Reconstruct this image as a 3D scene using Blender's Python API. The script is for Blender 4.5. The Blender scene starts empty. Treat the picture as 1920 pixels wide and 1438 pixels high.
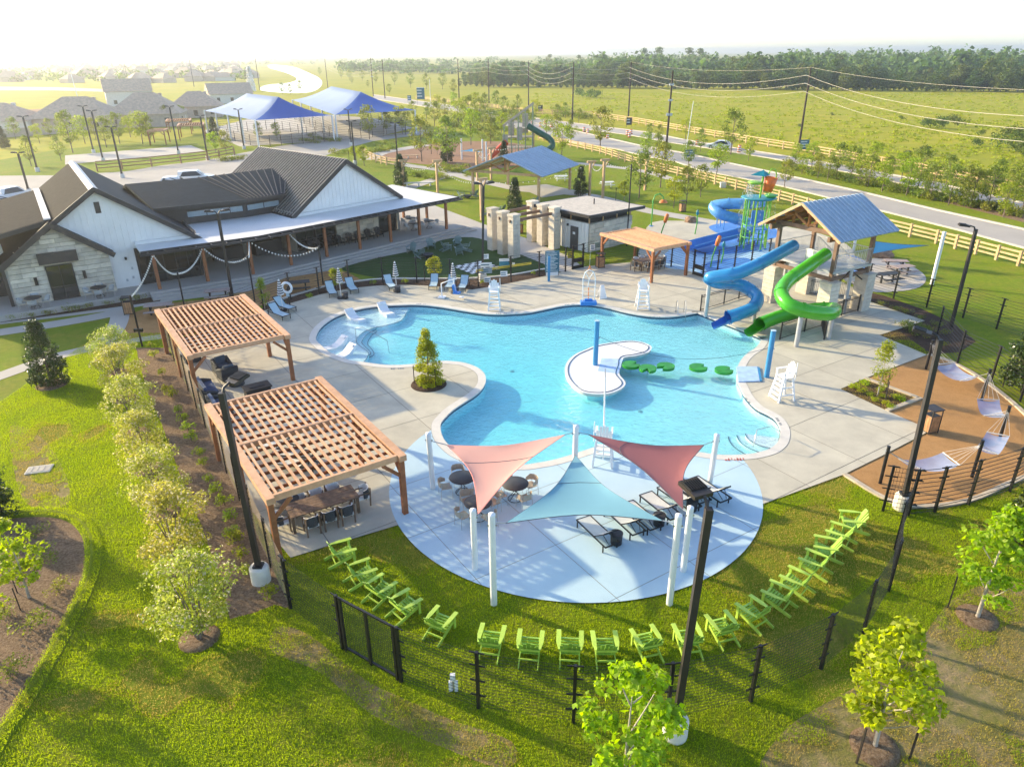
import bpy, bmesh, math, random
from mathutils import Vector as V, Matrix as Mx
from mathutils.geometry import delaunay_2d_cdt
R = math.radians
sc = bpy.context.scene
col = sc.collection
rnd = random.Random(7)

# ------------------------------------------------------------------ camera
F, CX, CY, HC = 1340., 960., 719., 16.5        # focal length and centre in 1920 px units, camera height in metres
PITCH, ROLL = math.atan(620 / F), 0.0085
cam = bpy.data.objects.new('camera', bpy.data.cameras.new('camera'))
col.objects.link(cam)
cam.data.sensor_width = 36
cam.data.lens = F / 1920 * 36
cam.data.clip_end = 20000
cam.matrix_world = Mx.Translation((0, 0, HC)) @ Mx.Rotation(math.pi / 2 - PITCH, 4, 'X') @ Mx.Rotation(-ROLL, 4, 'Z')
sc.camera = cam

# ------------------------------------------------------------------ sky and sun
SUN_EL, SUN_AZ = 19.0, -62.5                    # degrees; azimuth from +Y, negative is to the left
w = bpy.data.worlds.new('World'); sc.world = w; w.use_nodes = True
nt = w.node_tree
sky = nt.nodes.new('ShaderNodeTexSky'); sky.sky_type = 'NISHITA'; sky.sun_disc = False
sky.sun_elevation = R(SUN_EL); sky.sun_rotation = R(SUN_AZ)
sky.air_density = .7; sky.dust_density = 1.0; sky.ozone_density = 1.0; sky.altitude = 0
bg = nt.nodes['Background']; bg.inputs['Strength'].default_value = 0.15
nt.links.new(sky.outputs[0], bg.inputs['Color'])
sl = bpy.data.lights.new('sun', 'SUN'); sl.energy = 2.9; sl.angle = R(1.0); sl.color = (1.0, 0.82, 0.50)
sun = bpy.data.objects.new('sun', sl); col.objects.link(sun)
sd = V((math.sin(R(SUN_AZ)) * math.cos(R(SUN_EL)), math.cos(R(SUN_AZ)) * math.cos(R(SUN_EL)), math.sin(R(SUN_EL))))
sun.rotation_euler = sd.to_track_quat('Z', 'Y').to_euler()
sc.view_settings.view_transform = 'Standard'; sc.view_settings.look = 'None'
sc.view_settings.exposure = 1.55; sc.view_settings.gamma = 1.0
sc.render.engine = 'CYCLES'
cy = sc.cycles
cy.use_denoising = True; cy.denoiser = 'OPENIMAGEDENOISE'
cy.max_bounces = 6; cy.diffuse_bounces = 3; cy.glossy_bounces = 2; cy.transmission_bounces = 3
cy.volume_bounces = 0; cy.transparent_max_bounces = 12
cy.sample_clamp_indirect = 6
cy.caustics_reflective = cy.caustics_refractive = False
cy.use_adaptive_sampling = True; cy.adaptive_threshold = 0.02

HAZE = .0004
# ------------------------------------------------------------------ photo pixel -> place on a level of height z
cp, sp, cr, sr = math.cos(PITCH), math.sin(PITCH), math.cos(ROLL), math.sin(ROLL)
def P(px, py, z=0.):
    u, v = px - CX, py - CY
    x, y = (u * cr - v * sr) / F, -(u * sr + v * cr) / F
    d = V((x, cp + y * sp, -sp + y * cp))
    t = (z - HC) / d.z
    return V((d.x * t, d.y * t, z))
def PL(pts, z=0.): return [P(a, b, z) for a, b in pts]

# ------------------------------------------------------------------ materials
MATS = {}
def nd(t, ty, **k):
    n = t.nodes.new(ty)
    for a, b in k.items():
        if a in n.inputs: n.inputs[a].default_value = b
        else: setattr(n, a, b)
    return n
def mat(name, c, rough=.7, var=.12, scale=2.5, bump=0., bscale=40., metal=0., c2=None, trans=0., alpha=1., spec=.5, irand=0., detail=5.):
    """procedural Principled: noise-mottled colour (c to c2), fine bump, optional leaf translucency"""
    m = bpy.data.materials.new(name); m.use_nodes = True
    t = m.node_tree; b = t.nodes['Principled BSDF']; L = t.links.new
    g = nd(t, 'ShaderNodeNewGeometry')
    tc = nd(t, 'ShaderNodeTexCoord')
    no = nd(t, 'ShaderNodeTexNoise', Scale=scale, Detail=detail, Roughness=.62)
    L(g.outputs['Position'], no.inputs['Vector'])
    mx = nd(t, 'ShaderNodeMix', data_type='RGBA')
    ca = c2 or tuple(max(0, x * (1 - var * 1.6)) for x in c)
    cb = c if c2 else tuple(min(1, x * (1 + var)) for x in c)
    mx.inputs[6].default_value = (*ca, 1); mx.inputs[7].default_value = (*cb, 1)
    rp = nd(t, 'ShaderNodeMapRange'); rp.inputs['From Min'].default_value = .33; rp.inputs['From Max'].default_value = .67
    L(no.outputs['Fac'], rp.inputs['Value']); L(rp.outputs[0], mx.inputs[0])
    out = mx.outputs[2]
    if irand:
        hs = nd(t, 'ShaderNodeHueSaturation')
        ma = nd(t, 'ShaderNodeMapRange'); ma.inputs['To Min'].default_value = 1 - irand; ma.inputs['To Max'].default_value = 1 + irand
        L(g.outputs['Random Per Island'], ma.inputs['Value']); L(ma.outputs[0], hs.inputs['Value'])
        oi = nd(t, 'ShaderNodeObjectInfo')
        mb_ = nd(t, 'ShaderNodeMapRange'); mb_.inputs['To Min'].default_value = .5 - .02 - irand * .03; mb_.inputs['To Max'].default_value = .5 + .02
        L(oi.outputs['Random'], mb_.inputs['Value']); L(mb_.outputs[0], hs.inputs['Hue'])
        L(out, hs.inputs['Color']); out = hs.outputs[0]
    L(out, b.inputs['Base Color'])
    b.inputs['Roughness'].default_value = rough; b.inputs['Metallic'].default_value = metal
    b.inputs['Specular IOR Level'].default_value = spec
    b.inputs['Alpha'].default_value = alpha
    if bump:
        n2 = nd(t, 'ShaderNodeTexNoise', Scale=bscale, Detail=4)
        L(g.outputs['Position'], n2.inputs['Vector'])
        bp = nd(t, 'ShaderNodeBump', Strength=min(1, bump), Distance=.05)
        L(n2.outputs['Fac'], bp.inputs['Height']); L(bp.outputs[0], b.inputs['Normal'])
    if trans:
        tr = nd(t, 'ShaderNodeBsdfTranslucent'); ms = nd(t, 'ShaderNodeMixShader'); ms.inputs[0].default_value = trans
        br = nd(t, 'ShaderNodeHueSaturation', Value=1.9, Saturation=1.05)
        L(out, br.inputs['Color']); L(br.outputs[0], tr.inputs['Color'])
        L(b.outputs[0], ms.inputs[1]); L(tr.outputs[0], ms.inputs[2])
        L(ms.outputs[0], t.nodes['Material Output'].inputs['Surface'])
    MATS[name] = m
    return m
def patchy(name, cols, scales=(.16, .9, 6.), bump=.5, bscale=9., rough=.9):
    """ground cover: three noise scales pick between four colours"""
    m = bpy.data.materials.new(name); m.use_nodes = True
    t = m.node_tree; b = t.nodes['Principled BSDF']; L = t.links.new
    g = nd(t, 'ShaderNodeNewGeometry'); prev = None
    for k, s in enumerate(scales):
        no = nd(t, 'ShaderNodeTexNoise', Scale=s, Detail=6, Roughness=.65, Distortion=.4)
        L(g.outputs['Position'], no.inputs['Vector'])
        rp = nd(t, 'ShaderNodeMapRange', clamp=True)
        lo, hi = ((.40, .62), (.42, .66), (.38, .64))[k]
        rp.inputs['From Min'].default_value = lo; rp.inputs['From Max'].default_value = hi
        L(no.outputs['Fac'], rp.inputs['Value'])
        mx = nd(t, 'ShaderNodeMix', data_type='RGBA')
        if prev is None: mx.inputs[6].default_value = (*cols[0], 1)
        else: L(prev, mx.inputs[6])
        mx.inputs[7].default_value = (*cols[k + 1], 1)
        fm = nd(t, 'ShaderNodeMath', operation='MULTIPLY'); fm.inputs[1].default_value = (1., .75, .55)[k]
        L(rp.outputs[0], fm.inputs[0]); L(fm.outputs[0], mx.inputs[0])
        prev = mx.outputs[2]
    L(prev, b.inputs['Base Color']); b.inputs['Roughness'].default_value = rough
    b.inputs['Specular IOR Level'].default_value = .15
    n2 = nd(t, 'ShaderNodeTexNoise', Scale=bscale, Detail=6, Roughness=.7); L(g.outputs['Position'], n2.inputs['Vector'])
    bp = nd(t, 'ShaderNodeBump', Strength=bump, Distance=.12); L(n2.outputs['Fac'], bp.inputs['Height']); L(bp.outputs[0], b.inputs['Normal'])
    MATS[name] = m
    return m

patchy('field', [(.32, .33, .012), (.43, .37, .025), (.22, .27, .012), (.36, .32, .03)], (.03, .16, .9), bump=1., bscale=1.6)
patchy('lawn', [(.18, .255, .010), (.25, .30, .012), (.28, .255, .035), (.12, .20, .008)], (.13, .45, 3.), bump=.9, bscale=14)
patchy('lawn_dry', [(.24, .21, .06), (.32, .24, .12), (.40, .29, .17), (.17, .19, .03)], (.5, .9, 4.), bump=.9, bscale=14)
patchy('turf', [(.035, .075, .018), (.042, .085, .020), (.03, .065, .016), (.045, .09, .022)], (.1, .6, 8.), bump=.3, bscale=60)
patchy('mulch', [(.20, .125, .072), (.27, .175, .105), (.11, .066, .04), (.50, .37, .25)], (.3, 3., 11.), bump=1., bscale=26)
patchy('dark_mulch', [(.07, .042, .03), (.095, .06, .045), (.04, .026, .02), (.19, .13, .09)], (.3, 3., 11.), bump=1., bscale=26)
patchy('granite_dirt', [(.40, .21, .08), (.46, .25, .10), (.33, .17, .062), (.50, .30, .13)], (.25, 2., 14.), bump=.5, bscale=30)
patchy('wood_chip', [(.30, .17, .10), (.34, .20, .125), (.25, .14, .085), (.38, .24, .15)], (.1, .8, 6.), bump=.6, bscale=10)
mat('concrete', (.57, .525, .41), .85, .06, .7, .2, 60, c2=(.455, .415, .325), detail=14)
mat('concrete_far', (.50, .46, .40), .85, .08, .25, c2=(.43, .395, .345), detail=9)
mat('road', (.44, .40, .345), .85, .08, .2, c2=(.37, .335, .29), detail=10)
mat('grout', (.25, .22, .18), .9)
mat('coping', (.66, .62, .55), .75, .05, 2)
mat('blue_paint', (.50, .66, .74), .75, .05, .7, c2=(.44, .60, .69), detail=12)
mat('plaster', (.80, .90, .92), .8, .03, 1)
mat('shelf_white', (.82, .88, .90), .8, .03, 1)
mat('tile_line', (.03, .07, .13), .3)
mat('island_white', (.74, .74, .73), .75, .04, 1)
mat('white_paint', (.80, .80, .79), .45, .03, 2)
mat('white_plastic', (.84, .84, .84), .35, .02, 2)
mat('black_metal', (.012, .012, .013), .45, .1)
mat('dark_bronze', (.035, .028, .025), .5, .1)
mat('steel', (.55, .55, .55), .3, .05, metal=1.)
mat('galv', (.50, .51, .52), .45, .08, metal=.4)

# ------------------------------------------------------------------ mesh helpers
class MB:
    def __init__(s): s.v = []; s.f = []; s.m = []; s.s = []
    def add(s, vs, fs, m=0, sm=False):
        o = len(s.v); s.v += [tuple(x) for x in vs]
        for f in fs: s.f.append([i + o for i in f]); s.m.append(m); s.s.append(sm)
        return s
    def box(s, c, d, rz=0, m=0, rx=0, ry=0):
        x, y, z = d[0] / 2, d[1] / 2, d[2] / 2
        vs = [V((i * x, j * y, k * z)) for i in (-1, 1) for j in (-1, 1) for k in (-1, 1)]
        if rz or rx or ry:
            M = Mx.Rotation(rz, 3, 'Z') @ Mx.Rotation(ry, 3, 'Y') @ Mx.Rotation(rx, 3, 'X'); vs = [M @ v for v in vs]
        c = V(c)
        return s.add([v + c for v in vs], [(0, 1, 3, 2), (4, 6, 7, 5), (0, 4, 5, 1), (2, 3, 7, 6), (0, 2, 6, 4), (1, 5, 7, 3)], m)
    def beam(s, a, b, w, h, m=0, up=(0, 0, 1)):
        a, b = V(a), V(b); d = (b - a).normalized(); up = V(up)
        if abs(d.dot(up)) > .98: up = V((1, 0, 0))
        x = d.cross(up).normalized() * w / 2; y = x.cross(d).normalized() * h / 2
        vs = [p + i * x + j * y for p in (a, b) for i, j in ((-1, -1), (1, -1), (1, 1), (-1, 1))]
        return s.add(vs, [(3, 2, 1, 0), (4, 5, 6, 7), (0, 1, 5, 4), (1, 2, 6, 5), (2, 3, 7, 6), (3, 0, 4, 7)], m)
    def tube(s, pts, r, n=6, m=0, cap=True, sm=True, closed=False):
        pts = [V(p) for p in pts]; k = len(pts); rs = r if isinstance(r, (list, tuple)) else [r] * k
        ref = None; vs = []
        for i, p in enumerate(pts):
            if closed: d = pts[(i + 1) % k] - pts[i - 1]
            else: d = pts[min(i + 1, k - 1)] - pts[max(i - 1, 0)]
            d = d.normalized() if d.length > 1e-9 else V((0, 0, 1))
            if ref is None:
                ref = V((1, 0, 0)) if abs(d.z) > .9 else V((0, 0, 1))
            x = d.cross(ref); x = x.normalized() if x.length > 1e-6 else d.orthogonal().normalized()
            y = x.cross(d); ref = y
            for j in range(n):
                a = 2 * math.pi * j / n
                vs.append(p + rs[i] * (math.cos(a) * x + math.sin(a) * y))
        fs = []
        for i in range(k if closed else k - 1):
            o, q = i * n, ((i + 1) % k) * n
            for j in range(n): fs.append((o + j, o + (j + 1) % n, q + (j + 1) % n, q + j))
        s.add(vs, fs, m, sm)
        if cap and not closed: s.add(vs[:n], [tuple(range(n))[::-1]], m); s.add(vs[-n:], [tuple(range(n))], m)
        return s
    def cyl(s, c, r, h, n=12, r2=None, m=0):
        c = V(c); return s.tube([c, c + V((0, 0, h))], [r, r if r2 is None else r2], n, m)
    def prism(s, poly, z0, z1, m=0):
        n = len(poly)
        if sum(poly[i][0] * poly[(i + 1) % n][1] - poly[(i + 1) % n][0] * poly[i][1] for i in range(n)) < 0: poly = poly[::-1]
        vs = [(p[0], p[1], z0) for p in poly] + [(p[0], p[1], z1) for p in poly]
        return s.add(vs, [tuple(range(n))[::-1], tuple(range(n, 2 * n))] + [(i, (i + 1) % n, n + (i + 1) % n, n + i) for i in range(n)], m)
    def poly(s, pts, m=0): return s.add(pts, [tuple(range(len(pts)))], m)
    def slab(s, pts, th, m=0):
        """polygon with thickness th along minus its normal"""
        pts = [V(p) for p in pts]; n = len(pts)
        nn = V((0, 0, 0))
        for i in range(n): nn += (pts[i] - pts[0]).cross(pts[(i + 1) % n] - pts[0])
        nn.normalize()
        if nn.z < 0: pts = pts[::-1]; nn = -nn
        q = [p - nn * th for p in pts]
        return s.add(pts + q, [tuple(range(n)), tuple(range(n, 2 * n))[::-1]] + [(i, n + i, n + (i + 1) % n, (i + 1) % n) for i in range(n)], m)
    def lathe(s, prof, n=16, c=(0, 0, 0), m=0, sm=True):
        c = V(c); vs = [c + V((r * math.cos(2 * math.pi * j / n), r * math.sin(2 * math.pi * j / n), z)) for r, z in prof for j in range(n)]
        fs = [(i * n + j, i * n + (j + 1) % n, (i + 1) * n + (j + 1) % n, (i + 1) * n + j) for i in range(len(prof) - 1) for j in range(n)]
        return s.add(vs, fs, m, sm)
    def mesh(s, name, mats):
        me = bpy.data.meshes.new(name); me.from_pydata(s.v, [], s.f)
        for x in ([mats] if isinstance(mats, str) else mats): me.materials.append(MATS[x])
        me.polygons.foreach_set('material_index', s.m); me.polygons.foreach_set('use_smooth', s.s)
        me.update(); return me
    def build(s, name, mats, parent=None, loc=None, rz=0, kind=None, label=None):
        return link(name, s.mesh(name, mats), parent, loc, rz, kind, label)
def link(name, me, parent=None, loc=None, rz=0, kind=None, label=None):
    o = bpy.data.objects.new(name, me); col.objects.link(o)
    if parent is not None: o.parent = parent
    if loc is not None: o.location = loc
    if rz: o.rotation_euler = (0, 0, rz)
    if kind: o['kind'] = kind
    if label: o['label'] = label
    return o
def tag(o, label, cat, group=None):
    o['label'] = label; o['category'] = cat
    if group: o['group'] = group
    return o
def thing(name, label, cat, loc=(0, 0, 0), rz=0, group=None):
    return tag(link(name, None, None, loc, rz), label, cat, group)
def children(o, cache={}):
    return [c for c in bpy.data.objects if c.parent == o]
def tree_of(o):
    return (o, [tree_of(c) for c in children(o)])
def dup(tr, loc=None, rz=None, label=None, scale=None, parent=None, group=None):
    o, ch = tr
    c = o.copy(); col.objects.link(c); c.parent = parent
    if loc is not None: c.location = loc
    if rz is not None: c.rotation_euler = (0, 0, rz)
    if scale is not None: c.scale = (scale,) * 3 if isinstance(scale, (int, float)) else scale
    if label: c['label'] = label
    if group: c['group'] = group
    for k in ch: dup(k, parent=c)
    return c
class Kind:
    """first placing uses the built thing itself, later ones copy it with its parts"""
    def __init__(s, root): s.root = root; s.tr = tree_of(root); s.used = False
    def put(s, loc, rz=0, label=None, scale=None, group=None):
        if not s.used:
            s.used = True; o = s.root; o.location = loc; o.rotation_euler = (0, 0, rz)
            if scale is not None: o.scale = (scale,) * 3 if isinstance(scale, (int, float)) else scale
            if label: o['label'] = label
            if group: o['group'] = group
            return o
        return dup(s.tr, loc, rz, label, scale, None, group)
ORD = 'first second third fourth fifth sixth seventh eighth ninth tenth eleventh twelfth thirteenth fourteenth fifteenth sixteenth seventeenth eighteenth nineteenth twentieth'.split()
def heading(a, b): return math.atan2(b[1] - a[1], b[0] - a[0])
def spline(pts, n=6, closed=True):
    """Catmull-Rom through points"""
    pts = [V(p) for p in pts]; k = len(pts); out = []
    for i in range(k if closed else k - 1):
        if closed: a, b, c, d = pts[i - 1], pts[i], pts[(i + 1) % k], pts[(i + 2) % k]
        else: a, b, c, d = pts[max(i - 1, 0)], pts[i], pts[i + 1], pts[min(i + 2, k - 1)]
        for j in range(n):
            t = j / n
            out.append(.5 * ((2 * b) + (c - a) * t + (2 * a - 5 * b + 4 * c - d) * t * t + (3 * b - a - 3 * c + d) * t ** 3))
    if not closed: out.append(pts[-1])
    return out
def inside(p, poly):
    x, y = p[0], p[1]; c = False; n = len(poly); j = n - 1
    for i in range(n):
        a, b = poly[i], poly[j]
        if (a[1] > y) != (b[1] > y) and x < (b[0] - a[0]) * (y - a[1]) / (b[1] - a[1]) + a[0]: c = not c
        j = i
    return c
def cdt(outer, holes=(), extra=()):
    vs = []; es = []
    for lp in [outer] + list(holes):
        o = len(vs); n = len(lp); vs += [V((p[0], p[1])) for p in lp]; es += [(o + i, o + (i + 1) % n) for i in range(n)]
    vs += [V((p[0], p[1])) for p in extra]
    v2, e2, f2, *_ = delaunay_2d_cdt(vs, es, [], 0, 1e-5)
    fs = []
    for f in f2:
        c = sum((v2[i] for i in f), V((0, 0))) / len(f)
        if inside(c, outer) and not any(inside(c, h) for h in holes):
            a, b, d = v2[f[0]], v2[f[1]], v2[f[2]]
            if (b - a).cross(d - a) < 0: f = f[::-1]
            fs.append(tuple(f))
    return v2, fs
def region(name, outer, z, m, holes=(), kind='structure', parent=None, extra=(), zf=None):
    v2, fs = cdt(outer, holes, extra)
    b = MB().add([(p.x, p.y, z if zf is None else zf(p.x, p.y)) for p in v2], fs)
    return b.build(name, m, parent, kind=None if parent else kind)
def offset(poly, d):
    """grow a closed loop outward by d"""
    n = len(poly); A = sum(poly[i][0] * poly[(i + 1) % n][1] - poly[(i + 1) % n][0] * poly[i][1] for i in range(n))
    s = 1 if A > 0 else -1; out = []
    for i in range(n):
        t = V((poly[(i + 1) % n][0] - poly[i - 1][0], poly[(i + 1) % n][1] - poly[i - 1][1])).normalized()
        out.append(V((poly[i][0] + s * t.y * d, poly[i][1] - s * t.x * d, poly[i][2] if len(poly[i]) > 2 else 0)))
    return out
def path(name, pts, width, z, m, kind='structure', th=0):
    """a strip of given width along a centre line"""
    pts = [V(p) for p in pts]; n = len(pts); L = []; Rr = []
    for i in range(n):
        t = (pts[min(i + 1, n - 1)] - pts[max(i - 1, 0)]); t.z = 0; t.normalize(); nrm = V((-t.y, t.x, 0)) * width / 2
        L.append(pts[i] + nrm); Rr.append(pts[i] - nrm)
    b = MB()
    vs = [(p.x, p.y, z) for p in L] + [(p.x, p.y, z) for p in Rr]
    b.add(vs, [(i + n, i + n + 1, i + 1, i) for i in range(n - 1)])
    if th:
        vb = [(x, y, z - th) for x, y, _ in vs]
        b.add(vs + vb, [(i, i + 1, i + 1 + 2 * n, i + 2 * n) for i in range(n - 1)] + [(i + n + 1, i + n, i + 3 * n, i + 3 * n + 1) for i in range(n - 1)])
    return b.build(name, m, kind=kind)
# ================================================================== GROUND AND POOL
CC, CR, FR = V((2.56, 26.11, 0)), 7.77, 12.4      # centre of the round patio, its radius, radius of the curved fence
def circ(c, r, n=48, a0=0., a1=360.):
    return [V((c[0] + r * math.cos(R(a0 + (a1 - a0) * i / n)), c[1] + r * math.sin(R(a0 + (a1 - a0) * i / n)), 0)) for i in range(n + (a1 - a0 != 360.))]
pool_px = [(592, 638), (595, 624), (606, 610), (630, 594), (665, 582), (705, 575), (740, 573), (780, 572), (818, 575), (850, 580), (880, 585), (910, 589), (938, 590),
           (960, 589), (992, 586.6), (1025, 580), (1055, 574), (1085, 571.6), (1115, 573), (1145, 579), (1175, 586.6), (1210, 593), (1243, 595), (1273, 593), (1307, 587.5),
           (1309, 587.5), (1366, 610), (1424, 633), (1426, 634), (1427, 640), (1418, 653), (1404, 662), (1391, 675), (1383, 692), (1382, 712), (1388, 726), (1398, 745), (1418, 766), (1441, 778), (1455, 788), (1464, 806), (1461, 827), (1450, 839),
           (1436, 846), (1410, 852), (1373, 855), (1335, 853), (1310, 849), (1260, 841), (1200, 835), (1135, 836), (1115, 840), (1085, 850), (1042, 863), (1010, 869), (980, 873), (930, 871), (890, 863),
           (858, 850), (837, 832), (829, 820), (825, 806), (826, 794), (834, 784), (848, 770), (870, 755), (890, 742), (903, 730), (910, 716), (907, 701), (892, 689), (868, 681), (850, 679), (830, 678),
           (785, 683), (730, 686), (680, 680), (653, 676), (620, 663), (603, 650)]
POOL = spline(PL(pool_px), 3)
ISLE = spline(PL([(1178, 640), (1200, 642), (1217, 648), (1221, 654), (1213, 662), (1190, 668), (1168, 672), (1164, 687), (1160, 702), (1170, 715), (1171, 723), (1160, 732), (1140, 738.7), (1112, 739.5), (1087, 734), (1068, 717), (1060, 699), (1063, 682), (1077, 667), (1098, 657), (1120, 648.5), (1148, 643.5)]), 4)
ZD, ZW = .03, -.10                                # deck level, water level
# far ground and the mown lawns
region('ground', [V(p) for p in ((-5000, -60, 0), (5000, -60, 0), (5000, 5200, 0), (-5000, 5200, 0))], -.03, 'field', [POOL])
lawn_px = [(1655, 404), (1560, 376), (1470, 352), (1385, 335), (1315, 322), (1270, 306), (1210, 295), (1160, 282), (1070, 275), (1000, 262), (900, 240), (760, 262), (690, 262), (560, 250), (430, 240), (330, 262), (200, 272), (100, 282), (0, 300), (-200, 320)]
LAWN = [V((70, -50, 0)), V((70, 20, 0))] + PL([(2300, 560), (1920, 470), (1800, 436)]) + PL(lawn_px) + [V((-70, 40, 0)), V((-70, -50, 0))]
region('lawn', LAWN, -.012, 'lawn', [POOL])
# deck
deck_px = [(545, 1046), (640, 1017), (757, 982)]
dk = PL(deck_px)
a0 = math.degrees(math.atan2(dk[-1].y - CC.y, dk[-1].x - CC.x)) % 360
e1 = P(1441, 947); a1 = math.degrees(math.atan2(e1.y - CC.y, e1.x - CC.x)) % 360
ARC = circ(CC, CR, 40, a0, a1)
DECK = dk[:2] + ARC + PL([(1583, 890), (1660, 852), (1737, 812), (1722, 797), (1663, 771), (1576, 730), (1622, 710), (1738, 666), (1649, 629), (1734, 602), (1627, 565), (1600, 540), (1560, 520), (1500, 505), (1400, 500), (1330, 512), (1290, 507), (1240, 497),
                          (1190, 492), (1130, 497), (1095, 501), (1020, 519), (956, 531.5), (905, 541), (885, 544), (855, 541.5), (805, 536.5), (755, 535), (705, 536.5), (655, 541.5), (600, 553), (560, 565), (495, 583), (440, 602), (330, 640)]) + PL([(338, 694), (364, 746), (412, 848), (460, 944)])
region('deck_base', DECK, .018, 'grout', [offset(POOL, .02)])
def cut_slabs(root, outer, holes, lines, z, m, w=.03, name='slab', th=.02):
    v2, fs = cdt(outer, holes)
    bm = bmesh.new(); vs = [bm.verts.new((p.x, p.y, z)) for p in v2]
    for f in fs:
        try: bm.faces.new([vs[i] for i in f])
        except ValueError: pass
    bmesh.ops.dissolve_limit(bm, angle_limit=.01, verts=bm.verts, edges=bm.edges)
    for p, d in lines:
        n = V((-d.y, d.x, 0)).normalized()
        for s in (-1, 1):
            bmesh.ops.bisect_plane(bm, geom=bm.verts[:] + bm.edges[:] + bm.faces[:], plane_co=p + n * s * w / 2, plane_no=n)
        bmesh.ops.delete(bm, geom=[f for f in bm.faces if abs((f.calc_center_median() - p).dot(n)) < w / 2 - 1e-4], context='FACES')
    seen = set(); k = 0
    bm.faces.ensure_lookup_table()
    for f0 in bm.faces:
        if f0 in seen: continue
        st = [f0]; seen.add(f0); isl = []
        while st:
            f = st.pop(); isl.append(f)
            for e in f.edges:
                for g in e.link_faces:
                    if g not in seen: seen.add(g); st.append(g)
        ids = {}; b = MB(); ff = []
        for f in isl: ff.append([ids.setdefault(v, len(ids)) for v in f.verts])
        b.add([v.co for v in ids], ff)
        b.build(name, m, root); k += 1
    bm.free(); return k
S1, S2 = V((math.cos(R(33)), math.sin(R(33)), 0)), V((math.cos(R(-57)), math.sin(R(-57)), 0))
droot = link('pool_deck', None); droot['kind'] = 'structure'
org = P(620, 1022)
jl = [(org + S1 * 3.6 * i, S2) for i in range(-4, 14)] + [(org - S2 * (3.6 * i), S1) for i in range(-6, 12)]
COP = offset(POOL, .42)
CIRC = [p for p in circ(CC, CR, 72)]
def clip_loop(lp, keep):  # points of a loop that satisfy keep
    return [p for p in lp if keep(p)]
# patio disc minus the pool coping: walk the circle outside the coping, then the coping inside the disc
cop_in = [p for p in COP if (p.xy - CC.xy).length < CR]
i0 = next(i for i in range(len(COP)) if (COP[i].xy - CC.xy).length < CR and (COP[i - 1].xy - CC.xy).length >= CR)
run = []
i = i0
while (COP[i % len(COP)].xy - CC.xy).length < CR and len(run) < len(COP): run.append(COP[i % len(COP)]); i += 1
cir_out = [p for p in circ(CC, CR, 96) if not inside(p, COP)]
def ang(p): return math.atan2(p.y - CC.y, p.x - CC.x)
end = min(range(len(cir_out)), key=lambda k: (cir_out[k].xy - run[-1].xy).length)
cir_out = cir_out[end:] + cir_out[:end]
if (cir_out[1].xy - cir_out[0].xy).length > 1.5 or (cir_out[-1].xy - run[0].xy).length > (cir_out[0].xy - run[0].xy).length:
    cir_out = cir_out[1:] + cir_out[:1]; cir_out = cir_out[::-1]
PATIO = run + cir_out
# main deck without disc and coping
d_hole = []
disc_arc = [p for p in cir_out]
cut_slabs(droot, DECK, [COP, PATIO], jl, ZD, 'concrete')
pt = link('painted_patio', None); pt['kind'] = 'structure'
region('patio_base', PATIO, .019, 'grout')
cut_slabs(pt, PATIO, [], [(CC + S1 * 3.4 * k, S2) for k in (-2, -1, 0, 1, 2)] + [(CC + S2 * (3.4 * k), S1) for k in (-2, -1, 0, 1, 2)], ZD + .002, 'blue_paint', w=.02)
# coping stones
cr_ = link('pool_coping', None); cr_['kind'] = 'structure'
nP = len(POOL); acc = []; start = 0
Cin, Cout = offset(POOL, -.03), offset(POOL, .41)
while start < nP:
    end_ = min(start + 4, nP); b = MB(); ii = list(range(start, end_ + 1))
    top = [(*Cin[j % nP].xy, ZD + .012) for j in ii] + [(*Cout[j % nP].xy, ZD + .012) for j in ii]
    low = [(*Cin[j % nP].xy, ZD - .06) for j in ii]; k = len(ii)
    b.add(top, [(j, j + 1, k + j + 1, k + j) if True else 0 for j in range(k - 1)])
    b.add(top[:k] + low, [(j + 1, j, k + j, k + j + 1) for j in range(k - 1)])
    b.build('coping_stone', 'coping', cr_); start = end_
# basin: sun shelf, steps, floor, wall
SHELF_IN = PL([(764, 575), (758, 588), (749, 596.6), (728, 603), (705, 608), (684, 615), (670, 626), (667, 635), (677, 644), (688, 652), (690, 658), (685, 668), (675, 679)])
si = spline(SHELF_IN, 4, False)
def pool_arc(p, q):
    a = min(range(nP), key=lambda k: (POOL[k].xy - p.xy).length); b = min(range(nP), key=lambda k: (POOL[k].xy - q.xy).length)
    o = []; k = a
    while k != b: o.append(POOL[k]); k = (k + 1) % nP
    o.append(POOL[b]); return o
SHELF = si[1:-1] + pool_arc(si[-1], si[0])
def floor_z(x, y):
    d = math.hypot(x + 1.5, (y - 35) * .8)
    return -.46 - .28 * math.exp(-(d / 7.5) ** 2) - .015 * math.sin(x * 1.3) * math.sin(y)
mnx, mxx = min(p.x for p in POOL), max(p.x for p in POOL); mny, mxy = min(p.y for p in POOL), max(p.y for p in POOL)
ex = [(x + (.5 if j % 2 else 0), y) for j, y in enumerate([mny + i for i in range(int(mxy - mny) + 1)]) for x in [mnx + i for i in range(int(mxx - mnx) + 1)]]
ex = [p for p in ex if inside(p, POOL)]
pb = link('pool_basin', None); pb['kind'] = 'structure'
region('pool_floor', POOL, 0, 'plaster', parent=pb, extra=ex, zf=floor_z)
def wall(loop, z0, z1, name, m, parent, closed=True, flip=False):
    n = len(loop); b = MB(); vs = [(p.x, p.y, z1) for p in loop] + [(p.x, p.y, z0) for p in loop]
    rr = range(n if closed else n - 1)
    b.add(vs, [((i, (i + 1) % n, n + (i + 1) % n, n + i) if flip else ((i + 1) % n, i, n + i, n + (i + 1) % n)) for i in rr])
    return b.build(name, m, parent)
wall(POOL, -1.3, ZD + .012, 'pool_wall', 'plaster', pb)
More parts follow.
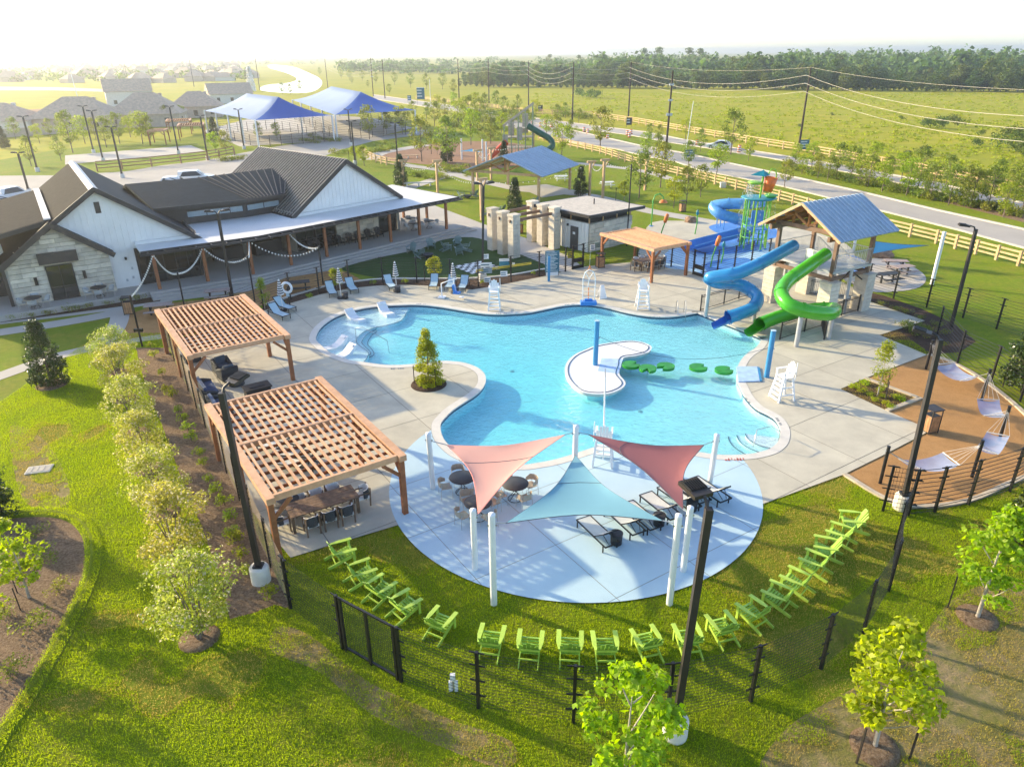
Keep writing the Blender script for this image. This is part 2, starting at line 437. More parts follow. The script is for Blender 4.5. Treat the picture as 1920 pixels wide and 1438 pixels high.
wall(offset(POOL, -.006), -.16, -.035, 'waterline_tile', 'tile_line', pb)
region('sun_shelf', SHELF, -.24, 'shelf_white', parent=pb)
wall(SHELF, -1.1, -.24, 'shelf_wall', 'shelf_white', pb)
# wide steps between shelf and deep water, each tread outlined by a dark tile line
stp = si[16:40]
for k in range(1, 4):
    lp = []
    for j, p in enumerate(stp):
        t = (stp[min(j + 1, len(stp) - 1)] - stp[max(j - 1, 0)]).normalized(); nrm = V((-t.y, t.x, 0))
        wv = math.sin(math.pi * j / (len(stp) - 1)) ** .6
        lp.append(p + nrm * .36 * k * wv)
    z = -.24 - .13 * k
    b = MB(); n = len(stp)
    b.add([(p.x, p.y, z) for p in stp] + [(p.x, p.y, z) for p in lp], [(j + 1, j, n + j, n + j + 1) for j in range(n - 1)])
    b.add([(p.x, p.y, z) for p in lp] + [(p.x, p.y, -1.1) for p in lp], [(j, j + 1, n + j + 1, n + j) for j in range(n - 1)])
    st = b.build('pool_step', 'shelf_white', pb)
    b = MB(); b.tube([(p.x, p.y, z + .01) for p in lp], .025, 4); b.build('step_edge', 'tile_line', st)
b = MB(); b.tube([(p.x, p.y, -.23) for p in si[2:-2]], .022, 4); b.build('shelf_edge', 'tile_line', pb)
# round entry steps at the right end
ec = P(1446, 812)
for k in range(4):
    lp = [ec + V((math.cos(R(a)), math.sin(R(a)), 0)) * (1.15 + .38 * k) for a in range(165, 300, 6)]
    z = -.2 - .13 * k
    b = MB(); n = len(lp); b.add([(ec.x + .6, ec.y - .2, z)] + [(p.x, p.y, z) for p in lp], [(0, j + 1, j + 2) for j in range(n - 1)])
    b.add([(p.x, p.y, z) for p in lp] + [(p.x, p.y, -.9) for p in lp], [(j, j + 1, n + j + 1, n + j) for j in range(n - 1)])
    st = b.build('pool_step', 'shelf_white', pb)
    b = MB(); b.tube([(p.x, p.y, z + .01) for p in lp], .02, 4); b.build('step_edge', 'tile_line', st)
# island
il = link('pool_island', None); tag(il, 'white kidney shaped island in the swimming pool', 'island')
b = MB(); b.prism(offset(ISLE, -.45), -1.2, ZW + .02); b.build('island_body', 'plaster', il); b = MB(); b.prism(ISLE, ZW - .03, ZD); b.build('island_rim', 'coping', il)
region('island_top', offset(ISLE, .03), ZD + .012, 'island_white', parent=il); il['category'] = 'island'
b = MB(); b.tube([(p.x, p.y, ZD + .016) for p in offset(ISLE, -.16)], .03, 4, closed=True); b.build('edge_line', 'tile_line', il)
# water: a closed body with absorbing blue-green volume
m = bpy.data.materials.new('water'); m.use_nodes = True; t = m.node_tree; t.nodes.remove(t.nodes['Principled BSDF'])
L = t.links.new; g = nd(t, 'ShaderNodeNewGeometry')
tr = nd(t, 'ShaderNodeBsdfTransparent'); gl = nd(t, 'ShaderNodeBsdfGlossy', Roughness=.04)
fr = nd(t, 'ShaderNodeLayerWeight', Blend=.5); ms = nd(t, 'ShaderNodeMixShader')
n1 = nd(t, 'ShaderNodeTexNoise', Scale=3.4, Detail=5, Roughness=.6, Distortion=.8)
L(g.outputs['Position'], n1.inputs['Vector'])
bp = nd(t, 'ShaderNodeBump', Strength=.8, Distance=.16); L(n1.outputs['Fac'], bp.inputs['Height'])
L(bp.outputs[0], gl.inputs['Normal']); L(bp.outputs[0], fr.inputs['Normal'])
pw_ = nd(t, 'ShaderNodeMath', operation='POWER'); pw_.inputs[1].default_value = 5; L(fr.outputs['Facing'], pw_.inputs[0])
ma_ = nd(t, 'ShaderNodeMath', operation='MULTIPLY_ADD'); ma_.inputs[1].default_value = .97; ma_.inputs[2].default_value = .02; L(pw_.outputs[0], ma_.inputs[0]); L(ma_.outputs[0], ms.inputs[0]); L(tr.outputs[0], ms.inputs[1]); L(gl.outputs[0], ms.inputs[2])
L(ms.outputs[0], t.nodes['Material Output'].inputs['Surface'])
va = nd(t, 'ShaderNodeVolumeAbsorption', Density=.66); va.inputs['Color'].default_value = (.24, .92, .965, 1)
L(va.outputs[0], t.nodes['Material Output'].inputs['Volume'])
MATS['water'] = m
wl = offset(POOL, .008)
v2, fs = cdt(wl)
b = MB(); b.add([(p.x, p.y, ZW) for p in v2], fs); b.add([(p.x, p.y, -1.5) for p in v2], [f[::-1] for f in fs])
n = len(wl); b.add([(p.x, p.y, ZW) for p in wl] + [(p.x, p.y, -1.5) for p in wl], [((i + 1) % n, i, n + i, n + (i + 1) % n) for i in range(n)])
me = b.mesh('pool_water', 'water'); bm = bmesh.new(); bm.from_mesh(me); bmesh.ops.remove_doubles(bm, verts=bm.verts, dist=1e-4); bmesh.ops.recalc_face_normals(bm, faces=bm.faces); bm.to_mesh(me); bm.free()
link('pool_water', me, kind='structure')
for px in ((960, 700), (1200, 780)):
    q = P(*px, -.8); MB().lathe([(.01, floor_z(q.x, q.y) + .02), (.12, floor_z(q.x, q.y) + .02), (.14, floor_z(q.x, q.y))], 14, (q.x, q.y, 0)).build('floor_drain', 'galv', pb)
# beds, dirt, turf, paths
region('mulch_strip', PL([(255, 652), (262, 685), (278, 738), (303, 795), (325, 855), (350, 925), (376, 981), (410, 1078), (431, 1160), (480, 1147), (515, 1133), (546, 1142), (458, 946), (411, 850), (363, 748), (315, 652)]), -.004, 'mulch')
BEDL = spline(PL([(-120, 1000), (20, 972), (110, 972), (150, 1000), (159, 1045), (148, 1100), (100, 1195), (45, 1290), (-10, 1370), (-120, 1480)]), 4)
region('shrub_bed', BEDL, -.004, 'mulch')
region('dirt_court', PL([(1583, 890), (1660, 852), (1739, 812), (1722, 797), (1663, 771), (1726, 747), (1622, 710), (1740, 665), (1790, 682), (1856, 722), (1925, 780), (1975, 840), (1960, 880), (1890, 908), (1815, 940), (1718, 951), (1658, 935)]), -.002, 'granite_dirt')
region('planter_bed', PL([(1576, 730), (1622, 710), (1722, 747), (1663, 770)]), .004, 'dark_mulch')
region('tower_bed', PL([(1627, 563), (1734, 602), (1649, 629), (1740, 665), (1800, 660), (1830, 640), (1790, 608), (1730, 580), (1660, 555), (1630, 548)]), -.002, 'dark_mulch')
region('fence_bed', PL([(480, 588), (495, 583), (560, 565), (600, 553), (655, 541.5), (705, 536.5), (755, 535), (805, 536.5), (855, 541.5), (885, 544), (905, 541), (956, 531.5), (1020, 519), (1055, 511), (1020, 505), (960, 515), (893, 521), (830, 523), (730, 523), (680, 527), (620, 535), (555, 553), (500, 572)]), -.002, 'dark_mulch')
region('picnic_dirt', PL([(480, 575), (500, 570), (555, 552), (620, 535), (680, 526), (650, 510), (622, 507), (535, 521), (470, 545), (380, 562), (300, 570), (232, 592), (226, 640), (300, 630), (340, 622), (420, 600)]), -.004, 'granite_dirt')
region('building_bed', PL([(0, 605), (300, 565), (310, 545), (290, 550), (0, 592)]), .0, 'dark_mulch')
region('putting_turf', spline(PL([(640, 503), (690, 488), (730, 479), (790, 467), (812, 456), (840, 448), (885, 445), (925, 456), (972, 476), (1030, 503), (960, 515), (893, 521), (830, 523), (730, 523), (690, 518), (655, 510)]), 3), .004, 'turf')
region('plaza', PL([(-30, 612), (230, 580), (310, 566), (470, 546), (535, 521), (622, 508), (690, 488), (730, 479), (790, 467), (812, 456), (840, 448), (885, 445), (925, 456), (972, 476), (1030, 503), (1055, 511), (1095, 502), (1065, 480), (990, 448), (920, 425), (800, 380), (600, 380), (200, 520), (-30, 560)]), -.006, 'concrete_far')
path('footpath', spline(PL([(-60, 632), (100, 608), (200, 590), (240, 578)]), 5, False), 1.5, .003, 'concrete_far')
path('footpath', spline(PL([(226, 580), (222, 605), (205, 632), (170, 652), (100, 670), (0, 705), (-60, 725)]), 5, False), 1.2, .006, 'concrete_far')
path('footpath', spline(PL([(200, 648), (260, 637), (312, 630)]), 4, False), .9, .005, 'concrete_far')
path('footpath', spline(PL([(768, 352), (810, 338), (850, 326), (862, 322)]), 5, False), 2., .003, 'concrete_far')
path('footpath', spline(PL([(740, 306), (775, 312), (830, 320), (885, 336), (940, 348), (985, 357), (1060, 362), (1120, 370), (1205, 393), (1285, 408), (1340, 418)]), 5, False), 2.2, .004, 'concrete_far')
path('footpath', spline(PL([(1000, 300), (1080, 306), (1145, 313), (1210, 322), (1275, 341)]), 5, False), 1.8, .003, 'concrete_far')
region('pavilion_pad', PL([(969, 350), (1024, 346), (1092, 360), (1016, 371)]), .008, 'concrete_far')
region('playground_chips', spline(PL([(700, 296), (745, 282), (830, 268), (940, 266), (1015, 282), (990, 306), (900, 318), (800, 309), (745, 303)]), 4), .0, 'wood_chip')
path('footpath', spline(PL([(690, 300), (715, 287), (770, 277), (800, 272)]), 5, False), 3., .006, 'concrete_far')
region('parking_lot', PL([(-100, 336), (0, 330), (120, 329), (235, 322), (300, 311), (380, 302), (455, 287), (520, 275), (565, 268), (700, 257), (800, 243), (805, 251), (700, 265), (640, 281), (600, 296), (480, 340), (300, 380), (0, 450), (-100, 470)]), .002, 'road')
region('sport_court', PL([(122, 292), (358, 273), (386, 284), (122, 309)]), .002, 'concrete_far')
region('tennis_court', PL([(380, 246), (470, 222), (600, 214), (700, 222), (775, 240), (690, 262), (560, 268), (450, 275)]), .0, 'concrete_far')
# splash pad with blue painted pools
mat('splash_blue', (.07, .24, .62), .6, .08, .6); mat('splash_pale', (.40, .60, .78), .6, .08, .6)
SPL = spline(PL([(1222, 418), (1290, 415), (1370, 414), (1440, 420), (1540, 440), (1600, 470), (1580, 515), (1500, 520), (1400, 512), (1330, 516), (1290, 508), (1230, 500), (1195, 490), (1205, 455)]), 3)
region('splash_pad', SPL, .036, 'concrete')
region('splash_paint', spline(PL([(1255, 470), (1320, 462), (1400, 448), (1445, 460), (1430, 490), (1380, 510), (1310, 515), (1290, 508), (1245, 500)]), 4), .04, 'splash_pale')
region('splash_paint', spline(PL([(1330, 425), (1380, 418), (1450, 428), (1455, 446), (1400, 455), (1350, 440)]), 4), .04, 'splash_blue')
region('splash_paint', spline(PL([(1300, 452), (1400, 446), (1432, 462), (1400, 474), (1320, 478), (1290, 466)]), 4), .044, 'splash_blue')
region('splash_paint', spline(PL([(1320, 498), (1350, 488), (1400, 485), (1412, 500), (1380, 516), (1335, 515)]), 4), .044, 'splash_blue')
region('splash_paint', spline(PL([(1555, 480), (1600, 480), (1625, 497), (1600, 516), (1560, 508), (1540, 495)]), 4), .044, 'splash_blue')
region('picnic_pad', spline(PL([(1590, 520), (1610, 492), (1650, 484), (1700, 495), (1735, 518), (1725, 538), (1680, 547), (1620, 545)]), 4), .01, 'concrete_far')
# boulevard: two carriageways with kerbs
def band(name, up, lo, z, m):
    region(name, PL(up) + PL(lo)[::-1], z, m)
near_up = [(960, 222), (1040, 238), (1110, 253), (1198, 273), (1285, 288), (1360, 305), (1440, 322), (1612, 360), (1766, 397), (1920, 431), (2300, 520)]
near_lo = [(940, 235), (1000, 248), (1075, 268), (1160, 281), (1210, 294), (1270, 305), (1315, 321), (1385, 334), (1470, 351), (1655, 397), (1800, 433), (1920, 466), (2300, 570)]
far_up = [(700, 178), (800, 192), (900, 206), (1010, 223), (1135, 239), (1210, 248), (1285, 263), (1375, 278), (1440, 288), (1600, 315), (1760, 345), (1920, 382), (2300, 470)]
far_lo = [(700, 186), (800, 201), (900, 216), (960, 227), (1073, 240), (1180, 254), (1255, 268), (1335, 280), (1440, 297), (1600, 326), (1760, 360), (1920, 398), (2300, 490)]
band('road', near_up, near_lo, .004, 'road'); band('road', far_up, far_lo, .006, 'road')
mat('kerb', (.55, .50, .43), .85, .08, 1)
for e in (near_up, near_lo, far_up, far_lo):
    b = MB(); q = PL(e)
    for i in range(len(q) - 1): b.beam(q[i] + V((0, 0, .04)), q[i + 1] + V((0, 0, .04)), .3, .2)
    b.build('kerb', 'kerb', kind='structure')
band('median_grass', near_up[1:], far_lo[3:5] + far_lo[5:], .002, 'lawn')
band('verge', near_lo[4:], [(1210, 300), (1270, 312), (1315, 330), (1385, 343), (1470, 362), (1655, 412), (1800, 450), (1920, 482), (2300, 590)], .0, 'lawn')
region('tree_bed', PL([(1465, 312), (1540, 325), (1640, 345), (1740, 372), (1830, 395), (1930, 420), (2200, 480), (2200, 462), (1930, 405), (1800, 372), (1700, 350), (1560, 322), (1470, 306)]), .008, 'mulch')
# stream far off, fields
mat('far_water', (.75, .74, .70), .15, .05, .05)
region('stream', spline(PL([(505, 122), (545, 125), (585, 140), (603, 152), (595, 168), (560, 175), (490, 170), (500, 160), (545, 155), (555, 146), (530, 135), (505, 128)]), 4), -.02, 'far_water')
region('far_road', PL([(0, 163), (110, 164), (210, 168), (210, 173), (100, 170), (0, 170)]), -.02, 'road')
region('far_dirt', PL([(0, 208), (110, 203), (180, 195), (215, 200), (120, 212), (0, 222)]), -.02, 'wood_chip')
# kerbs of the dirt court and beds
mat('stone_kerb', (.50, .42, .31), .85, .12, 3)
def kerb(px, name='bed_kerb', w=.22, h=.1, m='stone_kerb', z=0.):
    q = spline(PL(px), 4, False) if len(px) > 3 else PL(px)
    b = MB()
    for i in range(len(q) - 1): b.beam(q[i] + V((0, 0, z + h / 2 - .02)), q[i + 1] + V((0, 0, z + h / 2 - .02)), w, h)
    return b.build(name, m, kind='structure')
kerb([(1583, 890), (1658, 935), (1718, 951), (1815, 940), (1890, 908), (1960, 880)])
kerb([(1740, 665), (1790, 682), (1856, 722), (1925, 780), (1975, 840)])
kerb([(1622, 710), (1722, 747)]); kerb([(1726, 747), (1663, 771)])
kerb([(500, 571), (555, 553), (620, 535.5), (680, 527), (730, 523.5), (830, 523.5), (893, 522), (960, 516), (1022, 505)], m='coping')
# ================================================================== BUILDINGS
def PV(px, py, p0, ang):
    """where the sight line through a pixel meets the vertical plane through p0 with heading ang (degrees)"""
    q = P(px, py, 0.); d = (q - V((0, 0, HC))).normalized(); n = V((-math.sin(R(ang)), math.cos(R(ang)), 0))
    return V((0, 0, HC)) + d * (V((p0[0], p0[1], 0)).dot(n) / d.dot(n))
def objrand(name, amt=.25, hue=.0):
    """vary an existing material from object to object"""
    m = MATS[name]; t = m.node_tree; b = t.nodes['Principled BSDF']; L = t.links.new
    src = b.inputs['Base Color'].links[0].from_socket
    hs = nd(t, 'ShaderNodeHueSaturation'); oi = nd(t, 'ShaderNodeObjectInfo'); mr = nd(t, 'ShaderNodeMapRange')
    mr.inputs['To Min'].default_value = 1 - amt; mr.inputs['To Max'].default_value = 1 + amt
    L(oi.outputs['Random'], mr.inputs['Value']); L(mr.outputs[0], hs.inputs['Value']); L(src, hs.inputs['Color']); L(hs.outputs[0], b.inputs['Base Color'])
mat('board_white', (.82, .80, .76), .6, .04, .8, .1, 30)
mat('stone', (.68, .60, .47), .85, .15, 2.2, .4, 14, c2=(.52, .46, .37)); objrand('stone', .2)
mat('mortar', (.45, .41, .34), .9, .1, 3)
mat('roof_shingle_lit', (.045, .040, .036), .85, .25, 3., .3, 9, c2=(.03, .028, .026), spec=.03); mat('roof_metal', (.06, .055, .05), .5, .08, .6, spec=.15)  # left slopes: sunlight put into the roof colour as a warmer brown
mat('roof_slate', (.030, .040, .048), .7, .1, 2, spec=.06)
mat('ridge_white', (.72, .66, .60), .5, .05); mat('membrane', (.74, .72, .69), .7, .04, .3, detail=8)
mat('cedar', (.36, .135, .05), .6, .2, 3, .15, 30, c2=(.25, .085, .03)); mat('cedar_light', (.68, .39, .22), .65, .2, 3, .15, 30, c2=(.54, .29, .15)); objrand('cedar_light', .12)
mat('cedar_dark', (.20, .065, .028), .65, .2, 3, .1, 30)
mat('timber', (.60, .40, .22), .7, .2, 2.5, .15, 30, c2=(.46, .29, .15)); mat('timber_brown', (.24, .14, .085), .7, .2, 2.5, c2=(.17, .10, .06))
mat('trim_dark', (.035, .032, .032), .5); mat('grey_door', (.09, .085, .085), .5)
m = mat('glass', (.015, .022, .024), .04, .0); m.node_tree.nodes['Principled BSDF'].inputs['Specular IOR Level'].default_value = .9
mat('glass_pale', (.30, .37, .40), .08, .05); mat('interior', (.03, .028, .026), .8)
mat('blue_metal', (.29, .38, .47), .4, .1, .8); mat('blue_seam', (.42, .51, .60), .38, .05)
objrand('concrete', .06); objrand('blue_paint', .03)
UNIT = MB().box((0, 0, 0), (1, 1, 1))
cube_cache = {}
def unit(name, m, parent, loc, scale, rz=0, rot=None):
    if (name, m) not in cube_cache: cube_cache[(name, m)] = UNIT.mesh(name, m)
    o = link(name, cube_cache[(name, m)], parent, loc, rz); o.scale = scale
    if rot: o.rotation_euler = rot
    return o
class Fr:
    """local frame: s along heading, t towards the front (right-hand side of the heading), z up"""
    def __init__(s, o, deg):
        s.o = V((o[0], o[1], 0)); s.deg = deg; s.u = V((math.cos(R(deg)), math.sin(R(deg)), 0)); s.n = V((s.u.y, -s.u.x, 0))
    def __call__(s, a, t, z): return s.o + s.u * a + s.n * t + V((0, 0, z))
def fbox(b, f, s0, s1, t0, t1, z0, z1, m=0):
    c = f((s0 + s1) / 2, (t0 + t1) / 2, (z0 + z1) / 2); b.box(c, (s1 - s0, abs(t1 - t0), z1 - z0), R(f.deg), m); return b
def stones(root, f, s0, s1, t, z0, z1, top=None, holes=(), hgt=(.26, .36), ln=(.55, 1.25), name='stone', dep=.12, seed=1):
    r = random.Random(seed); z = z0; cnt = 0
    while z < z1 - .1:
        h = r.uniform(*hgt); s = s0 + r.uniform(-.3, 0)
        if z + h > z1: h = z1 - z
        while s < s1:
            l = r.uniform(*ln); a, b = max(s, s0), min(s + l, s1); s += l
            if b - a < .12: continue
            if top:
                lim = min(top(a), top(b))
                if z + h > lim:
                    if top((a + b) / 2) > z + h: pass
                    else: continue
            if any(a < H[1] - .03 and b > H[0] + .03 and z < H[3] - .05 and z + h > H[2] + .05 for H in holes):
                for H in holes:
                    if a < H[0] < b: b = H[0] - .02
                    elif a < H[1] < b: a = H[1] + .02
                    elif a >= H[0] and b <= H[1]: b = a
                if b - a < .1: continue
            d = dep * r.uniform(.75, 1.15)
            unit(name, 'stone', root, f((a + b) / 2, t + d / 2, z + h / 2), ((b - a) - .025, d, h - .025), R(f.deg)); cnt += 1
        z += h
    return cnt
def seams(root, p0, p1, q0, q1, n, m, name='seam', w=.05, h=.06):
    """raised ribs on a roof plane from edge p0-p1 (ridge) to edge q0-q1 (eave)"""
    p0, p1, q0, q1 = map(V, (p0, p1, q0, q1))
    nn = (p1 - p0).cross(q0 - p0).normalized(); nn = nn if nn.z > 0 else -nn
    for i in range(n + 1):
        k = i / n; a, b = p0.lerp(p1, k), q0.lerp(q1, k)
        MB().beam(a + nn * h / 2, b + nn * h / 2, w, h, up=nn).build(name, m, root)
FA, FB = Fr((-29.92, 52.42), 33.5), Fr((-15.03, 67.28), 47.5)
ZF = .45
club = thing('clubhouse', 'long white and stone clubhouse with dark gabled roofs and a timber porch', 'building')
# porch floor and steps
mat('porch_floor', (.42, .39, .35), .8, .06, .4, detail=8)
def lineX(f, tf, g, tg):
    a, da, b, db = f(0, tf, 0), f.u, g(0, tg, 0), g.u
    k = ((b - a).x * db.y - (b - a).y * db.x) / (da.x * db.y - da.y * db.x); return a + da * k
def bent(tA, tB, s0, s1): return [FA(s0, tA, 0), lineX(FA, tA, FB, tB), FB(s1, tB, 0)]
for k, (t, z) in enumerate(((2.5, ZF), (2.9, .30), (3.3, .15))):
    fr_ = bent(t, t + 1.35, 1.9, 11.3 + .4 * k); bk = bent(-6, -7, 1.9, 11.3 + .4 * k)
    MB().prism([p.xy for p in fr_ + bk[::-1]], -.02, z).build('step' if k else 'porch_floor', 'porch_floor', club)
MB().prism([p.xy for p in (FA(-12, 2.2, 0), FA(2.1, 2.2, 0), FA(2.1, -6, 0), FA(-12, -6, 0))], -.02, ZF - .004).build('terrace', 'porch_floor', club)
# --- left wing: white gable
HW, AP, EV = 6.72, 8.05, 3.42
b = MB()
b.add([FA(-6.6, 0, ZF), FA(1.7, 0, ZF), FA(1.7, 0, 3.3), FA(6.6, 0, 3.3), FA(0, 0, AP - .1), FA(-6.6, 0, 3.3)], [(0, 1, 2, 3, 4, 5)])
b.add([FA(1.7, 0, ZF), FA(1.7, -12, ZF), FA(1.7, -12, 3.3), FA(1.7, 0, 3.3)], [(0, 1, 2, 3)])
wl_ = b.build('wall', 'board_white', club)
b = MB()
for k in range(-16, 17):
    s = k * .405; zt = AP - .2 - abs(s) * (AP - EV) / HW
    if -6.4 < s < -.1: z0 = 6.0 - abs(s + 3.2) * .76 + .3
    elif s > 1.65: z0 = 3.75
    else: z0 = ZF
    if zt > z0 + .1: fbox(b, FA, s - .025, s + .025, 0, .03, z0, zt)
b.build('batten', 'board_white', wl_, kind='stuff')
b = MB(); fbox(b, FA, -.18, .18, -.02, .04, 6.15, 6.95); b.build('louvre', 'trim_dark', wl_)
b = MB(); fbox(b, FA, .95, 1.1, 0, .14, 2.55, 2.75); b.build('wall_lamp', 'black_metal', wl_)
for s, z in ((1.25, 1.15), (.8, 1.0), (1.3, 1.85)):
    b = MB(); fbox(b, FA, s - .07, s + .07, 0, .06, z - .09, z + .09); b.build('meter_box', 'galv', wl_)
def gable_roof(f, hw, ap, ev, t0, t1, matL, matR, oh=.25, s0=0., th=.16, left=True, right=True, fascia='trim_dark'):
    sl = (ap - ev) / hw; e = hw + oh; ze = ap - sl * e; out = []
    for sgn, mm, on in ((-1, matL, left), (1, matR, right)):
        if not on: continue
        b = MB(); b.slab([f(s0, t0, ap), f(s0 + sgn * e, t0, ze), f(s0 + sgn * e, t1, ze), f(s0, t1, ap)], th)
        r_ = b.build('roof', mm, club); out.append(r_)
        b = MB(); b.beam(f(s0, t0 + .03, ap - .16), f(s0 + sgn * e, t0 + .03, ze - .16), .08, .34); b.build('fascia', fascia, r_)
        b = MB(); b.beam(f(s0 + sgn * (e + .03), t0, ze - .1), f(s0 + sgn * (e + .03), t1, ze - .1), .12, .16); b.build('gutter', fascia, r_)
    return out
rl, rr = gable_roof(FA, HW, AP, EV, .45, -16.7, 'roof_shingle_lit', 'roof_slate')
for sgn, r_ in ((-1, rl), (1, rr)):
    b = MB(); b.slab([FA(0, .47, AP + .03), FA(sgn * .3, .47, AP - .17), FA(sgn * .3, -16.7, AP - .17), FA(0, -16.7, AP + .03)], .03); b.build('ridge_cap', 'ridge_white', r_)
b = MB()
for k in range(12):  # snow guard strips along the slope
    pass
# --- stone gable in front of it
SC, SH, SA, SE = -3.25, 3.2, 5.95, 3.55
top = lambda s: SA - .12 - abs(s - SC) * (SA - SE) / SH
b = MB(); b.add([FA(SC - SH, .42, ZF), FA(SC + SH, .42, ZF), FA(SC + SH, .42, SE), FA(SC, .42, SA - .05), FA(SC - SH, .42, SE)], [(0, 1, 2, 3, 4)])
b.add([FA(SC + SH, .42, ZF), FA(SC + SH, 0, ZF), FA(SC + SH, 0, SE), FA(SC + SH, .42, SE)], [(0, 1, 2, 3)])
b.add([FA(SC - SH, .42, ZF), FA(SC - SH, -9, ZF), FA(SC - SH, -9, SE), FA(SC - SH, .42, SE)], [(3, 2, 1, 0)])
sw = b.build('stone_wall', 'mortar', club)
DR = (SC - .92, SC + .72, ZF, 2.98)
stones(sw, FA, SC - SH, SC + SH, .42, ZF, SA, top, [DR], seed=3)
b = MB(); fbox(b, FA, SC - 1.25, SC + 1.2, .5, 1.15, 3.22, 3.9); b.build('awning', 'trim_dark', sw)
def glazing(root, f, s0, s1, t, z0, z1, nx, mids=(), m='glass', fw=.06, name='window'):
    b = MB(); fbox(b, f, s0, s1, t - .05, t, z0, z1); g_ = b.build(name, m, root)
    b = MB()
    for i in range(nx + 1):
        s = s0 + (s1 - s0) * i / nx; fbox(b, f, s - fw / 2, s + fw / 2, t, t + .06, z0, z1)
    for z in (z0 + fw / 2, z1 - fw / 2) + tuple(mids):
        fbox(b, f, s0 + fw, s1 - fw, t + .003, t + .055, z - fw / 2, z + fw / 2)
    b.build('frame', 'trim_dark', g_); return g_
glazing(sw, FA, DR[0], DR[1], .56, ZF + .02, DR[3], 2, (ZF + .95,), name='door')
for s in (-4.95, -1.9):
    b = MB(); fbox(b, FA, s - .1, s + .1, .55, .68, 1.75, 2.3); b.build('wall_lamp', 'black_metal', sw)
for sgn in (-1, 1):
    e = SH + .35; sl = (SA - SE) / SH; ze = SA - sl * e
    b = MB(); b.slab([FA(SC, .95, SA + .1), FA(SC + sgn * e, .95, ze + .1), FA(SC + sgn * e, -1.2 if sgn < 0 else 0, ze + .1), FA(SC, -1.2 if sgn < 0 else 0, SA + .1)], .14)
    r_ = b.build('roof', 'roof_shingle_lit' if sgn < 0 else 'roof_slate', club)
    b = MB(); b.beam(FA(SC, .98, SA - .08), FA(SC + sgn * e, .98, ze - .08), .09, .36); b.build('fascia', 'trim_dark', r_)
# low-pitched roof behind, running out to the left
b = MB(); b.slab([FA(SC, .1, SA + .16), FA(SC - 9, .1, SA - 1.75), FA(SC - 9, -15, SA - 1.75), FA(SC, -15, SA + .16)], .2); r_ = b.build('roof', 'roof_shingle_lit', club)
b = MB(); fbox(b, FA, SC - .22, SC + .22, .12, -15, SA + .14, SA + .24); b.build('ridge_cap', 'ridge_white', r_)
b = MB(); b.beam(FA(SC, .14, SA - .02), FA(SC - 9, .14, SA - 1.93), .08, .3); b.build('fascia', 'trim_dark', r_)
b = MB(); fbox(b, FA, -12.5, SC - SH, -3, -2.9, ZF, 4.2); bw = b.build('wall', 'board_white', club)
glazing(bw, FA, -12, SC - SH - .1, -2.85, ZF, 3.4, 4, (1.6,))
b = MB(); fbox(b, FA, SC - SH - .35, SC - SH - .15, .2, .45, ZF, 3.4); b.build('corner_post', 'trim_dark', club)
# --- left wing porch glass front
pw = MB(); fbox(pw, FA, 1.7, 6.3, -.3, -.1, ZF, 3.4); pwo = pw.build('wall', 'trim_dark', club)
glazing(pwo, FA, 1.85, 6.2, -.04, ZF + .02, 3.1, 5, (1.25,), name='door')
# open breezeway: deep walls in shade with a counter and screens
b = MB(); b.add([FA(6.3, -.2, ZF), FA(6.3, -5.4, ZF), FA(6.3, -5.4, 4), FA(6.3, -.2, 4)], [(0, 1, 2, 3)])
pA, pB = FA(6.3, -5.2, 0), lineX(FA, -5.2, FB, -3.2)
b.add([(*pA.xy, ZF), (*pB.xy, ZF), (*pB.xy, 4.), (*pA.xy, 4.)], [(0, 1, 2, 3)])
pC = FB(-5.9, -3.2, 0); pD = FB(-5.9, 0, 0)
b.add([(*pB.xy, ZF), (*pC.xy, ZF), (*pC.xy, 4.), (*pB.xy, 4.)], [(0, 1, 2, 3)]); b.add([(*pC.xy, ZF), (*pD.xy, ZF), (*pD.xy, 4.), (*pC.xy, 4.)], [(0, 1, 2, 3)])
b.build('breezeway_wall', 'mortar', club)
b = MB(); fbox(b, FA, 8, 10.5, -4.6, -3.8, ZF, 1.5); b.build('bar_counter', 'trim_dark', club)
b = MB(); fbox(b, FB, -9, -6.4, -2.6, -1.6, ZF, 1.6); b.build('bar_counter', 'trim_dark', club)
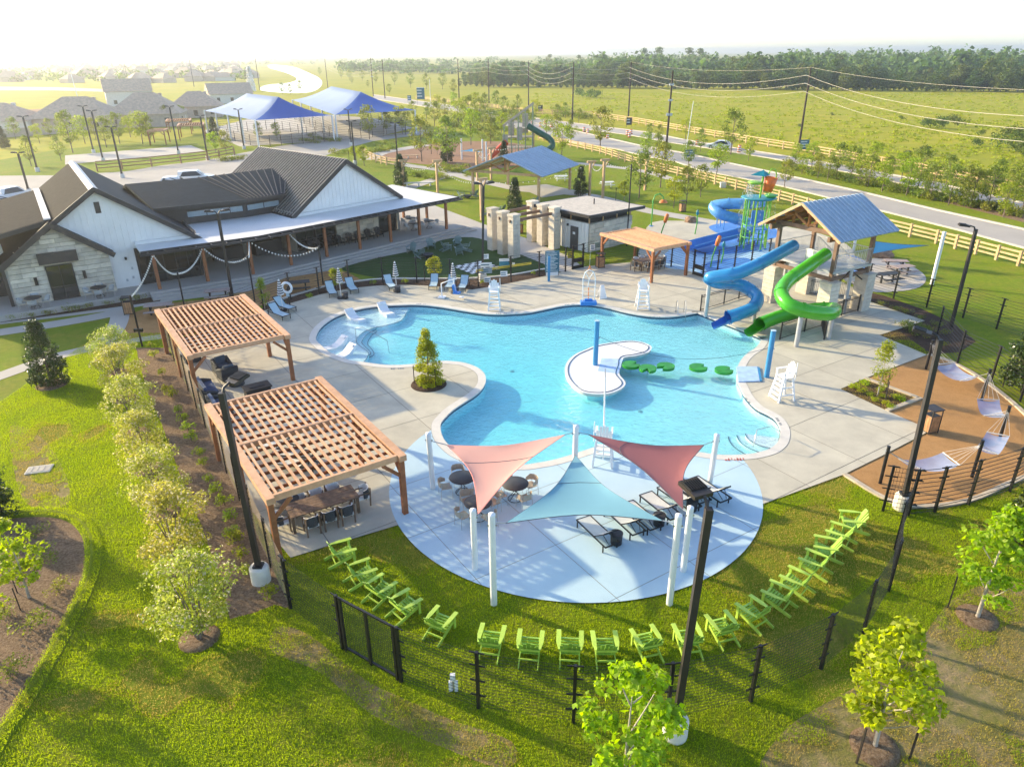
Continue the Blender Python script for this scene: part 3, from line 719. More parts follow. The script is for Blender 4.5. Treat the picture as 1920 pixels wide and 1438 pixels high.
# --- central clerestory and its folded roof
fold_e, fold_r = lineX(FA, -4.1, FB, -2.1), lineX(FA, -10.6, FB, -9.)
for (f, t_w, t_e, t_r, s_a, s_b, nm) in ((FA, -5., -4.1, -10.6, 3.2, None, 0), (FB, -3., -2.1, -9., None, -.6, 1)):
    fw_ = lineX(FA, -5., FB, -3.)
    pa, pb_ = (f(s_a + 1.5, t_w, 0), fw_) if nm == 0 else (fw_, f(s_b - 4.2, t_w, 0))
    b = MB(); b.add([(*pa.xy, 3.3), (*pb_.xy, 3.3), (*pb_.xy, 5.35), (*pa.xy, 5.35)], [(0, 1, 2, 3)]); cw = b.build('clerestory_wall', 'trim_dark', club)
    ea, er, eb, ebr = (f(s_a + .9, t_e, 5.35), f(s_a, t_r, 6.5), V((*fold_e.xy, 5.3)), V((*fold_r.xy, 6.5))) if nm == 0 else (V((*fold_e.xy, 5.3)), V((*fold_r.xy, 6.5)), f(-5.2, t_e, 5.25), f(-.6, t_r, 6.5))
    b = MB(); b.slab([ea, eb, ebr, er], .22); r_ = b.build('roof', 'roof_slate', club)
    if nm: seams(r_, er, ebr, ea, eb, 11, 'trim_dark', w=.07, h=.07)
    b = MB(); b.beam(ea + V((0, 0, -.12)), eb + V((0, 0, -.12)), .1, .24); b.build('fascia', 'trim_dark', r_)
    L_ = (pb_ - pa).length; n = 3 if nm == 0 else 2
    for i in range(n):
        k0, k1 = ((.3, .52), (.53, .8), (.81, .96))[i] if nm == 0 else ((.04, .44), (.46, .84))[i]
        b = MB(); d = (pb_ - pa).normalized(); nn = V((d.y, -d.x, 0)) * .05
        a_, c_ = pa.lerp(pb_, k0) + nn, pa.lerp(pb_, k1) + nn
        b.add([(*a_.xy, 4.18), (*c_.xy, 4.18), (*c_.xy, 4.64), (*a_.xy, 4.64)], [(0, 1, 2, 3)]); w_ = b.build('clerestory_window', 'glass_pale', cw)
        b = MB(); b.beam(V((*a_.xy, 4.16)), V((*c_.xy, 4.16)), .08, .05); b.beam(V((*a_.xy, 4.66)), V((*c_.xy, 4.66)), .08, .05); b.build('frame', 'trim_dark', w_)
# back half of the central roof
b = MB(); b.slab([FA(3.2, -10.6, 6.5), V((*fold_r.xy, 6.5)), FB(-.6, -9, 6.5), FB(-.6, -15, 5.2), FA(3.2, -16, 5.2)], .2); b.build('roof', 'roof_slate', club)
# --- right wing gable
GW, GA, GE = 5.95, 7.86, 3.86
b = MB(); b.add([FB(-GW + .1, 0, 3.3), FB(GW - .1, 0, 3.3), FB(GW - .1, 0, GE), FB(0, 0, GA - .1), FB(-GW + .1, 0, GE)], [(0, 1, 2, 3, 4)])
b.add([FB(-GW + .1, 0, 3.3), FB(-GW + .1, -14, 3.3), FB(-GW + .1, -14, GE), FB(-GW + .1, 0, GE)], [(3, 2, 1, 0)])
b.add([FB(GW - .1, 0, ZF), FB(GW - .1, -14, ZF), FB(GW - .1, -14, GE), FB(GW - .1, 0, GE)], [(0, 1, 2, 3)])
gw = b.build('wall', 'board_white', club)
b = MB()
for k in range(-14, 15):
    s = k * .405; zt = GA - .2 - abs(s) * (GA - GE) / GW
    if zt > 3.9: fbox(b, FB, s - .025, s + .025, 0, .03, 3.75, zt)
b.build('batten', 'board_white', gw, kind='stuff')
ql, qr = gable_roof(FB, GW, GA, GE, .3, -14.7, 'roof_metal', 'roof_metal', oh=.2)
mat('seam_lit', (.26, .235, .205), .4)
sl = (GA - GE) / GW; e = GW + .2; ze = GA - sl * e
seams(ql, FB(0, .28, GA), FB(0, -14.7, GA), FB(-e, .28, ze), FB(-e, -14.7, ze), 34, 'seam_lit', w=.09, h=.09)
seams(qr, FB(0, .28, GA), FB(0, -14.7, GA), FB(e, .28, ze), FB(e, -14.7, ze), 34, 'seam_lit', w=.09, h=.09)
for s in (-GW - .05, GW + .1):
    b = MB(); b.tube([FB(s, .25, 3.9), FB(s * .99, .25, 3.6), FB(s * .985, .1, 3.42)], .05, 6); b.build('downspout', 'trim_dark', gw)
# porch back wall of the right wing
b = MB(); fbox(b, FB, -1.5, 3.4, -.5, -.3, ZF, 3.3); bw = b.build('stone_wall', 'mortar', club)
stones(bw, FB, -1.5, 3.4, -.3, ZF, 3.2, seed=9)
b = MB(); fbox(b, FB, -5.8, -1.5, -.6, -.4, ZF, 3.3); fbox(b, FB, 3.4, 5.8, -.6, -.4, ZF, 3.3); tw = b.build('wall', 'trim_dark', club)
glazing(tw, FB, -5.7, -1.6, -.34, ZF, 3.1, 4, (1.3,)); glazing(tw, FB, 3.5, 5.5, -.34, ZF, 3.1, 1, (1.9,), name='door')
b = MB(); fbox(b, FB, 4.2, 6.6, -10, -6, 4.1, 4.4); b.build('low_roof', 'roof_slate', club)
b = MB(); fbox(b, FB, 4.4, 7.2, -9.8, -6.2, 3.5, 4.1); b.build('low_wall', 'mortar', club)
# --- porch roof
def ring(tA, tB, z, sA=1.85, sB=10.4): return [V((*p.xy, z)) for p in bent(tA, tB, sA, sB)]
o_, i_ = ring(2.35, 3.85, 3.5), ring(-5., -6.5, 3.62)
i_[1] = V((*lineX(FA, -5., FB, -3.).xy, 3.62)); i_[2] = FB(10.4, -6.5, 3.62)
b = MB(); b.slab([o_[0], o_[1], V((*lineX(FA, -5, FB, -3).xy, 3.62)), FA(1.85, -5, 3.62)], .12); b.slab([o_[1], o_[2], FB(10.4, -6.5, 3.62), FB(-5.8, -6.5, 3.62), V((*lineX(FA, -5, FB, -3).xy, 3.62))], .12)
pr = b.build('porch_roof', 'membrane', club)
b = MB(); b.beam(FA(1.85, .1, 3.68), FA(6.5, .1, 3.68), .16, .25); b.build('roof_curb', 'membrane', pr); b = MB(); b.beam(FB(-5.8, .15, 3.7), FB(5.8, .15, 3.7), .2, .25); b.build('roof_curb', 'membrane', pr)
b = MB(); of = ring(2.4, 3.9, 3.42); b.beam(of[0], of[1], .08, .22); b.beam(of[1], of[2], .08, .22); b.beam(of[2], FB(10.45, -6.5, 3.5), .08, .22); b.build('fascia', 'trim_dark', pr)
b = MB(); of = ring(1.94, 3.25, 3.18); b.beam(of[0], of[1], .16, .3); b.beam(of[1], of[2], .16, .3); b.build('porch_beam', 'trim_dark', pr)
for f, t, s0, s1, n in ((FA, 1.9, 2.3, 11.2, 9), (FB, 3.2, -9.6, 10.2, 21)):
    for i in range(n):
        s = s0 + (s1 - s0) * i / (n - 1); b = MB(); b.beam(f(s, t - 1.2, 3.38), f(s, t + 1.15, 3.38), .09, .16); b.build('rafter', 'trim_dark', pr)
b = MB(); oo = ring(2.95, 4.45, 3.36); b.beam(oo[0], oo[1], .08, .12); b.beam(oo[1], oo[2], .08, .12); b.build('outer_rail', 'trim_dark', pr)
for p in [FA(2.67, 1.94, 0), FA(6.17, 1.94, 0), FA(9.65, 1.94, 0)] + [FB(-8.6 + 3.55 * k, 3.25, 0) for k in range(6)] + [FB(9.9, -.5, 0), FB(9.9, -4.3, 0)]:
    b = MB(); b.box((p.x, p.y, ZF + 1.35), (.22, .22, 2.7), R(40)); b.build('porch_post', 'cedar', club)

# ------------------------------------------------------------------ restroom block
rc = V((7.3, 67.9, 0)); FC = Fr(rc, 41.0)
rest = thing('restroom_building', 'small restroom block with limestone walls and tilted flat roof beside the cafe pergola', 'building')
b = MB(); b.prism([p.xy for p in (FC(-2.9, 2.9, 0), FC(2.9, 2.9, 0), FC(2.9, -2.9, 0), FC(-2.9, -2.9, 0))], -.02, 2.55); rw = b.build('wall', 'mortar', rest)
stones(rw, FC, -2.9, 2.9, 2.9, 0, 2.55, seed=21, hgt=(.3, .42), ln=(.6, 1.2))
b = MB(); b.add([FC(-2.96, 2.9, 0), FC(-2.96, -2.9, 0), FC(-2.96, -2.9, 2.6), FC(-2.96, 2.9, 2.6)], [(0, 1, 2, 3)])
for k in range(15): b.box(FC(-2.98, -2.8 + .4 * k, 1.3), (.04, .05, 2.55), R(41))
b.build('board_wall', 'board_white', rest)
b = MB(); b.box(FC(-3.02, 1.2, 1.05), (.06, .95, 2.1), R(41)); dr = b.build('door', 'grey_door', rest)
b = MB(); b.box(FC(-3.07, 1.2, 1.5), (.02, .3, .22), R(41)); b.build('sign', 'white_paint', dr)
b = MB(); b.box(FC(-3.1, .4, 2.15), (.14, .14, .2), R(41)); b.build('wall_lamp', 'black_metal', rest)
b = MB(); b.prism([p.xy for p in (FC(-2.5, 2.6, 0), FC(2.6, 2.6, 0), FC(2.6, -2.6, 0), FC(-2.5, -2.6, 0))], 2.5, 3.2); b.build('louvre_band', 'interior', rest)
for s, t in ((-2.8, 2.8), (-1, 2.8), (.9, 2.8), (2.8, 2.8), (-2.8, .5), (-2.8, -1.5)):
    b = MB(); b.box(FC(s, t, 2.9), (.1, .1, .75), R(41)); b.build('roof_post', 'timber', rest)
rt = [FC(-3.75, 3.7, 3.55), FC(3.75, 3.7, 3.4), FC(3.75, -3.7, 3.4), FC(-3.75, -3.7, 3.55)]
mat('gravel_roof', (.55, .49, .41), .9, .12, 3, .3, 20)
b = MB(); b.slab(rt, .1); ro = b.build('roof', 'gravel_roof', rest)
b = MB()
for i in range(4): b.beam(rt[i] + V((0, 0, -.12)), rt[(i + 1) % 4] + V((0, 0, -.12)), .14, .26)
b.build('fascia', 'trim_dark', ro)
b = MB(); b.cyl(FC(.8, 0, 3.45), .06, .5, 8); b.build('vent_pipe', 'black_metal', ro)
# ------------------------------------------------------------------ stone gateway columns with beams
cn, cf = PL([(925, 468), (944, 476), (964, 483)]), PL([(998, 452), (1017, 460), (1039, 466)])
for row, nm in ((cn, 'beside the dark green turf'), (cf, 'beside the restroom block')):
    for i, p in enumerate(row):
        c = thing('stone_column', ORD[i] + ' limestone column of the trellis gateway from the lawn side, ' + nm, 'column', p, R(41), 'gateway columns ' + nm)
        b = MB(); b.box((0, 0, 1.85), (.78, .62, 3.7)); b.build('core', 'mortar', c)
        b = MB(); r = random.Random(i); z = 0
        while z < 3.6:
            h = min(r.uniform(.24, .4), 3.7 - z)
            k = r.uniform(.35, .65); d1, d2 = r.uniform(.42, .46), r.uniform(.34, .38)
            b.box((-.42 + .42 * k, 0, z + h / 2), (.84 * k - .02, .70 + r.uniform(-.02, .03), h - .02)); b.box((.42 * k, 0, z + h / 2), (.84 * (1 - k) - .02, .70 + r.uniform(-.02, .03), h - .02)); z += h
        b.build('stone_block', 'stone', c, kind='stuff')
        b = MB(); b.box((0, 0, 3.76), (.95, .8, .14)); b.build('cap', 'stone', c)
for i, (p, q) in enumerate(zip(cn, cf)):
    d = (q - p).normalized() * .5
    tag(MB().beam(p - d + V((0, 0, 3.25)), q + d + V((0, 0, 3.25)), .12, .26).build('trellis_beam', 'timber_brown'), 'brown timber beam spanning two limestone gateway columns', 'beam', 'trellis beams of the stone gateway')

# ------------------------------------------------------------------ pergolas
def pergola(label, corner, deg, wid, leng, h, bays, nsl, npl, post=.2):
    """corner = front right post; width runs back along -s, length runs along -t; slats along the length"""
    f = Fr(corner, deg); g = thing('pergola', label, 'pergola')
    n = bays + 1
    for i in range(n):
        t = -leng * i / bays
        for s in (0, -wid):
            p = f(s, t, 0); b = MB(); b.box((p.x, p.y, (h - .02) / 2), (post, post, h - .02), R(deg)); b.build('post', 'cedar' if post > .19 else 'cedar_light', g)
            for dt in ((-1,) if i == 0 else (1,) if i == n - 1 else (1, -1)):
                b = MB(); b.beam(f(s, t, h - 1.), f(s, t + dt * .75, h - .28), .1, .13); b.build('brace', 'cedar', g)
            ds = .75 if s < 0 else -.75
            if i in (0, n - 1): b = MB(); b.beam(f(s, t, h - 1.), f(s + ds, t, h - .28), .1, .13); b.build('brace', 'cedar', g)
    for s in (0, -wid):
        b = MB(); b.beam(f(s, .22, h - .1), f(s, -leng - .22, h - .1), .3, .24); b.build('beam', 'cedar_light', g)
    for i in range(n):
        t = -leng * i / bays; b = MB(); b.beam(f(-.16, t, h - .11), f(-wid + .16, t, h - .11), .12, .25); b.build('cross_beam', 'cedar_light', g)
    for k in range(bays):
        for j in range(1, npl + 1):
            t = -leng * (k + j / (npl + 1)) / bays; b = MB(); b.beam(f(-.14, t, h - .15), f(-wid + .14, t, h - .15), .06, .12); b.build('purlin', 'cedar_dark', g)
        for j in range(nsl):
            s = -.15 - (wid - .3) * (j + .5) / nsl
            b = MB(); b.beam(f(s, -leng * k / bays - .07, h - .045), f(s, -leng * (k + 1) / bays + .07, h - .045), .085, .08); b.build('slat', 'cedar_light', g)
    return f
PG1 = pergola('large cedar slatted pergola over the dining tables beside the blue patio', (-4.26, 23.5), 34, 5.0, 8.5, 2.72, 2, 16, 6)
PG2 = pergola('large cedar slatted pergola over the lounge seating with fire table', (-12.2, 36.3), 34, 5.0, 8.4, 2.76, 2, 17, 7)
PG3 = pergola('smaller cedar pergola shading the dining table beside the splash pad', P(1285, 517).xy[:] , 32, 3.7, 6.2, 2.75, 1, 12, 5, post=.2)
# ================================================================== POOLSIDE THINGS
mat('lime', (.44, .62, .08), .5, .1, 2); mat('lime_dark', (.29, .50, .06), .5, .12, 2); objrand('lime', .1); objrand('lime_dark', .1)
mat('sling_blue', (.44, .58, .64), .7, .05); mat('sling_pale', (.62, .64, .60), .7, .05)
mat('navy', (.015, .018, .03), .6); mat('canvas_white', (.74, .72, .70), .7)
mat('charcoal', (.03, .032, .036), .6, .15); mat('wicker', (.045, .05, .058), .8, .3, 30); mat('cushion', (.06, .09, .13), .85, .15, 3)
mat('cushion_blue', (.05, .09, .19), .85, .15, 3); mat('cushion_white', (.66, .67, .68), .8, .05)
mat('teak', (.17, .105, .065), .6, .3, 4, .15, 40); mat('wire_tan', (.42, .36, .28), .5, .1); mat('bin_wood', (.42, .22, .10), .6, .2, 4); objrand('bin_wood', .15)
mat('pool_blue', (.04, .22, .62), .4, .05); mat('post_blue', (.05, .26, .50), .4, .05); mat('orange', (.72, .20, .04), .5)
mat('mat_blue', (.42, .58, .80), .7); mat('pad_green', (.03, .30, .03), .45, .2, 1.5); mat('ring_white', (.8, .8, .8), .5)
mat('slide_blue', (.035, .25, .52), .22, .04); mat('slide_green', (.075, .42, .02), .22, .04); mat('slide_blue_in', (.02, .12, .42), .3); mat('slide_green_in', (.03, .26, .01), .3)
def PZ(px, py, z=ZD): return P(px, py, z)
# ------------------------------------------------------------------ lime lawn chairs
def lawn_chair(name, label, group, m, m2):
    t = thing(name, label, 'chair', group=group)
    for i in range(6):
        k = i / 5; y, z = .27 - .47 * k, .37 - .13 * k; b = MB(); b.box((0, y, z), (.54, .085, .022), rx=-.27); b.build('seat_slat', m, t)
    for i in range(5):
        x = (i - 2) * .112; top = .98 - abs(i - 2) * .05; b = MB(); b.beam((x, -.19, .24), (x * 1.12, -.50, top - .06), .1, .02, up=(0, 1, .3)); b.build('back_slat', m, t)
    for s in (-1, 1):
        b = MB(); b.add([(s * .27, .40, .56), (s * .41, .40, .56), (s * .41, -.1, .575), (s * .345, -.42, .585), (s * .29, -.42, .585), (s * .265, 0, .57)], [(0, 1, 2, 3, 4, 5)]); b.add([(x, y, z + .025) for x, y, z in b.v], [(0, 1, 2, 3, 4, 5)])
        b.add(b.v[:12], [(i, (i + 1) % 6, 6 + (i + 1) % 6, 6 + i) for i in range(6)]); b.build('armrest', m2, t)
        b = MB(); b.beam((s * .32, .29, 0), (s * .32, .29, .56), .09, .03, up=(1, 0, 0)); b.build('leg', m2, t)
        b = MB(); b.beam((s * .285, .32, .30), (s * .285, -.66, .03), .03, .12); b.build('leg', m2, t)
    for y, z in ((-.42, .56), (-.38, .14)): b = MB(); b.box((0, y, z), (.62, .03, .06)); b.build('rail', m2, t)
    return t
K = Kind(lawn_chair('lawn_chair', 'lime green slatted lawn chair standing in the arc around the blue patio', 'lime chairs in an arc on the lawn', 'lime_dark', 'lime'))
ring_px = [(646, 1045), (683, 1084), (717, 1115), (763, 1145), (828, 1178), (922, 1210), (994, 1221), (1068, 1222), (1133, 1223), (1210, 1214), (1287, 1207), (1350, 1186), (1407, 1158), (1452, 1128), (1486, 1100), (1520, 1066), (1543, 1038), (1568, 1012), (1592, 988)]
for i, (x, y) in enumerate(ring_px):
    p = P(x, y + 4); a = heading(p, CC) - math.pi / 2 + rnd.uniform(-.2, .2)
    if i in (5, 6, 7, 8): a = heading(p, CC) * .35 + math.pi / 2 * .65 - math.pi / 2 + rnd.uniform(-.06, .06)
    K.put(p, a, ORD[i] + ' lime green lawn chair of the arc counted from the dining pergola')
KB = Kind(lawn_chair('lawn_chair', 'black slatted lawn chair against the stone porch wall of the clubhouse', 'black chairs on the porch', 'black_metal', 'black_metal'))
for i, s in enumerate((2.6, 1.45, .25, -.7, -1.9, -2.9, -4.2, -4.9)): KB.put(FB(s, .75, ZF), R(47.5 + 180 - 12), ORD[i] + ' black porch chair counted from the porch corner with the cafe tables')
mat('sage', (.16, .24, .22), .5, .1)
KS = Kind(lawn_chair('lawn_chair', 'sage green lawn chair beside a fire bowl on the artificial turf', 'sage chairs on the turf', 'sage', 'sage'))
for x, y, a in ((772, 474, 160), (787, 483, 40), (808, 466, 200), (838, 470, -60), (858, 462, 175), (872, 472, 90), (861, 476, 10)): KS.put(P(x, y), R(a))
LBL = 'sage green lawn chair on the open lawn behind the stone gateway'
for x, y, a in ((865, 371, -60), (889, 369, 60), (843, 377, 90), (910, 405, -100), (940, 398, 60), (1002, 382, 60)): KS.put(P(x, y), R(a), LBL, group='sage chairs on the lawn')
def fire_bowl(p, label):
    t = thing('fire_bowl', label, 'fire bowl', p); MB().lathe([(.15, 0), (.5, .3), (.55, .38), (.48, .38), (.3, .28), (.01, .26)], 16).build('bowl', 'charcoal', t); MB().cyl((0, 0, 0), .2, .2, 10).build('foot', 'charcoal', t)
fire_bowl(P(802, 484), 'dark round fire bowl among sage chairs on the turf near the umbrellas'); fire_bowl(P(877, 372), 'dark round fire bowl between two chairs on the open lawn'); fire_bowl(P(985, 392), 'dark round fire bowl on the lawn beside the restroom block')
# ------------------------------------------------------------------ sling loungers
def lounger(label, group, sling, back=48):
    t = thing('sun_lounger', label, 'sun lounger', group=group)
    for s in (-1, 1):
        b = MB(); b.beam((s * .31, .98, .31), (s * .31, -.95, .31), .035, .05); b.build('side_rail', 'black_metal', t)
        for y in (.9, -.8): b = MB(); b.beam((s * .31, y, 0), (s * .31, y, .3), .04, .04); b.build('leg', 'black_metal', t)
    b = MB(); b.beam((-.31, .97, .31), (.31, .97, .31), .035, .05); b.build('end_rail', 'black_metal', t)
    b = MB(); b.beam((-.31, -.94, .31), (.31, -.94, .31), .035, .05); b.build('end_rail', 'black_metal', t)
    c, s_ = math.cos(R(back)), math.sin(R(back)); L_ = .78
    n = 6; vs = []
    for i in range(n + 1):
        y = .95 - 1.15 * i / n; vs += [(-.285, y, .325 - .015 * math.sin(math.pi * i / n)), (.285, y, .325 - .015 * math.sin(math.pi * i / n))]
    for i in range(1, 5): vs += [(-.285, -.2 - L_ * c * i / 4, .325 + L_ * s_ * i / 4), (.285, -.2 - L_ * c * i / 4, .325 + L_ * s_ * i / 4)]
    k = len(vs) // 2; b = MB(); b.add(vs, [(2 * i + 1, 2 * i, 2 * i + 2, 2 * i + 3) for i in range(k - 1)]); b.add([(x, y, z - .015) for x, y, z in vs], [(2 * i, 2 * i + 1, 2 * i + 3, 2 * i + 2) for i in range(k - 1)]); b.build('sling', sling, t)
    bf = MB(); q = (-.2 - L_ * c, .32 + L_ * s_)
    for s in (-1, 1): bf.beam((s * .3, -.2, .32), (s * .3, *q), .035, .04)
    bf.beam((-.3, *q), (.3, *q), .04, .05); bf.beam((-.2, -.2 - .5 * c, .32 + .5 * s_), (-.1, -.85, .31), .02, .02); bf.beam((.2, -.2 - .5 * c, .32 + .5 * s_), (.1, -.85, .31), .02, .02)
    bf.build('backrest_frame', 'black_metal', t); return t
def aim(a, b):
    """heading so that +Y points from pixel a (head) to pixel b (foot)"""
    p, q = P(*a), P(*b); return (p + q) / 2, heading(p, q) - math.pi / 2
K = Kind(lounger('pale blue sling lounger by the mulch bed behind the pool', 'pale blue loungers behind the pool', 'sling_blue', 42))
for i, (a, b) in enumerate((((512, 575), (556, 588)), ((503, 587), (545, 603)), ((613, 540), (631, 565)), ((650, 535), (670, 556)), ((722, 530), (742, 550)), ((818, 527), (810, 550)), ((852, 530), (838, 550)), ((876, 530), (862, 553)))):
    p, r = aim(a, b); K.put(p + V((0, 0, ZD)), r, ORD[i] + ' pale blue lounger behind the pool counted from the far pergola')
K = Kind(lounger('black framed lounger with pale sling on the painted patio under the sails', 'black framed loungers on the blue patio', 'sling_pale', 38))
a_, b_ = P(1094, 982), P(1152, 1035); dr_ = heading(b_, a_) - math.pi / 2
for i, px in enumerate(((1120, 1010), (1170, 988), (1202, 979), (1238, 961), (1272, 945), (1292, 932), (1328, 930))): K.put(P(*px) + V((0, 0, ZD + .004)), dr_ + rnd.uniform(-.05, .05), ORD[i] + ' black framed lounger on the blue patio counted from under the teal sail')
dt = thing('drum_table', 'black drum side table between loungers', 'side table', group='drum tables beside the loungers')
MB().lathe([(.01, .46), (.23, .46), (.21, .02), (.01, .02)], 16).build('body', 'charcoal', dt); MB().cyl((0, 0, .46), .24, .02, 16).build('top', 'charcoal', dt)
K = Kind(dt)
for px, lb in (((1155, 1020), 'black drum table beside the lounger under the teal sail'), ((1235, 985), 'black drum table between the middle loungers of the blue patio'), ((1296, 957), 'black drum table under the tip of the red sail'), ((648, 561), 'black drum table at the second striped umbrella from the far pergola'), ((746, 549), 'black drum table at the lone blue lounger and its umbrella'), ((855, 551), 'black drum table at the striped umbrella beside the pool lift')): K.put(P(*px) + V((0, 0, ZD + .003)), 0, lb)
# ------------------------------------------------------------------ closed striped umbrellas
u = thing('closed_umbrella', 'closed black and white striped umbrella beside the loungers', 'umbrella', group='closed striped umbrellas')
MB().cyl((0, 0, .08), .022, 2.2, 8).build('pole', 'white_paint', u); MB().lathe([(.01, .1), (.28, .1), (.3, 0)], 14).build('base', 'charcoal', u)
b = MB(); nst = 13
for i in range(nst):
    z0, z1 = 2.28 - 1.05 * i / nst, 2.28 - 1.05 * (i + 1) / nst
    r0, r1 = .05 + .17 * (i / nst) ** .8, .05 + .17 * ((i + 1) / nst) ** .8
    n = 16; f = lambda r, j: r * (1 + .13 * (1 if j % 2 else -1))
    b.add([(f(r0, j) * math.cos(j * .3927), f(r0, j) * math.sin(j * .3927), z0) for j in range(n)] + [(f(r1, j) * math.cos(j * .3927), f(r1, j) * math.sin(j * .3927), z1) for j in range(n)], [(n + j, n + (j + 1) % n, (j + 1) % n, j) for j in range(n)], i % 2)
b.add([(f(.05, j) * math.cos(j * .3927), f(.05, j) * math.sin(j * .3927), 2.28) for j in range(16)] + [(0, 0, 2.36)], [(j, (j + 1) % 16, 16) for j in range(16)])
b.build('canopy', ['canvas_white', 'navy'], u); K = Kind(u)
for i, px in enumerate(((531, 584), (640, 560), (744, 547), (851, 550))): K.put(P(*px) + V((0, 0, ZD)), 0, ORD[i] + ' closed striped umbrella counted from the far pergola')
# ------------------------------------------------------------------ lifeguard chairs
def guard(label):
    t = thing('lifeguard_chair', label, 'lifeguard chair')
    for sx in (-1, 1):
        for sy in (-1, 1): b = MB(); b.beam((sx * .42, sy * .45, 0), (sx * .30, sy * .26, 1.25), .09, .09, up=(1, 0, 0)); b.build('leg', 'white_plastic', t)
        b = MB(); b.box((sx * .33, 0, 1.62), (.1, .62, .05)); b.build('armrest', 'white_plastic', t)
        b = MB(); b.beam((sx * .33, .26, 1.25), (sx * .33, .28, 1.62), .08, .06); b.build('arm_post', 'white_plastic', t)
        for z in (.35, .75): b = MB(); k = 1 - z / 1.25 * .3; b.box((sx * .40 * k, 0, z), (.05, .85 * k, .07)); b.build('side_rail', 'white_plastic', t)
    for i in range(5): z = .12 + .25 * i; b = MB(); b.box((0, .50 - .17 * z, z), (.74 - .16 * z, .14, .06)); b.build('step', 'white_plastic', t)
    for y in (-.2, 0, .2): b = MB(); b.box((0, y, 1.28), (.66, .17, .05)); b.build('seat_slat', 'white_plastic', t)
    for i in range(5):
        x = (i - 2) * .125; h = .78 - abs(i - 2) ** 2 * .06; b = MB(); b.beam((x, -.24, 1.26), (x * 1.1, -.38, 1.26 + h), .115, .04, up=(0, 1, 0)); b.build('back_slat', 'white_plastic', t)
    MB().cyl((-.42, -.3, 1.2), .025, .95, 6).build('rescue_tube_holder', 'white_plastic', t)
    return t
g0 = Kind(guard('white lifeguard chair at the rim beside the pool lift'))
g0.put(P(927, 580) + V((0, 0, ZD)), R(180)); g0.put(P(1204, 578) + V((0, 0, ZD)), R(180), 'white lifeguard chair at the rim near the small A-shaped sign')
g0.put(P(1465, 748) + V((0, 0, ZD)), R(105), 'white lifeguard chair on the concrete near the square planter'); g0.put(P(1130, 868) + V((0, 0, ZD)), R(-10), 'white lifeguard chair on the blue patio under the red sail')
pp = PV(1124, 697, P(1130, 868), 0)
t = thing('rescue_pole', 'slim tall white pole beside the lifeguard chair on the blue patio', 'pole', P(1131, 862) + V((0, 0, ZD)))
MB().tube([(0, 0, 0), (-.1, 0, pp.z - .4)], .035, 8).build('shaft', 'white_plastic', t); MB().tube([(-.1, 0, pp.z - .4), (-.12, 0, pp.z)], .02, 6).build('tip', 'galv', t)
# ------------------------------------------------------------------ in-pool loungers, pads, posts, mats
def ledge(label):
    t = thing('ledge_lounger', label, 'ledge lounger', group='white ledge loungers on the sun shelf')
    prof = [(1.0, 0), (.85, .22), (.45, .16), (.1, .12), (-.25, .2), (-.85, .62), (-.9, .6), (-.75, .3), (-.4, 0)]
    b = MB(); n = len(prof); b.add([(-.32, y, z) for y, z in prof] + [(.32, y, z) for y, z in prof], [tuple(range(n)), tuple(range(n, 2 * n))[::-1]] + [(i, (i + 1) % n, n + (i + 1) % n, n + i) for i in range(n)]); b.build('body', 'white_plastic', t)
    MB().box((0, -.68, .56), (.42, .16, .06), rx=-.6).build('headrest', 'white_plastic', t); return t
LL = ('white ledge lounger on the shelf nearest the striped umbrella with two loungers', 'white ledge lounger on the shelf nearest the deep water edge', 'white ledge lounger low on the shelf nearest the far pergola', 'white ledge lounger low on the shelf nearest the planter tree')
K = Kind(ledge('white moulded lounger resting in the shallow sun shelf of the pool'))
for i, (a, b) in enumerate((((652, 587), (680, 600)), ((712, 573), (735, 590)), ((645, 640), (608, 652)), ((658, 656), (626, 668)))):
    p, r = aim(a, b); K.put(V((p.x, p.y, -.24)), r, LL[i])
def pad():
    t = thing('lily_pad', 'green lily pad float on a tether beside the pool island', 'pool float', group='row of lily pad floats')
    a = [R(25 + 310 * i / 22) for i in range(23)]; lp = [(.52 * math.cos(x), .5 * math.sin(x)) for x in a] + [(.1, 0)]
    MB().prism(lp, 0, .16).build('body', 'pad_green', t)
    MB().tube([(0, 0, 0), (.05, .02, -.7)], .012, 4).build('tether', 'galv', t); return t
K = Kind(pad())
for i, px in enumerate(((1183, 687), (1214, 694), (1248, 690), (1309, 692), (1357, 697))): K.put(P(*px, -.02) + V((0, 0, 0)), R((20, -110, 215, 15, 10)[i]), ORD[i] + ' green lily pad float counted from the white island')
def vpost(base, h, label, z0):
    t = thing('net_post', label, 'post', P(*base, z0)); MB().cyl((0, 0, 0), .145, h, 16).build('pad_sleeve', 'post_blue', t); MB().cyl((0, 0, h), .15, .02, 16).build('cap', 'sling_blue', t); MB().box((.16, 0, h * .62), (.08, .06, .08)).build('hook', 'galv', t)
vpost((1116, 684), 2.7, 'blue padded net post standing on the white pool island', ZD); vpost((1437, 707), 2.75, 'blue padded net post standing on the pool edge', ZD)
na, nb = P(1116, 684) + V((.15, 0, 1.75)), P(1437, 707) + V((-.15, 0, 1.75))
tag(MB().tube([na.lerp(nb, i / 14) - V((0, 0, 1.0 * 4 * (i / 14) * (1 - i / 14))) for i in range(15)], .012, 4).build('net_cable', 'tile_line'), 'thin dark cable hanging between the two blue net posts', 'cable')
region('landing_mat', PL([(1128, 672), (1168, 674), (1159, 701), (1121, 696)], ZD), ZD + .02, 'mat_blue', parent=il)
t = thing('landing_pad', 'light blue landing pad on the pool edge beside the net post', 'mat', (0, 0, 0))
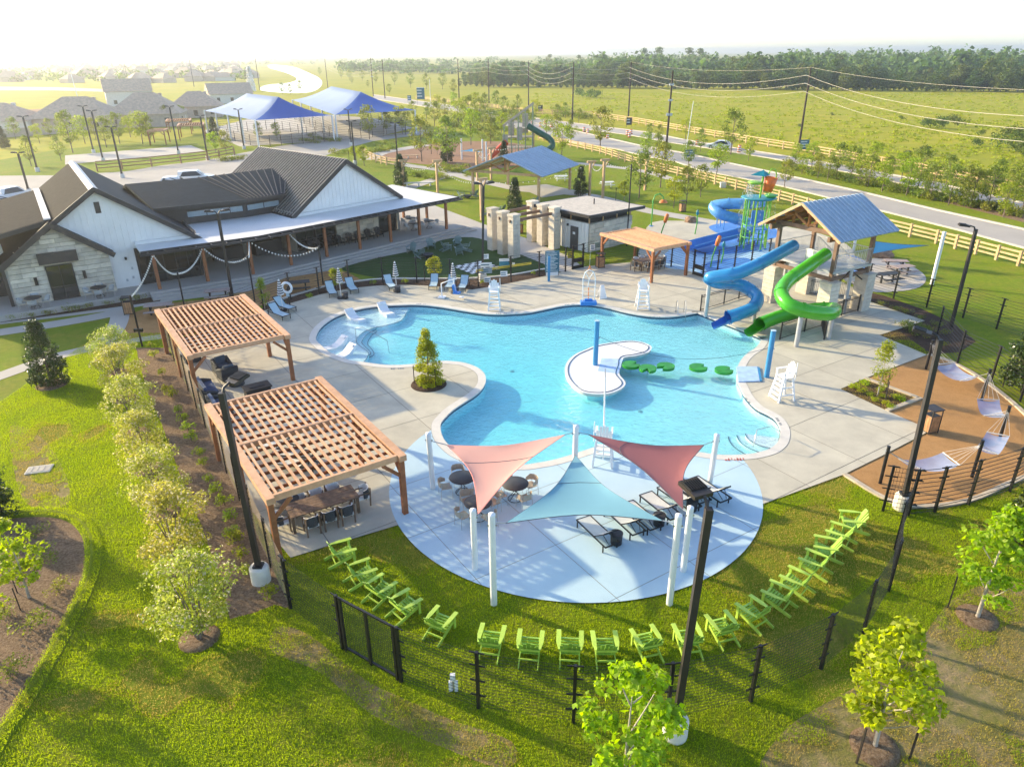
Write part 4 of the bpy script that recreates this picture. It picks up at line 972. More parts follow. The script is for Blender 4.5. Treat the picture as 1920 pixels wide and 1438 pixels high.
MB().prism([p.xy for p in PL([(1380, 690), (1419, 690), (1424, 717), (1384, 718)])], ZD + .012, ZD + .07).build('mat', 'mat_blue', t); MB().prism([p.xy for p in PL([(1419, 690), (1424, 691), (1428, 717), (1424, 717)])], ZD + .012, ZD + .06).build('edge_strip', 'post_blue', t)
# climbing frame with blue base
t = thing('pool_climbing_frame', 'white pool climbing frame with orange top and blue base on the rim', 'climbing frame', P(1103, 571) + V((0, 0, ZD)))
for s in (-1, 1): MB().tube([(s * .42, 0, .1), (s * .44, 0, 1.9), (s * .3, 0, 2.35), (0, -.02, 2.55)], .035, 6).build('rail', 'white_plastic', t)
for z in (.55, .95, 1.3, 1.75): MB().tube([(-.44, 0, z), (.44, 0, z)], .02, 5).build('rung', 'white_plastic', t)
for s in (-1, 1): MB().tube([(s * .3, 0, 2.35), (0, .05, 1.85), (-.06, .05, 1.3)], .03, 5).build('strap', 'white_plastic', t)
MB().tube([(0, 0, 2.85), (-.1, 0, 2.4)], .03, 5).build('rope_end', 'orange', t); MB().tube([(0, 0, 2.85), (.14, 0, 2.4)], .03, 5).build('rope_end', 'orange', t); MB().tube([(0, 0, 2.8), (0, 0, 3.9)], .01, 4).build('hoist_cable', 'galv', t)
MB().tube([(0, .1, .3), (0, .1, 1.2)], .03, 5).build('grip_strip', 'orange', t); MB().box((0, -.05, .12), (1.15, .55, .26)).build('base', 'pool_blue', t); MB().box((0, .1, .3), (.55, .25, .12)).build('base_step', 'pool_blue', t)
t = thing('floor_sign', 'small white A-shaped standing sign at the pool rim', 'sign', P(1128, 559) + V((0, 0, ZD)), R(20))
for s in (-1, 1): MB().add([(-.3, s * .28, 0), (.3, s * .28, 0), (.13, s * .05, .95), (-.13, s * .05, .95), (-.3, s * .25, 0), (.3, s * .25, 0), (.13, s * .02, .95), (-.13, s * .02, .95)], [(0, 1, 2, 3), (7, 6, 5, 4), (0, 4, 5, 1), (1, 5, 6, 2), (2, 6, 7, 3), (3, 7, 4, 0)]).build('panel', 'white_plastic', t)
# pool lift
t = thing('pool_lift', 'white pool lift with bright blue seat beside the pool', 'pool lift', P(836, 560) + V((0, 0, ZD)), R(-15))
MB().tube([(-.3, 0, 0), (-.3, 0, 1.1), (.3, .1, 1.35), (.85, .15, 1.5)], .045, 6).build('mast', 'white_plastic', t); MB().tube([(.6, .15, 1.4), (.72, .15, .55)], .04, 6).build('arm', 'white_plastic', t); MB().box((-.3, 0, .06), (.5, .5, .1)).build('base', 'white_plastic', t)
MB().box((.85, .1, .45), (.5, .48, .1)).build('seat', 'pool_blue', t); MB().box((.66, .1, .75), (.1, .48, .62), ry=-.2).build('seat_back', 'pool_blue', t); MB().box((1.2, .1, .15), (.35, .3, .04)).build('footrest', 'white_plastic', t)
# small depth marks set in the rim
mat('mark_red', (.45, .10, .07), .6); r = random.Random(12)
for (x, y, mm) in ((790, 570, 'tile_line'), (940, 588, 'tile_line'), (1068, 571, 'tile_line'), (1228, 594.5, 'tile_line'), (1380, 860, 'mark_red'), (1375, 862, 'mark_red'), (745, 691, 'tile_line'), (838, 782, 'tile_line'), (1460, 790, 'tile_line'), (1400, 750, 'tile_line')):
    c = P(x, y, ZD + .016); k = min(range(nP), key=lambda q: (POOL[q].xy - c.xy).length); a = heading(POOL[k - 1], POOL[(k + 1) % nP]); d = V((math.cos(a), math.sin(a), 0)); b = MB()
    for j in range(6):
        if j != 3: b.box(c + d * (.13 * (j - 2.5)), (.07 * r.uniform(.6, 1.2), .12, .006), a)
    b.build('depth_mark', mm, cr_, kind='stuff')
# handrails
def rail(pts, label, z=ZD):
    t = thing('handrail', label, 'handrail')
    for q in pts: MB().tube(q, .022, 6).build('tube', 'steel', t)
a = P(668, 636, -.1); rail([[a + V((0, 0, -.2)), a + V((0, 0, .75)), a + V((.5, -.1, .85)), a + V((2.2, -1.2, .35)), a + V((2.3, -1.3, -.6))]], 'steel handrail at the curved steps of the sun shelf')
a = P(1275, 588); rail([[a + V((s, .25, 0)), a + V((s, .25, .8)), a + V((s, 0, .95)), a + V((s, -.35, .5)), a + V((s, -.4, -.5))] for s in (-.25, .3)] , 'steel ladder handrails at the far pool rim')
a = P(1412, 838); rail([[a + V((0, 0, 0)), a + V((.1, .1, .85)), a + V((.9, .5, .8)), a + V((1.5, .9, .3)), a + V((1.5, .9, -.3))]], 'steel handrail at the round entry steps')
# ring buoy on a post
t = thing('life_ring', 'white ring buoy hung on a post behind the loungers', 'life ring', P(544, 575), R(-10))
MB().cyl((0, 0, 0), .05, 1.5, 8).build('post', 'black_metal', t)
MB().tube([(.36 * math.cos(R(a)), -.1, 1.45 + .36 * math.sin(R(a))) for a in range(0, 360, 20)], .09, 8, closed=True).build('ring', 'ring_white', t); MB().box((0, -.1, .95), (.2, .1, .3)).build('rope_box', 'sling_blue', t)
# yellow rescue poles and notice boards on the fence, checkers board, rules sign, shower
t = thing('rescue_pole_rack', 'long yellow rescue poles hung across the fence behind the guard chair', 'pole rack', (0, 0, 0))
a, b_ = P(893, 534) + V((0, 0, 1.05)), P(996, 521) + V((0, 0, 1.15)); mat('yellow', (.70, .52, .03), .45)
for k in range(2): MB().tube([a + V((0, 0, .12 * k)), b_ + V((0, 0, .1 * k))], .04, 6).build('pole', 'yellow', t)
for px in ((897, 537), (958, 529)): q = P(*px); MB().beam(q + V((0, -.06, .9)), q + V((0, -.06, 1.3)), .06, .1).build('bracket', 'black_metal', t)
mat('sign_teal', (.03, .14, .20), .5); mat('sign_text', (.55, .62, .64), .6); mat('sign_blue', (.03, .22, .32), .5)
def board(base_px, w, h, z, m, label, rz, lines=0, posts=True, tm='sign_text', top=None, name='notice_board', cols=1):
    t = thing(name, label, 'sign', P(*base_px), rz)
    MB().box((0, 0, z + h / 2), (w, .05, h)).build('panel', m, t)
    if top: MB().box((0, -.006, z + h + .1), (w, .05, .2)).build('header', top, t)
    r = random.Random(int(w * 100 + h * 10 + lines))
    for i in range(lines):
        ll = w * r.uniform(.55, .86); b = MB(); b.box(((ll - w) / 2 + w * .06, -.03, z + h - (i + .8) * h / (lines + .8)), (ll, .01, h / (lines + .8) * .42)); b.build('text_line', tm, t)
    if posts:
        for s in (-1, 1): MB().box((s * (w / 2 - .06), .05, (z + h) / 2), (.06, .05, z + h)).build('post', 'black_metal', t)
board((1035, 518), 1.15, 1.75, .35, 'sign_teal', 'tall teal pool rules sign covered in fine white lines beside the gate', R(8), 14)
MB().box((0, 0, .5), (1.0, .04, .28)).build('footer_panel', 'white_paint', None, P(1035, 518) + V((0, 0, -.3)), R(8)).name = 'footer_panel'
fp = bpy.data.objects['footer_panel']; tag(fp, 'white strip panel at the foot of the teal rules sign', 'sign')
board((912, 530), .9, .35, 1.25, 'white_paint', 'white notice strip above the yellow rescue poles', R(8), 1, False, 'sign_teal'); board((913, 532), .85, .4, .85, 'glass_pale', 'pale blue notice board below the white strip', R(8), 2, False, 'sign_teal'); board((912, 526), .45, .38, 1.75, 'white_paint', 'small white notice high on the lamp pole by the checkers board', R(8), 2, False, 'sign_teal'); board((914, 534), .5, .4, .2, 'white_paint', 'small white notice low on the lamp pole by the checkers board', R(8), 2, False, 'sign_teal')
board((946, 525), .8, .38, 1.15, 'sign_blue', 'teal notice with white header on the fence behind the guard chair', R(8), 0, False, top='white_paint'); board((945, 531), .55, .42, .55, 'white_paint', 'white square notice hung under the yellow poles', R(8), 2, False, 'sign_teal'); board((963, 520), .2, .3, .9, 'white_paint', 'tiny white notice on the fence beside the gateway columns', R(8), 0, False)
board((1110, 495), .4, .45, 1.2, 'white_paint', 'white notice on the gate post beside the cafe pergola', R(8), 3, False, 'sign_teal'); board((1119, 492), .45, .4, 1.3, 'sage', 'pale green notice on the fence beside the cafe pergola', R(8), 0, False); board((1069, 490), .5, .55, .3, 'yellow', 'yellow notice low on the fence beside the pool gate', R(20), 3, False, 'charcoal')
t = thing('checkers_board', 'black and white giant checkers board lying on the artificial turf', 'game board')
qa, qb, qc, qd = PL([(849, 500), (902, 490), (945, 503), (885, 514)], .008)
for i in range(8):
    for j in range(8):
        f = lambda a, c: (qa.lerp(qb, a)).lerp(qd.lerp(qc, a), c)
        b = MB(); b.slab([f(i / 8, j / 8) + V((0, 0, .02)), f((i + 1) / 8, j / 8) + V((0, 0, .02)), f((i + 1) / 8, (j + 1) / 8) + V((0, 0, .02)), f(i / 8, (j + 1) / 8) + V((0, 0, .02))], .015); b.build('tile', 'white_paint' if (i + j) % 2 else 'black_metal', t)
t = thing('shower_post', 'blue outdoor shower post on the deck before the rules sign', 'shower', P(1029, 528) + V((0, 0, ZD))); MB().box((0, 0, 1.0), (.2, .16, 2.0)).build('column', 'post_blue', t); MB().tube([(-.14, -.06, 1.0), (-.14, -.06, 2.1), (.14, -.06, 2.1), (.14, -.06, 1.2)], .015, 5).build('pipe', 'steel', t)
# ------------------------------------------------------------------ round tables with wire chairs
def round_table(label, wz=0):
    t = thing('round_table', label, 'table', group='round tables under the pink sail')
    MB().lathe([(.01, .745), (.54, .745), (.55, .73), (.54, .715), (.01, .715)], 24).build('table_top', 'charcoal', t)
    for a in (20, 110, 200, 290): MB().tube([(.1 * math.cos(R(a)), .1 * math.sin(R(a)), .71), (.06 * math.cos(R(a + 60)), .06 * math.sin(R(a + 60)), .35), (.3 * math.cos(R(a)), .3 * math.sin(R(a)), .02)], .014, 5).build('leg', 'black_metal', t)
    MB().tube([(.3 * math.cos(R(a)), .3 * math.sin(R(a)), .02) for a in range(0, 360, 20)], .014, 5, closed=True).build('base_ring', 'black_metal', t); return t
def wire_chair(name, label, group, m, frame):
    t = thing(name, label, 'chair', group=group)
    MB().prism([(-.22, -.2), (.22, -.2), (.24, .22), (-.24, .22)], .43, .455).build('seat', m, t)
    b = MB(); pr = [(-.27, .05), (-.26, -.12), (-.18, -.25), (0, -.29), (.18, -.25), (.26, -.12), (.27, .05)]
    n = len(pr); b.add([(x, y, .52) for x, y in pr] + [(x * 1.03, y * 1.1, .78 if 0 < i < n - 1 else .66) for i, (x, y) in enumerate(pr)], [(i, i + 1, n + i + 1, n + i) for i in range(n - 1)]); b.build('backrest', m, t)
    for x, y in ((-.23, .22), (.23, .22), (-.23, -.22), (.23, -.22)): MB().tube([(x * 1.08, y * 1.08, 0), (x, y, .45), (x * 1.1, y * .9, .66)], .011, 5).build('leg', frame, t)
    return t
KT = Kind(round_table('black round table with wire chairs on the blue patio')); KW = Kind(wire_chair('wire_chair', 'tan woven wire chair at a black round table on the blue patio', 'tan wire chairs on the blue patio', 'wire_tan', 'galv'))
for j, (x, y) in enumerate(((868, 915), (966, 927), (897, 963))):
    c = P(x, y + 8, ZD + .004); KT.put(c, R(20 * j), 'black round table on the blue patio ' + ('beside the pink sail and the near pergola', 'between the pink and teal sails', 'below the tip of the pink sail')[j])
    for k in range(4):
        a = R(10 + 90 * k + (8, 20, 28)[j]); KW.put(c + V((math.cos(a) * .72, math.sin(a) * .72, 0)), a + math.pi / 2)
KP = Kind(round_table('dark round cafe table with wire chairs on the clubhouse terrace')); KP.root['group'] = 'cafe tables on the terrace'
KQ = Kind(wire_chair('wire_chair', 'grey wire chair at a cafe table on the clubhouse terrace', 'wire chairs on the terrace', 'galv', 'galv'))
for s, t_, f in ((-5.4, 1.6, FA), (-1.3, 1.5, FA), (6.6, 1.2, FB), (8.0, -.9, FB), (8.3, 1.6, FB)):
    c = f(s, t_, ZF); KP.put(c)
    for k in range(4): a = R(25 + 90 * k); KQ.put(c + V((math.cos(a) * .72, math.sin(a) * .72, 0)), a + math.pi / 2)
# ------------------------------------------------------------------ dining tables
def dining(label, lx, ly):
    t = thing('dining_table', label, 'table')
    for i in range(6): MB().box((0, -ly / 2 + ly * (i + .5) / 6, .74), (lx, ly / 6 - .008, .045)).build('plank', 'teak', t)
    for sx in (-1, 1):
        for sy in (-1, 1): MB().box((sx * (lx / 2 - .08), sy * (ly / 2 - .08), .36), (.1, .1, .72)).build('leg', 'teak', t)
        MB().box((sx * (lx / 2 - .08), 0, .68), (.06, ly - .2, .07)).build('apron', 'teak', t)
    return t
def dining_chair(label, group):
    t = thing('dining_chair', label, 'chair', group=group)
    for x in (-.25, .25):
        for y, h in ((.24, .62), (-.24, .82)): MB().beam((x, y, 0), (x, y - (.04 if y < 0 else 0), h), .05, .05, up=(1, 0, 0)).build('leg', 'teak', t)
        MB().box((x, 0, .62), (.05, .5, .04)).build('armrest', 'teak', t)
    MB().box((0, 0, .42), (.5, .5, .1)).build('seat', 'cushion_white', t)
    b = MB(); pr = [(-.27, .02), (-.26, -.15), (-.17, -.26), (0, -.29), (.17, -.26), (.26, -.15), (.27, .02)]; n = len(pr)
    for o, zt in ((0, .86), (1, .86)):
        k = 1 - .12 * o; b.add([(x * k, y * k, .4) for x, y in pr] + [(x * k, y * k, zt - .1 * abs(i - 3) / 3) for i, (x, y) in enumerate(pr)], [(i, i + 1, n + i + 1, n + i) for i in range(n - 1)], o)
    q = [(x, y, .86 - .1 * abs(i - 3) / 3) for i, (x, y) in enumerate(pr)]; b.add(q + [(x * .88, y * .88, z) for x, y, z in q], [(i, i + 1, n + i + 1, n + i) for i in range(n - 1)], 1)
    b.build('backrest', ['wicker', 'cushion_white'], t); return t
K = Kind(dining_chair('dark dining chair with white cushion at the long table under the near pergola', 'dining chairs under the near pergola'))
def dine(c, deg, lx, ly, label, lab2, grp, nside=3, ends=(1, 1)):
    d = dining(label, lx, ly); d.location = c; d.rotation_euler.z = R(deg); f = Fr(c, deg); z = c.z
    for k in range(nside):
        s = (k - (nside - 1) / 2) * .68
        K.put(f(s, ly / 2 + .22, z), R(deg), lab2, group=grp); K.put(f(s, -ly / 2 - .22, z), R(deg + 180), lab2, group=grp)
    if ends[0]: K.put(f(lx / 2 + .25, 0, z), R(deg + 90), lab2, group=grp)
    if ends[1]: K.put(f(-lx / 2 - .25, 0, z), R(deg - 90), lab2, group=grp)
q = PL([(538.5, 945), (650, 911), (668, 935), (553.5, 971)], .75); c = sum(q, V()) / 4; c.z = ZD
dine(c, math.degrees(heading(q[0], q[1])), 2.7, 1.05, 'long brown plank dining table under the near pergola', 'dark dining chair with white cushion at the long table under the near pergola', 'dining chairs under the near pergola')
c = P(1215, 503); c.z = ZD; dine(c, 32, 2.4, 1.0, 'brown plank dining table under the cafe pergola beside the splash pad', 'dark dining chair with white cushion under the cafe pergola', 'dining chairs under the cafe pergola', 3, (1, 1))
# second small setting and loungers inside the near pergola
for s, t_, a in ((-4.0, -2.0, 20), (-3.2, -2.7, 200), (-4.2, -3.2, 100)): KW.put(PG1(s, t_, ZD), R(a), 'tan wire chair at the small table under the near pergola', group='wire chairs under the near pergola')
KT.put(PG1(-3.9, -2.5, ZD), 0, 'black round table under the near pergola slats', group='table under the near pergola')
KL = Kind(lounger('pale sling lounger under the slats of the near pergola', 'loungers under the near pergola', 'sling_pale', 45))
for s, t_, a in ((-2.3, -5.6, 75), (-2.2, -6.6, 80), (-2.6, -7.7, 70)): KL.put(PG1(s, t_, ZD), R(a))
# ------------------------------------------------------------------ lounge seating under the far pergola
def sofa(label, w, cush, group=None):
    t = thing('sofa' if w > 1.2 else 'armchair', label, 'sofa' if w > 1.2 else 'armchair', group=group)
    MB().box((0, 0, .18), (w, .85, .3)).build('base', 'wicker', t); MB().box((0, -.36, .5), (w, .14, .5), rx=.12).build('back_frame', 'wicker', t)
    for s in (-1, 1): MB().tube([(s * (w / 2 - .08), .36, .45), (s * (w / 2 - .08), 0, .58), (s * (w / 2 - .08), -.36, .66)], .1, 8).build('armrest', 'wicker', t); MB().box((s * (w / 2 - .08), 0, .36), (.14, .8, .3)).build('arm_panel', 'wicker', t)
    n = max(1, round((w - .3) / .7))
    for i in range(n):
        x = -(w - .36) / 2 + (w - .36) * (i + .5) / n; cw = (w - .36) / n - .02
        b = MB(); b.box((x, .05, .41), (cw, .66, .15)); b.build('seat_cushion', cush, t); b = MB(); b.box((x, -.25, .66), (cw, .16, .42), rx=.15); b.build('back_cushion', cush, t)
    return t
o = sofa('dark wicker armchair with grey cushion facing the fire table', .95, 'cushion'); o.location = PG2(-2.9, -2.4, ZD); o.rotation_euler.z = R(34 + 8)
o = sofa('dark wicker armchair set behind another armchair under the far pergola', .95, 'cushion'); o.location = PG2(-2.9, -3.5, ZD); o.rotation_euler.z = R(34 + 185)
o = sofa('long dark wicker sofa with blue cushions along the fence under the far pergola', 2.1, 'cushion_blue'); o.location = PG2(-4.35, -.6, ZD); o.rotation_euler.z = R(34 - 90)
o = sofa('long dark wicker sofa with blue cushions between the two large pergolas', 2.0, 'cushion_blue'); o.location = PG2(-4.35, 1.9, ZD); o.rotation_euler.z = R(34 - 90)
o = sofa('dark wicker armchair in the shaded corner of the far pergola', .95, 'cushion'); o.location = PG2(-4.0, -6.2, ZD); o.rotation_euler.z = R(34 - 90)
t = thing('fire_table', 'black rectangular fire table between the two large pergolas', 'fire table', PG2(-2.2, .9, ZD), R(34)); MB().box((0, 0, .26), (1.25, .75, .52)).build('base', 'charcoal', t); MB().box((0, 0, .55), (1.4, .9, .06)).build('top', 'black_metal', t); MB().box((0, 0, .59), (.8, .3, .03)).build('burner', 'charcoal', t)
t = thing('ottoman', 'round grey wicker ottoman before the armchair', 'ottoman', PG2(-2.75, -1.2, ZD)); MB().cyl((0, 0, .02), .42, .3, 18).build('base', 'wicker', t); MB().lathe([(.01, .46), (.38, .45), (.44, .38), (.43, .32)], 18).build('cushion', 'cushion', t)
t = thing('ottoman', 'low wicker ottoman beside the black fire table', 'ottoman', PG2(-1.7, 1.9, ZD)); MB().cyl((0, 0, .02), .45, .3, 18).build('base', 'wicker', t); MB().lathe([(.01, .42), (.4, .41), (.46, .36), (.45, .32)], 18).build('cushion', 'wicker', t)
# ------------------------------------------------------------------ shade sails
mat('sail_pink', (.80, .42, .34), .8, .02, .5, trans=.35); mat('sail_red', (.40, .14, .13), .8, .03, .5, trans=.25); mat('sail_teal', (.17, .37, .46), .8, .03, .5, trans=.2); mat('sail_blue', (.08, .30, .55), .8, .03, .5, trans=.3); mat('sail_seam', (.10, .12, .15), .8)
def sail(label, a, b, c, m, dip=.12, inset=.13, seam=None, name='shade_sail', rope=True):
    t = thing(name, label, 'shade sail'); N = 14; idx = {}; vs = []; fs = []
    a, b, c = V(a), V(b), V(c); ctr = (a + b + c) / 3; L_ = max((a - b).length, (b - c).length, (a - c).length)
    for i in range(N + 1):
        for j in range(N + 1 - i):
            u_, v_ = i / N, j / N; w_ = 1 - u_ - v_; p = a * u_ + b * v_ + c * w_
            pull = 4 * (u_ * v_ * (1 - w_) ** 2 * 1.0 + v_ * w_ * (1 - u_) ** 2 + u_ * w_ * (1 - v_) ** 2)
            e = 1 - min(u_, v_, w_) * 3
            p = p + (ctr - p) * inset * pull * 2.0 * max(0, e) ** 1.5 + V((0, 0, -dip * 27 * u_ * v_ * w_ * L_ * .25))
            idx[i, j] = len(vs); vs.append(p)
    for i in range(N):
        for j in range(N - i):
            fs.append((idx[i, j], idx[i + 1, j], idx[i, j + 1]))
            if i + j < N - 1: fs.append((idx[i + 1, j], idx[i + 1, j + 1], idx[i, j + 1]))
    o = MB(); o.add(vs, fs, sm=True); fo = o.build('fabric', m, t)
    for ed in ([vs[idx[i, 0]] for i in range(N + 1)], [vs[idx[0, j]] for j in range(N + 1)], [vs[idx[i, N - i]] for i in range(N + 1)]):
        MB().tube([p + V((0, 0, -.012)) for p in ed], .016, 4).build('hem', m if m == 'sail_pink' else 'sail_seam', t)
    if seam:
        i = seam; MB().tube([vs[idx[i, j]] + V((0, 0, .004)) for j in range(N + 1 - i)], .012, 4).build('seam', 'sail_seam', t)
    return t
def pole(base, h, label, r=.11, lean=(0, 0), group=None, z0=ZD, name='sail_pole'):
    t = thing(name, label, 'pole', P(*base) + V((0, 0, z0)), group=group); MB().tube([(0, 0, -.05), (lean[0], lean[1], h)], r, 16).build('shaft', 'white_paint', t); MB().lathe([(r * 1.03, 0), (r * 1.03, .06), (.01, .09)], 16, (lean[0], lean[1], h)).build('cap', 'white_paint', t)
    MB().box((lean[0] * .9, lean[1] * .9, h * .9), (.3, .05, .06)).build('clevis', 'steel', t); return t
PN = 'white steel pole holding the corners of the patio shade sails'
P2 = (1076, 922)
for i, (bs, h, ln) in enumerate((((812, 916), 2.55, (-.05, 0)), (P2, 3.0, (0, 0)), ((1330, 911), 2.35, (.05, 0)), ((891, 1068), 2.45, (0, 0)), ((926, 1132), 3.48, (0, 0)), ((1255, 1132), 3.44, (0, 0)), ((1281, 1071), 2.6, (0, 0)))): pole(bs, h, 'white steel pole holding ' + ('the pink sail corner beside the near pergola', 'one corner of all three patio sails', 'the red sail corner beside the pool', 'the pink sail tip over the round tables', 'the teal sail corner on the pergola side', 'the teal sail corner on the lamp post side', 'the red sail tip over the loungers')[i], lean=ln, group='sail poles around the blue patio')
b2 = P(*P2)
def near(px, py, z): return P(px, py, z)
def tie(a, b): tag(MB().tube([a, b], .018, 5).build('sail_tie', 'steel'), 'short steel turnbuckle cable tying a sail corner to its pole', 'cable', 'sail corner ties')
cA, cB, cC = near(838, 834, 2.25), b2 + V((-.45, -.05, 2.72)), P(897, 963, 2.15)
sail('pink shade sail over the round tables on the blue patio', cC, cA, cB, 'sail_pink', .10, .13, 4)
tie(cA, P(812, 916) + V((-.04, 0, 2.3))); tie(cB, b2 + V((0, 0, 2.8))); tie(cC, P(891, 1068) + V((0, 0, 2.3)))
cA, cB, cC = b2 + V((0, -.15, 1.85)), P(948, 980, 3.1), P(1243, 976, 3.1)
sail('teal blue shade sail in the middle of the blue patio', cA, cB, cC, 'sail_teal', .08, .13, 8)
tie(cA, b2 + V((0, 0, 2.0))); tie(cB, P(926, 1132) + V((0, 0, 3.25))); tie(cC, P(1255, 1132) + V((0, 0, 3.2)))
cA, cB, cC = b2 + V((.5, -.03, 2.72)), P(1320, 834, 2.05), P(1281, 955, 2.2)
sail('dark red shade sail over the loungers on the blue patio', cA, cB, cC, 'sail_red', .10, .13, 10)
tie(cA, b2 + V((0, 0, 2.8))); tie(cB, P(1330, 911) + V((0, 0, 2.15))); tie(cC, P(1281, 1071) + V((0, 0, 2.4)))
# ================================================================== SLIDE TOWER, SPLASH STRUCTURE, FENCES, LAMPS
FT = Fr((21.1, 45.6), 31.0)
tw = thing('slide_tower', 'timber slide tower with blue metal roof on limestone pillars', 'tower')
for s, t_ in ((0, 0), (3.8, 0), (0, -4.6), (3.8, -4.6)):
    c = FT(s, t_, 0); o = link('pillar', None, tw, c, R(31))
    MB().box((0, 0, 1.27), (.82, .82, 2.54)).build('core', 'mortar', o)
    b = MB(); r = random.Random(int(s * 10 + t_)); z = 0
    while z < 2.5:
        h = min(r.uniform(.22, .36), 2.55 - z); k = r.uniform(.35, .65)
        b.box((-.46 + .46 * k, 0, z + h / 2), (.92 * k - .02, .92 + r.uniform(-.02, .03), h - .02)); b.box((.46 * k, 0, z + h / 2), (.92 * (1 - k) - .02, .92 + r.uniform(-.02, .03), h - .02)); z += h
    b.build('stone_block', 'stone', o, kind='stuff'); MB().box((0, 0, 2.6), (1.0, 1.0, .1)).build('cap', 'stone', o)
    MB().beam(c + V((0, 0, 2.6)), c + V((0, 0, 5.75)), .24, .24, up=FT.u).build('post', 'timber_brown', tw)
RZ, EZ, TM = 7.5, 5.55, -2.3
mat('timber_orange', (.42, .17, .05), .65, .2, 3)
for s in (-.06, 3.86):
    MB().beam(FT(s, .3, 5.72), FT(s, -4.9, 5.72), .16, .3).build('bottom_chord', 'timber_brown', tw)
    for t_ in (.75, -5.35): MB().beam(FT(s, t_, EZ - .02), FT(s, TM, RZ - .2), .14, .24).build('top_chord', 'timber_orange', tw)
    MB().beam(FT(s, TM, 5.8), FT(s, TM, RZ - .25), .18, .18).build('king_post', 'timber_orange', tw)
    for d in (-1, 1):
        MB().beam(FT(s, TM, 5.85), FT(s, TM + d * 1.2, 6.55), .14, .16).build('web', 'timber_orange', tw); MB().beam(FT(s, TM + d * 1.25, 5.85), FT(s, TM + d * 1.25, 6.5), .14, .16).build('web', 'timber_orange', tw)
for t_ in (0, -4.6):
    MB().beam(FT(-1., t_, 5.5), FT(4.9, t_, 5.5), .18, .3).build('eave_beam', 'timber_brown', tw); MB().beam(FT(0, t_, 2.75), FT(3.8, t_, 2.75), .15, .25).build('tie_beam', 'timber_brown', tw)
for s in (0, 3.8): MB().beam(FT(s, -.1, 2.75), FT(s, -4.5, 2.75), .15, .25).build('tie_beam', 'timber_brown', tw)
for te in (.95, -5.55):
    b = MB(); b.slab([FT(-1.1, TM, RZ), FT(-1.1, te, EZ), FT(5., te, EZ), FT(5., TM, RZ)], .08); r_ = b.build('roof', 'blue_metal', tw)
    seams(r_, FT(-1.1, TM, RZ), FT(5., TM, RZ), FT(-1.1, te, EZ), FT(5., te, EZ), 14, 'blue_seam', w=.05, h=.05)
    MB().beam(FT(-1.13, TM, RZ - .06), FT(-1.13, te, EZ - .06), .06, .16).build('fascia', 'timber', r_)
    for k in range(4): t_ = TM + (te - TM) * (k + .7) / 4.5; z = RZ + (EZ - RZ) * (k + .7) / 4.5 - .2; MB().beam(FT(-1.05, t_, z), FT(4.95, t_, z), .1, .18).build('purlin', 'timber_orange', r_)
PZT = 3.3
MB().prism([p.xy for p in (FT(-.1, .2, 0), FT(3.9, .2, 0), FT(3.9, -4.8, 0), FT(-.1, -4.8, 0))], PZT - .15, PZT).build('platform', 'galv', tw)
mat('rail_grey', (.50, .49, .45), .5)
def railing(root, a, b, z, h=1.05, m='rail_grey', gap=.13, pr=.02):
    a, b = V(a), V(b); n = max(2, int((b - a).length / gap)); q = MB()
    q.beam(a + V((0, 0, z + h)), b + V((0, 0, z + h)), .05, .05); q.beam(a + V((0, 0, z + .1)), b + V((0, 0, z + .1)), .04, .04)
    for i in range(n + 1): p = a.lerp(b, i / n); q.beam(p + V((0, 0, z)), p + V((0, 0, z + h)), pr * (2.2 if i in (0, n) else 1), pr * (2.2 if i in (0, n) else 1))
    return q.build('railing', m, root, kind='stuff')
railing(tw, FT(0, .1, 0), FT(3.8, .1, 0), PZT); railing(tw, FT(3.8, -.2, 0), FT(3.8, -4.4, 0), PZT); railing(tw, FT(0, -1., 0), FT(0, -2.2, 0), PZT); railing(tw, FT(0, -4.7, 0), FT(3.8, -4.7, 0), PZT)
MB().box(FT(.02, -1.9, 4.1), (.04, .5, .6), R(31)).build('sign', 'white_paint', tw)
for k in range(14):
    z = PZT - .2 * (k + 1); MB().box(FT(4.1 + .3 * k, -3.6, z), (.32, 1.3, .05), R(31)).build('stair_tread', 'galv', tw)
for t_ in (-2.95, -4.25):
    MB().beam(FT(3.9, t_, PZT - .1), FT(8.3, t_, .3), .06, .25).build('stringer', 'galv', tw)
    b = MB(); b.beam(FT(3.9, t_, PZT + 1), FT(8.3, t_, 1.3), .05, .05)
    for k in range(26): s = 3.9 + 4.4 * k / 25; b.beam(FT(s, t_, PZT - 3. * k / 25), FT(s, t_, PZT + 1 - 3. * k / 25), .02, .02)
    b.build('stair_railing', 'rail_grey', tw, kind='stuff')
for s, t_ in ((1.9, .1), (1.2, -4.5), (3.7, -2.3)): MB().cyl(FT(s, t_, 0), .13, PZT - .1, 12).build('column', 'galv', tw)
for s in (.4, 3.4): MB().beam(FT(s, .05, 2.2), FT(1.9, .05, 3.1), .07, .07).build('brace', 'black_metal', tw)
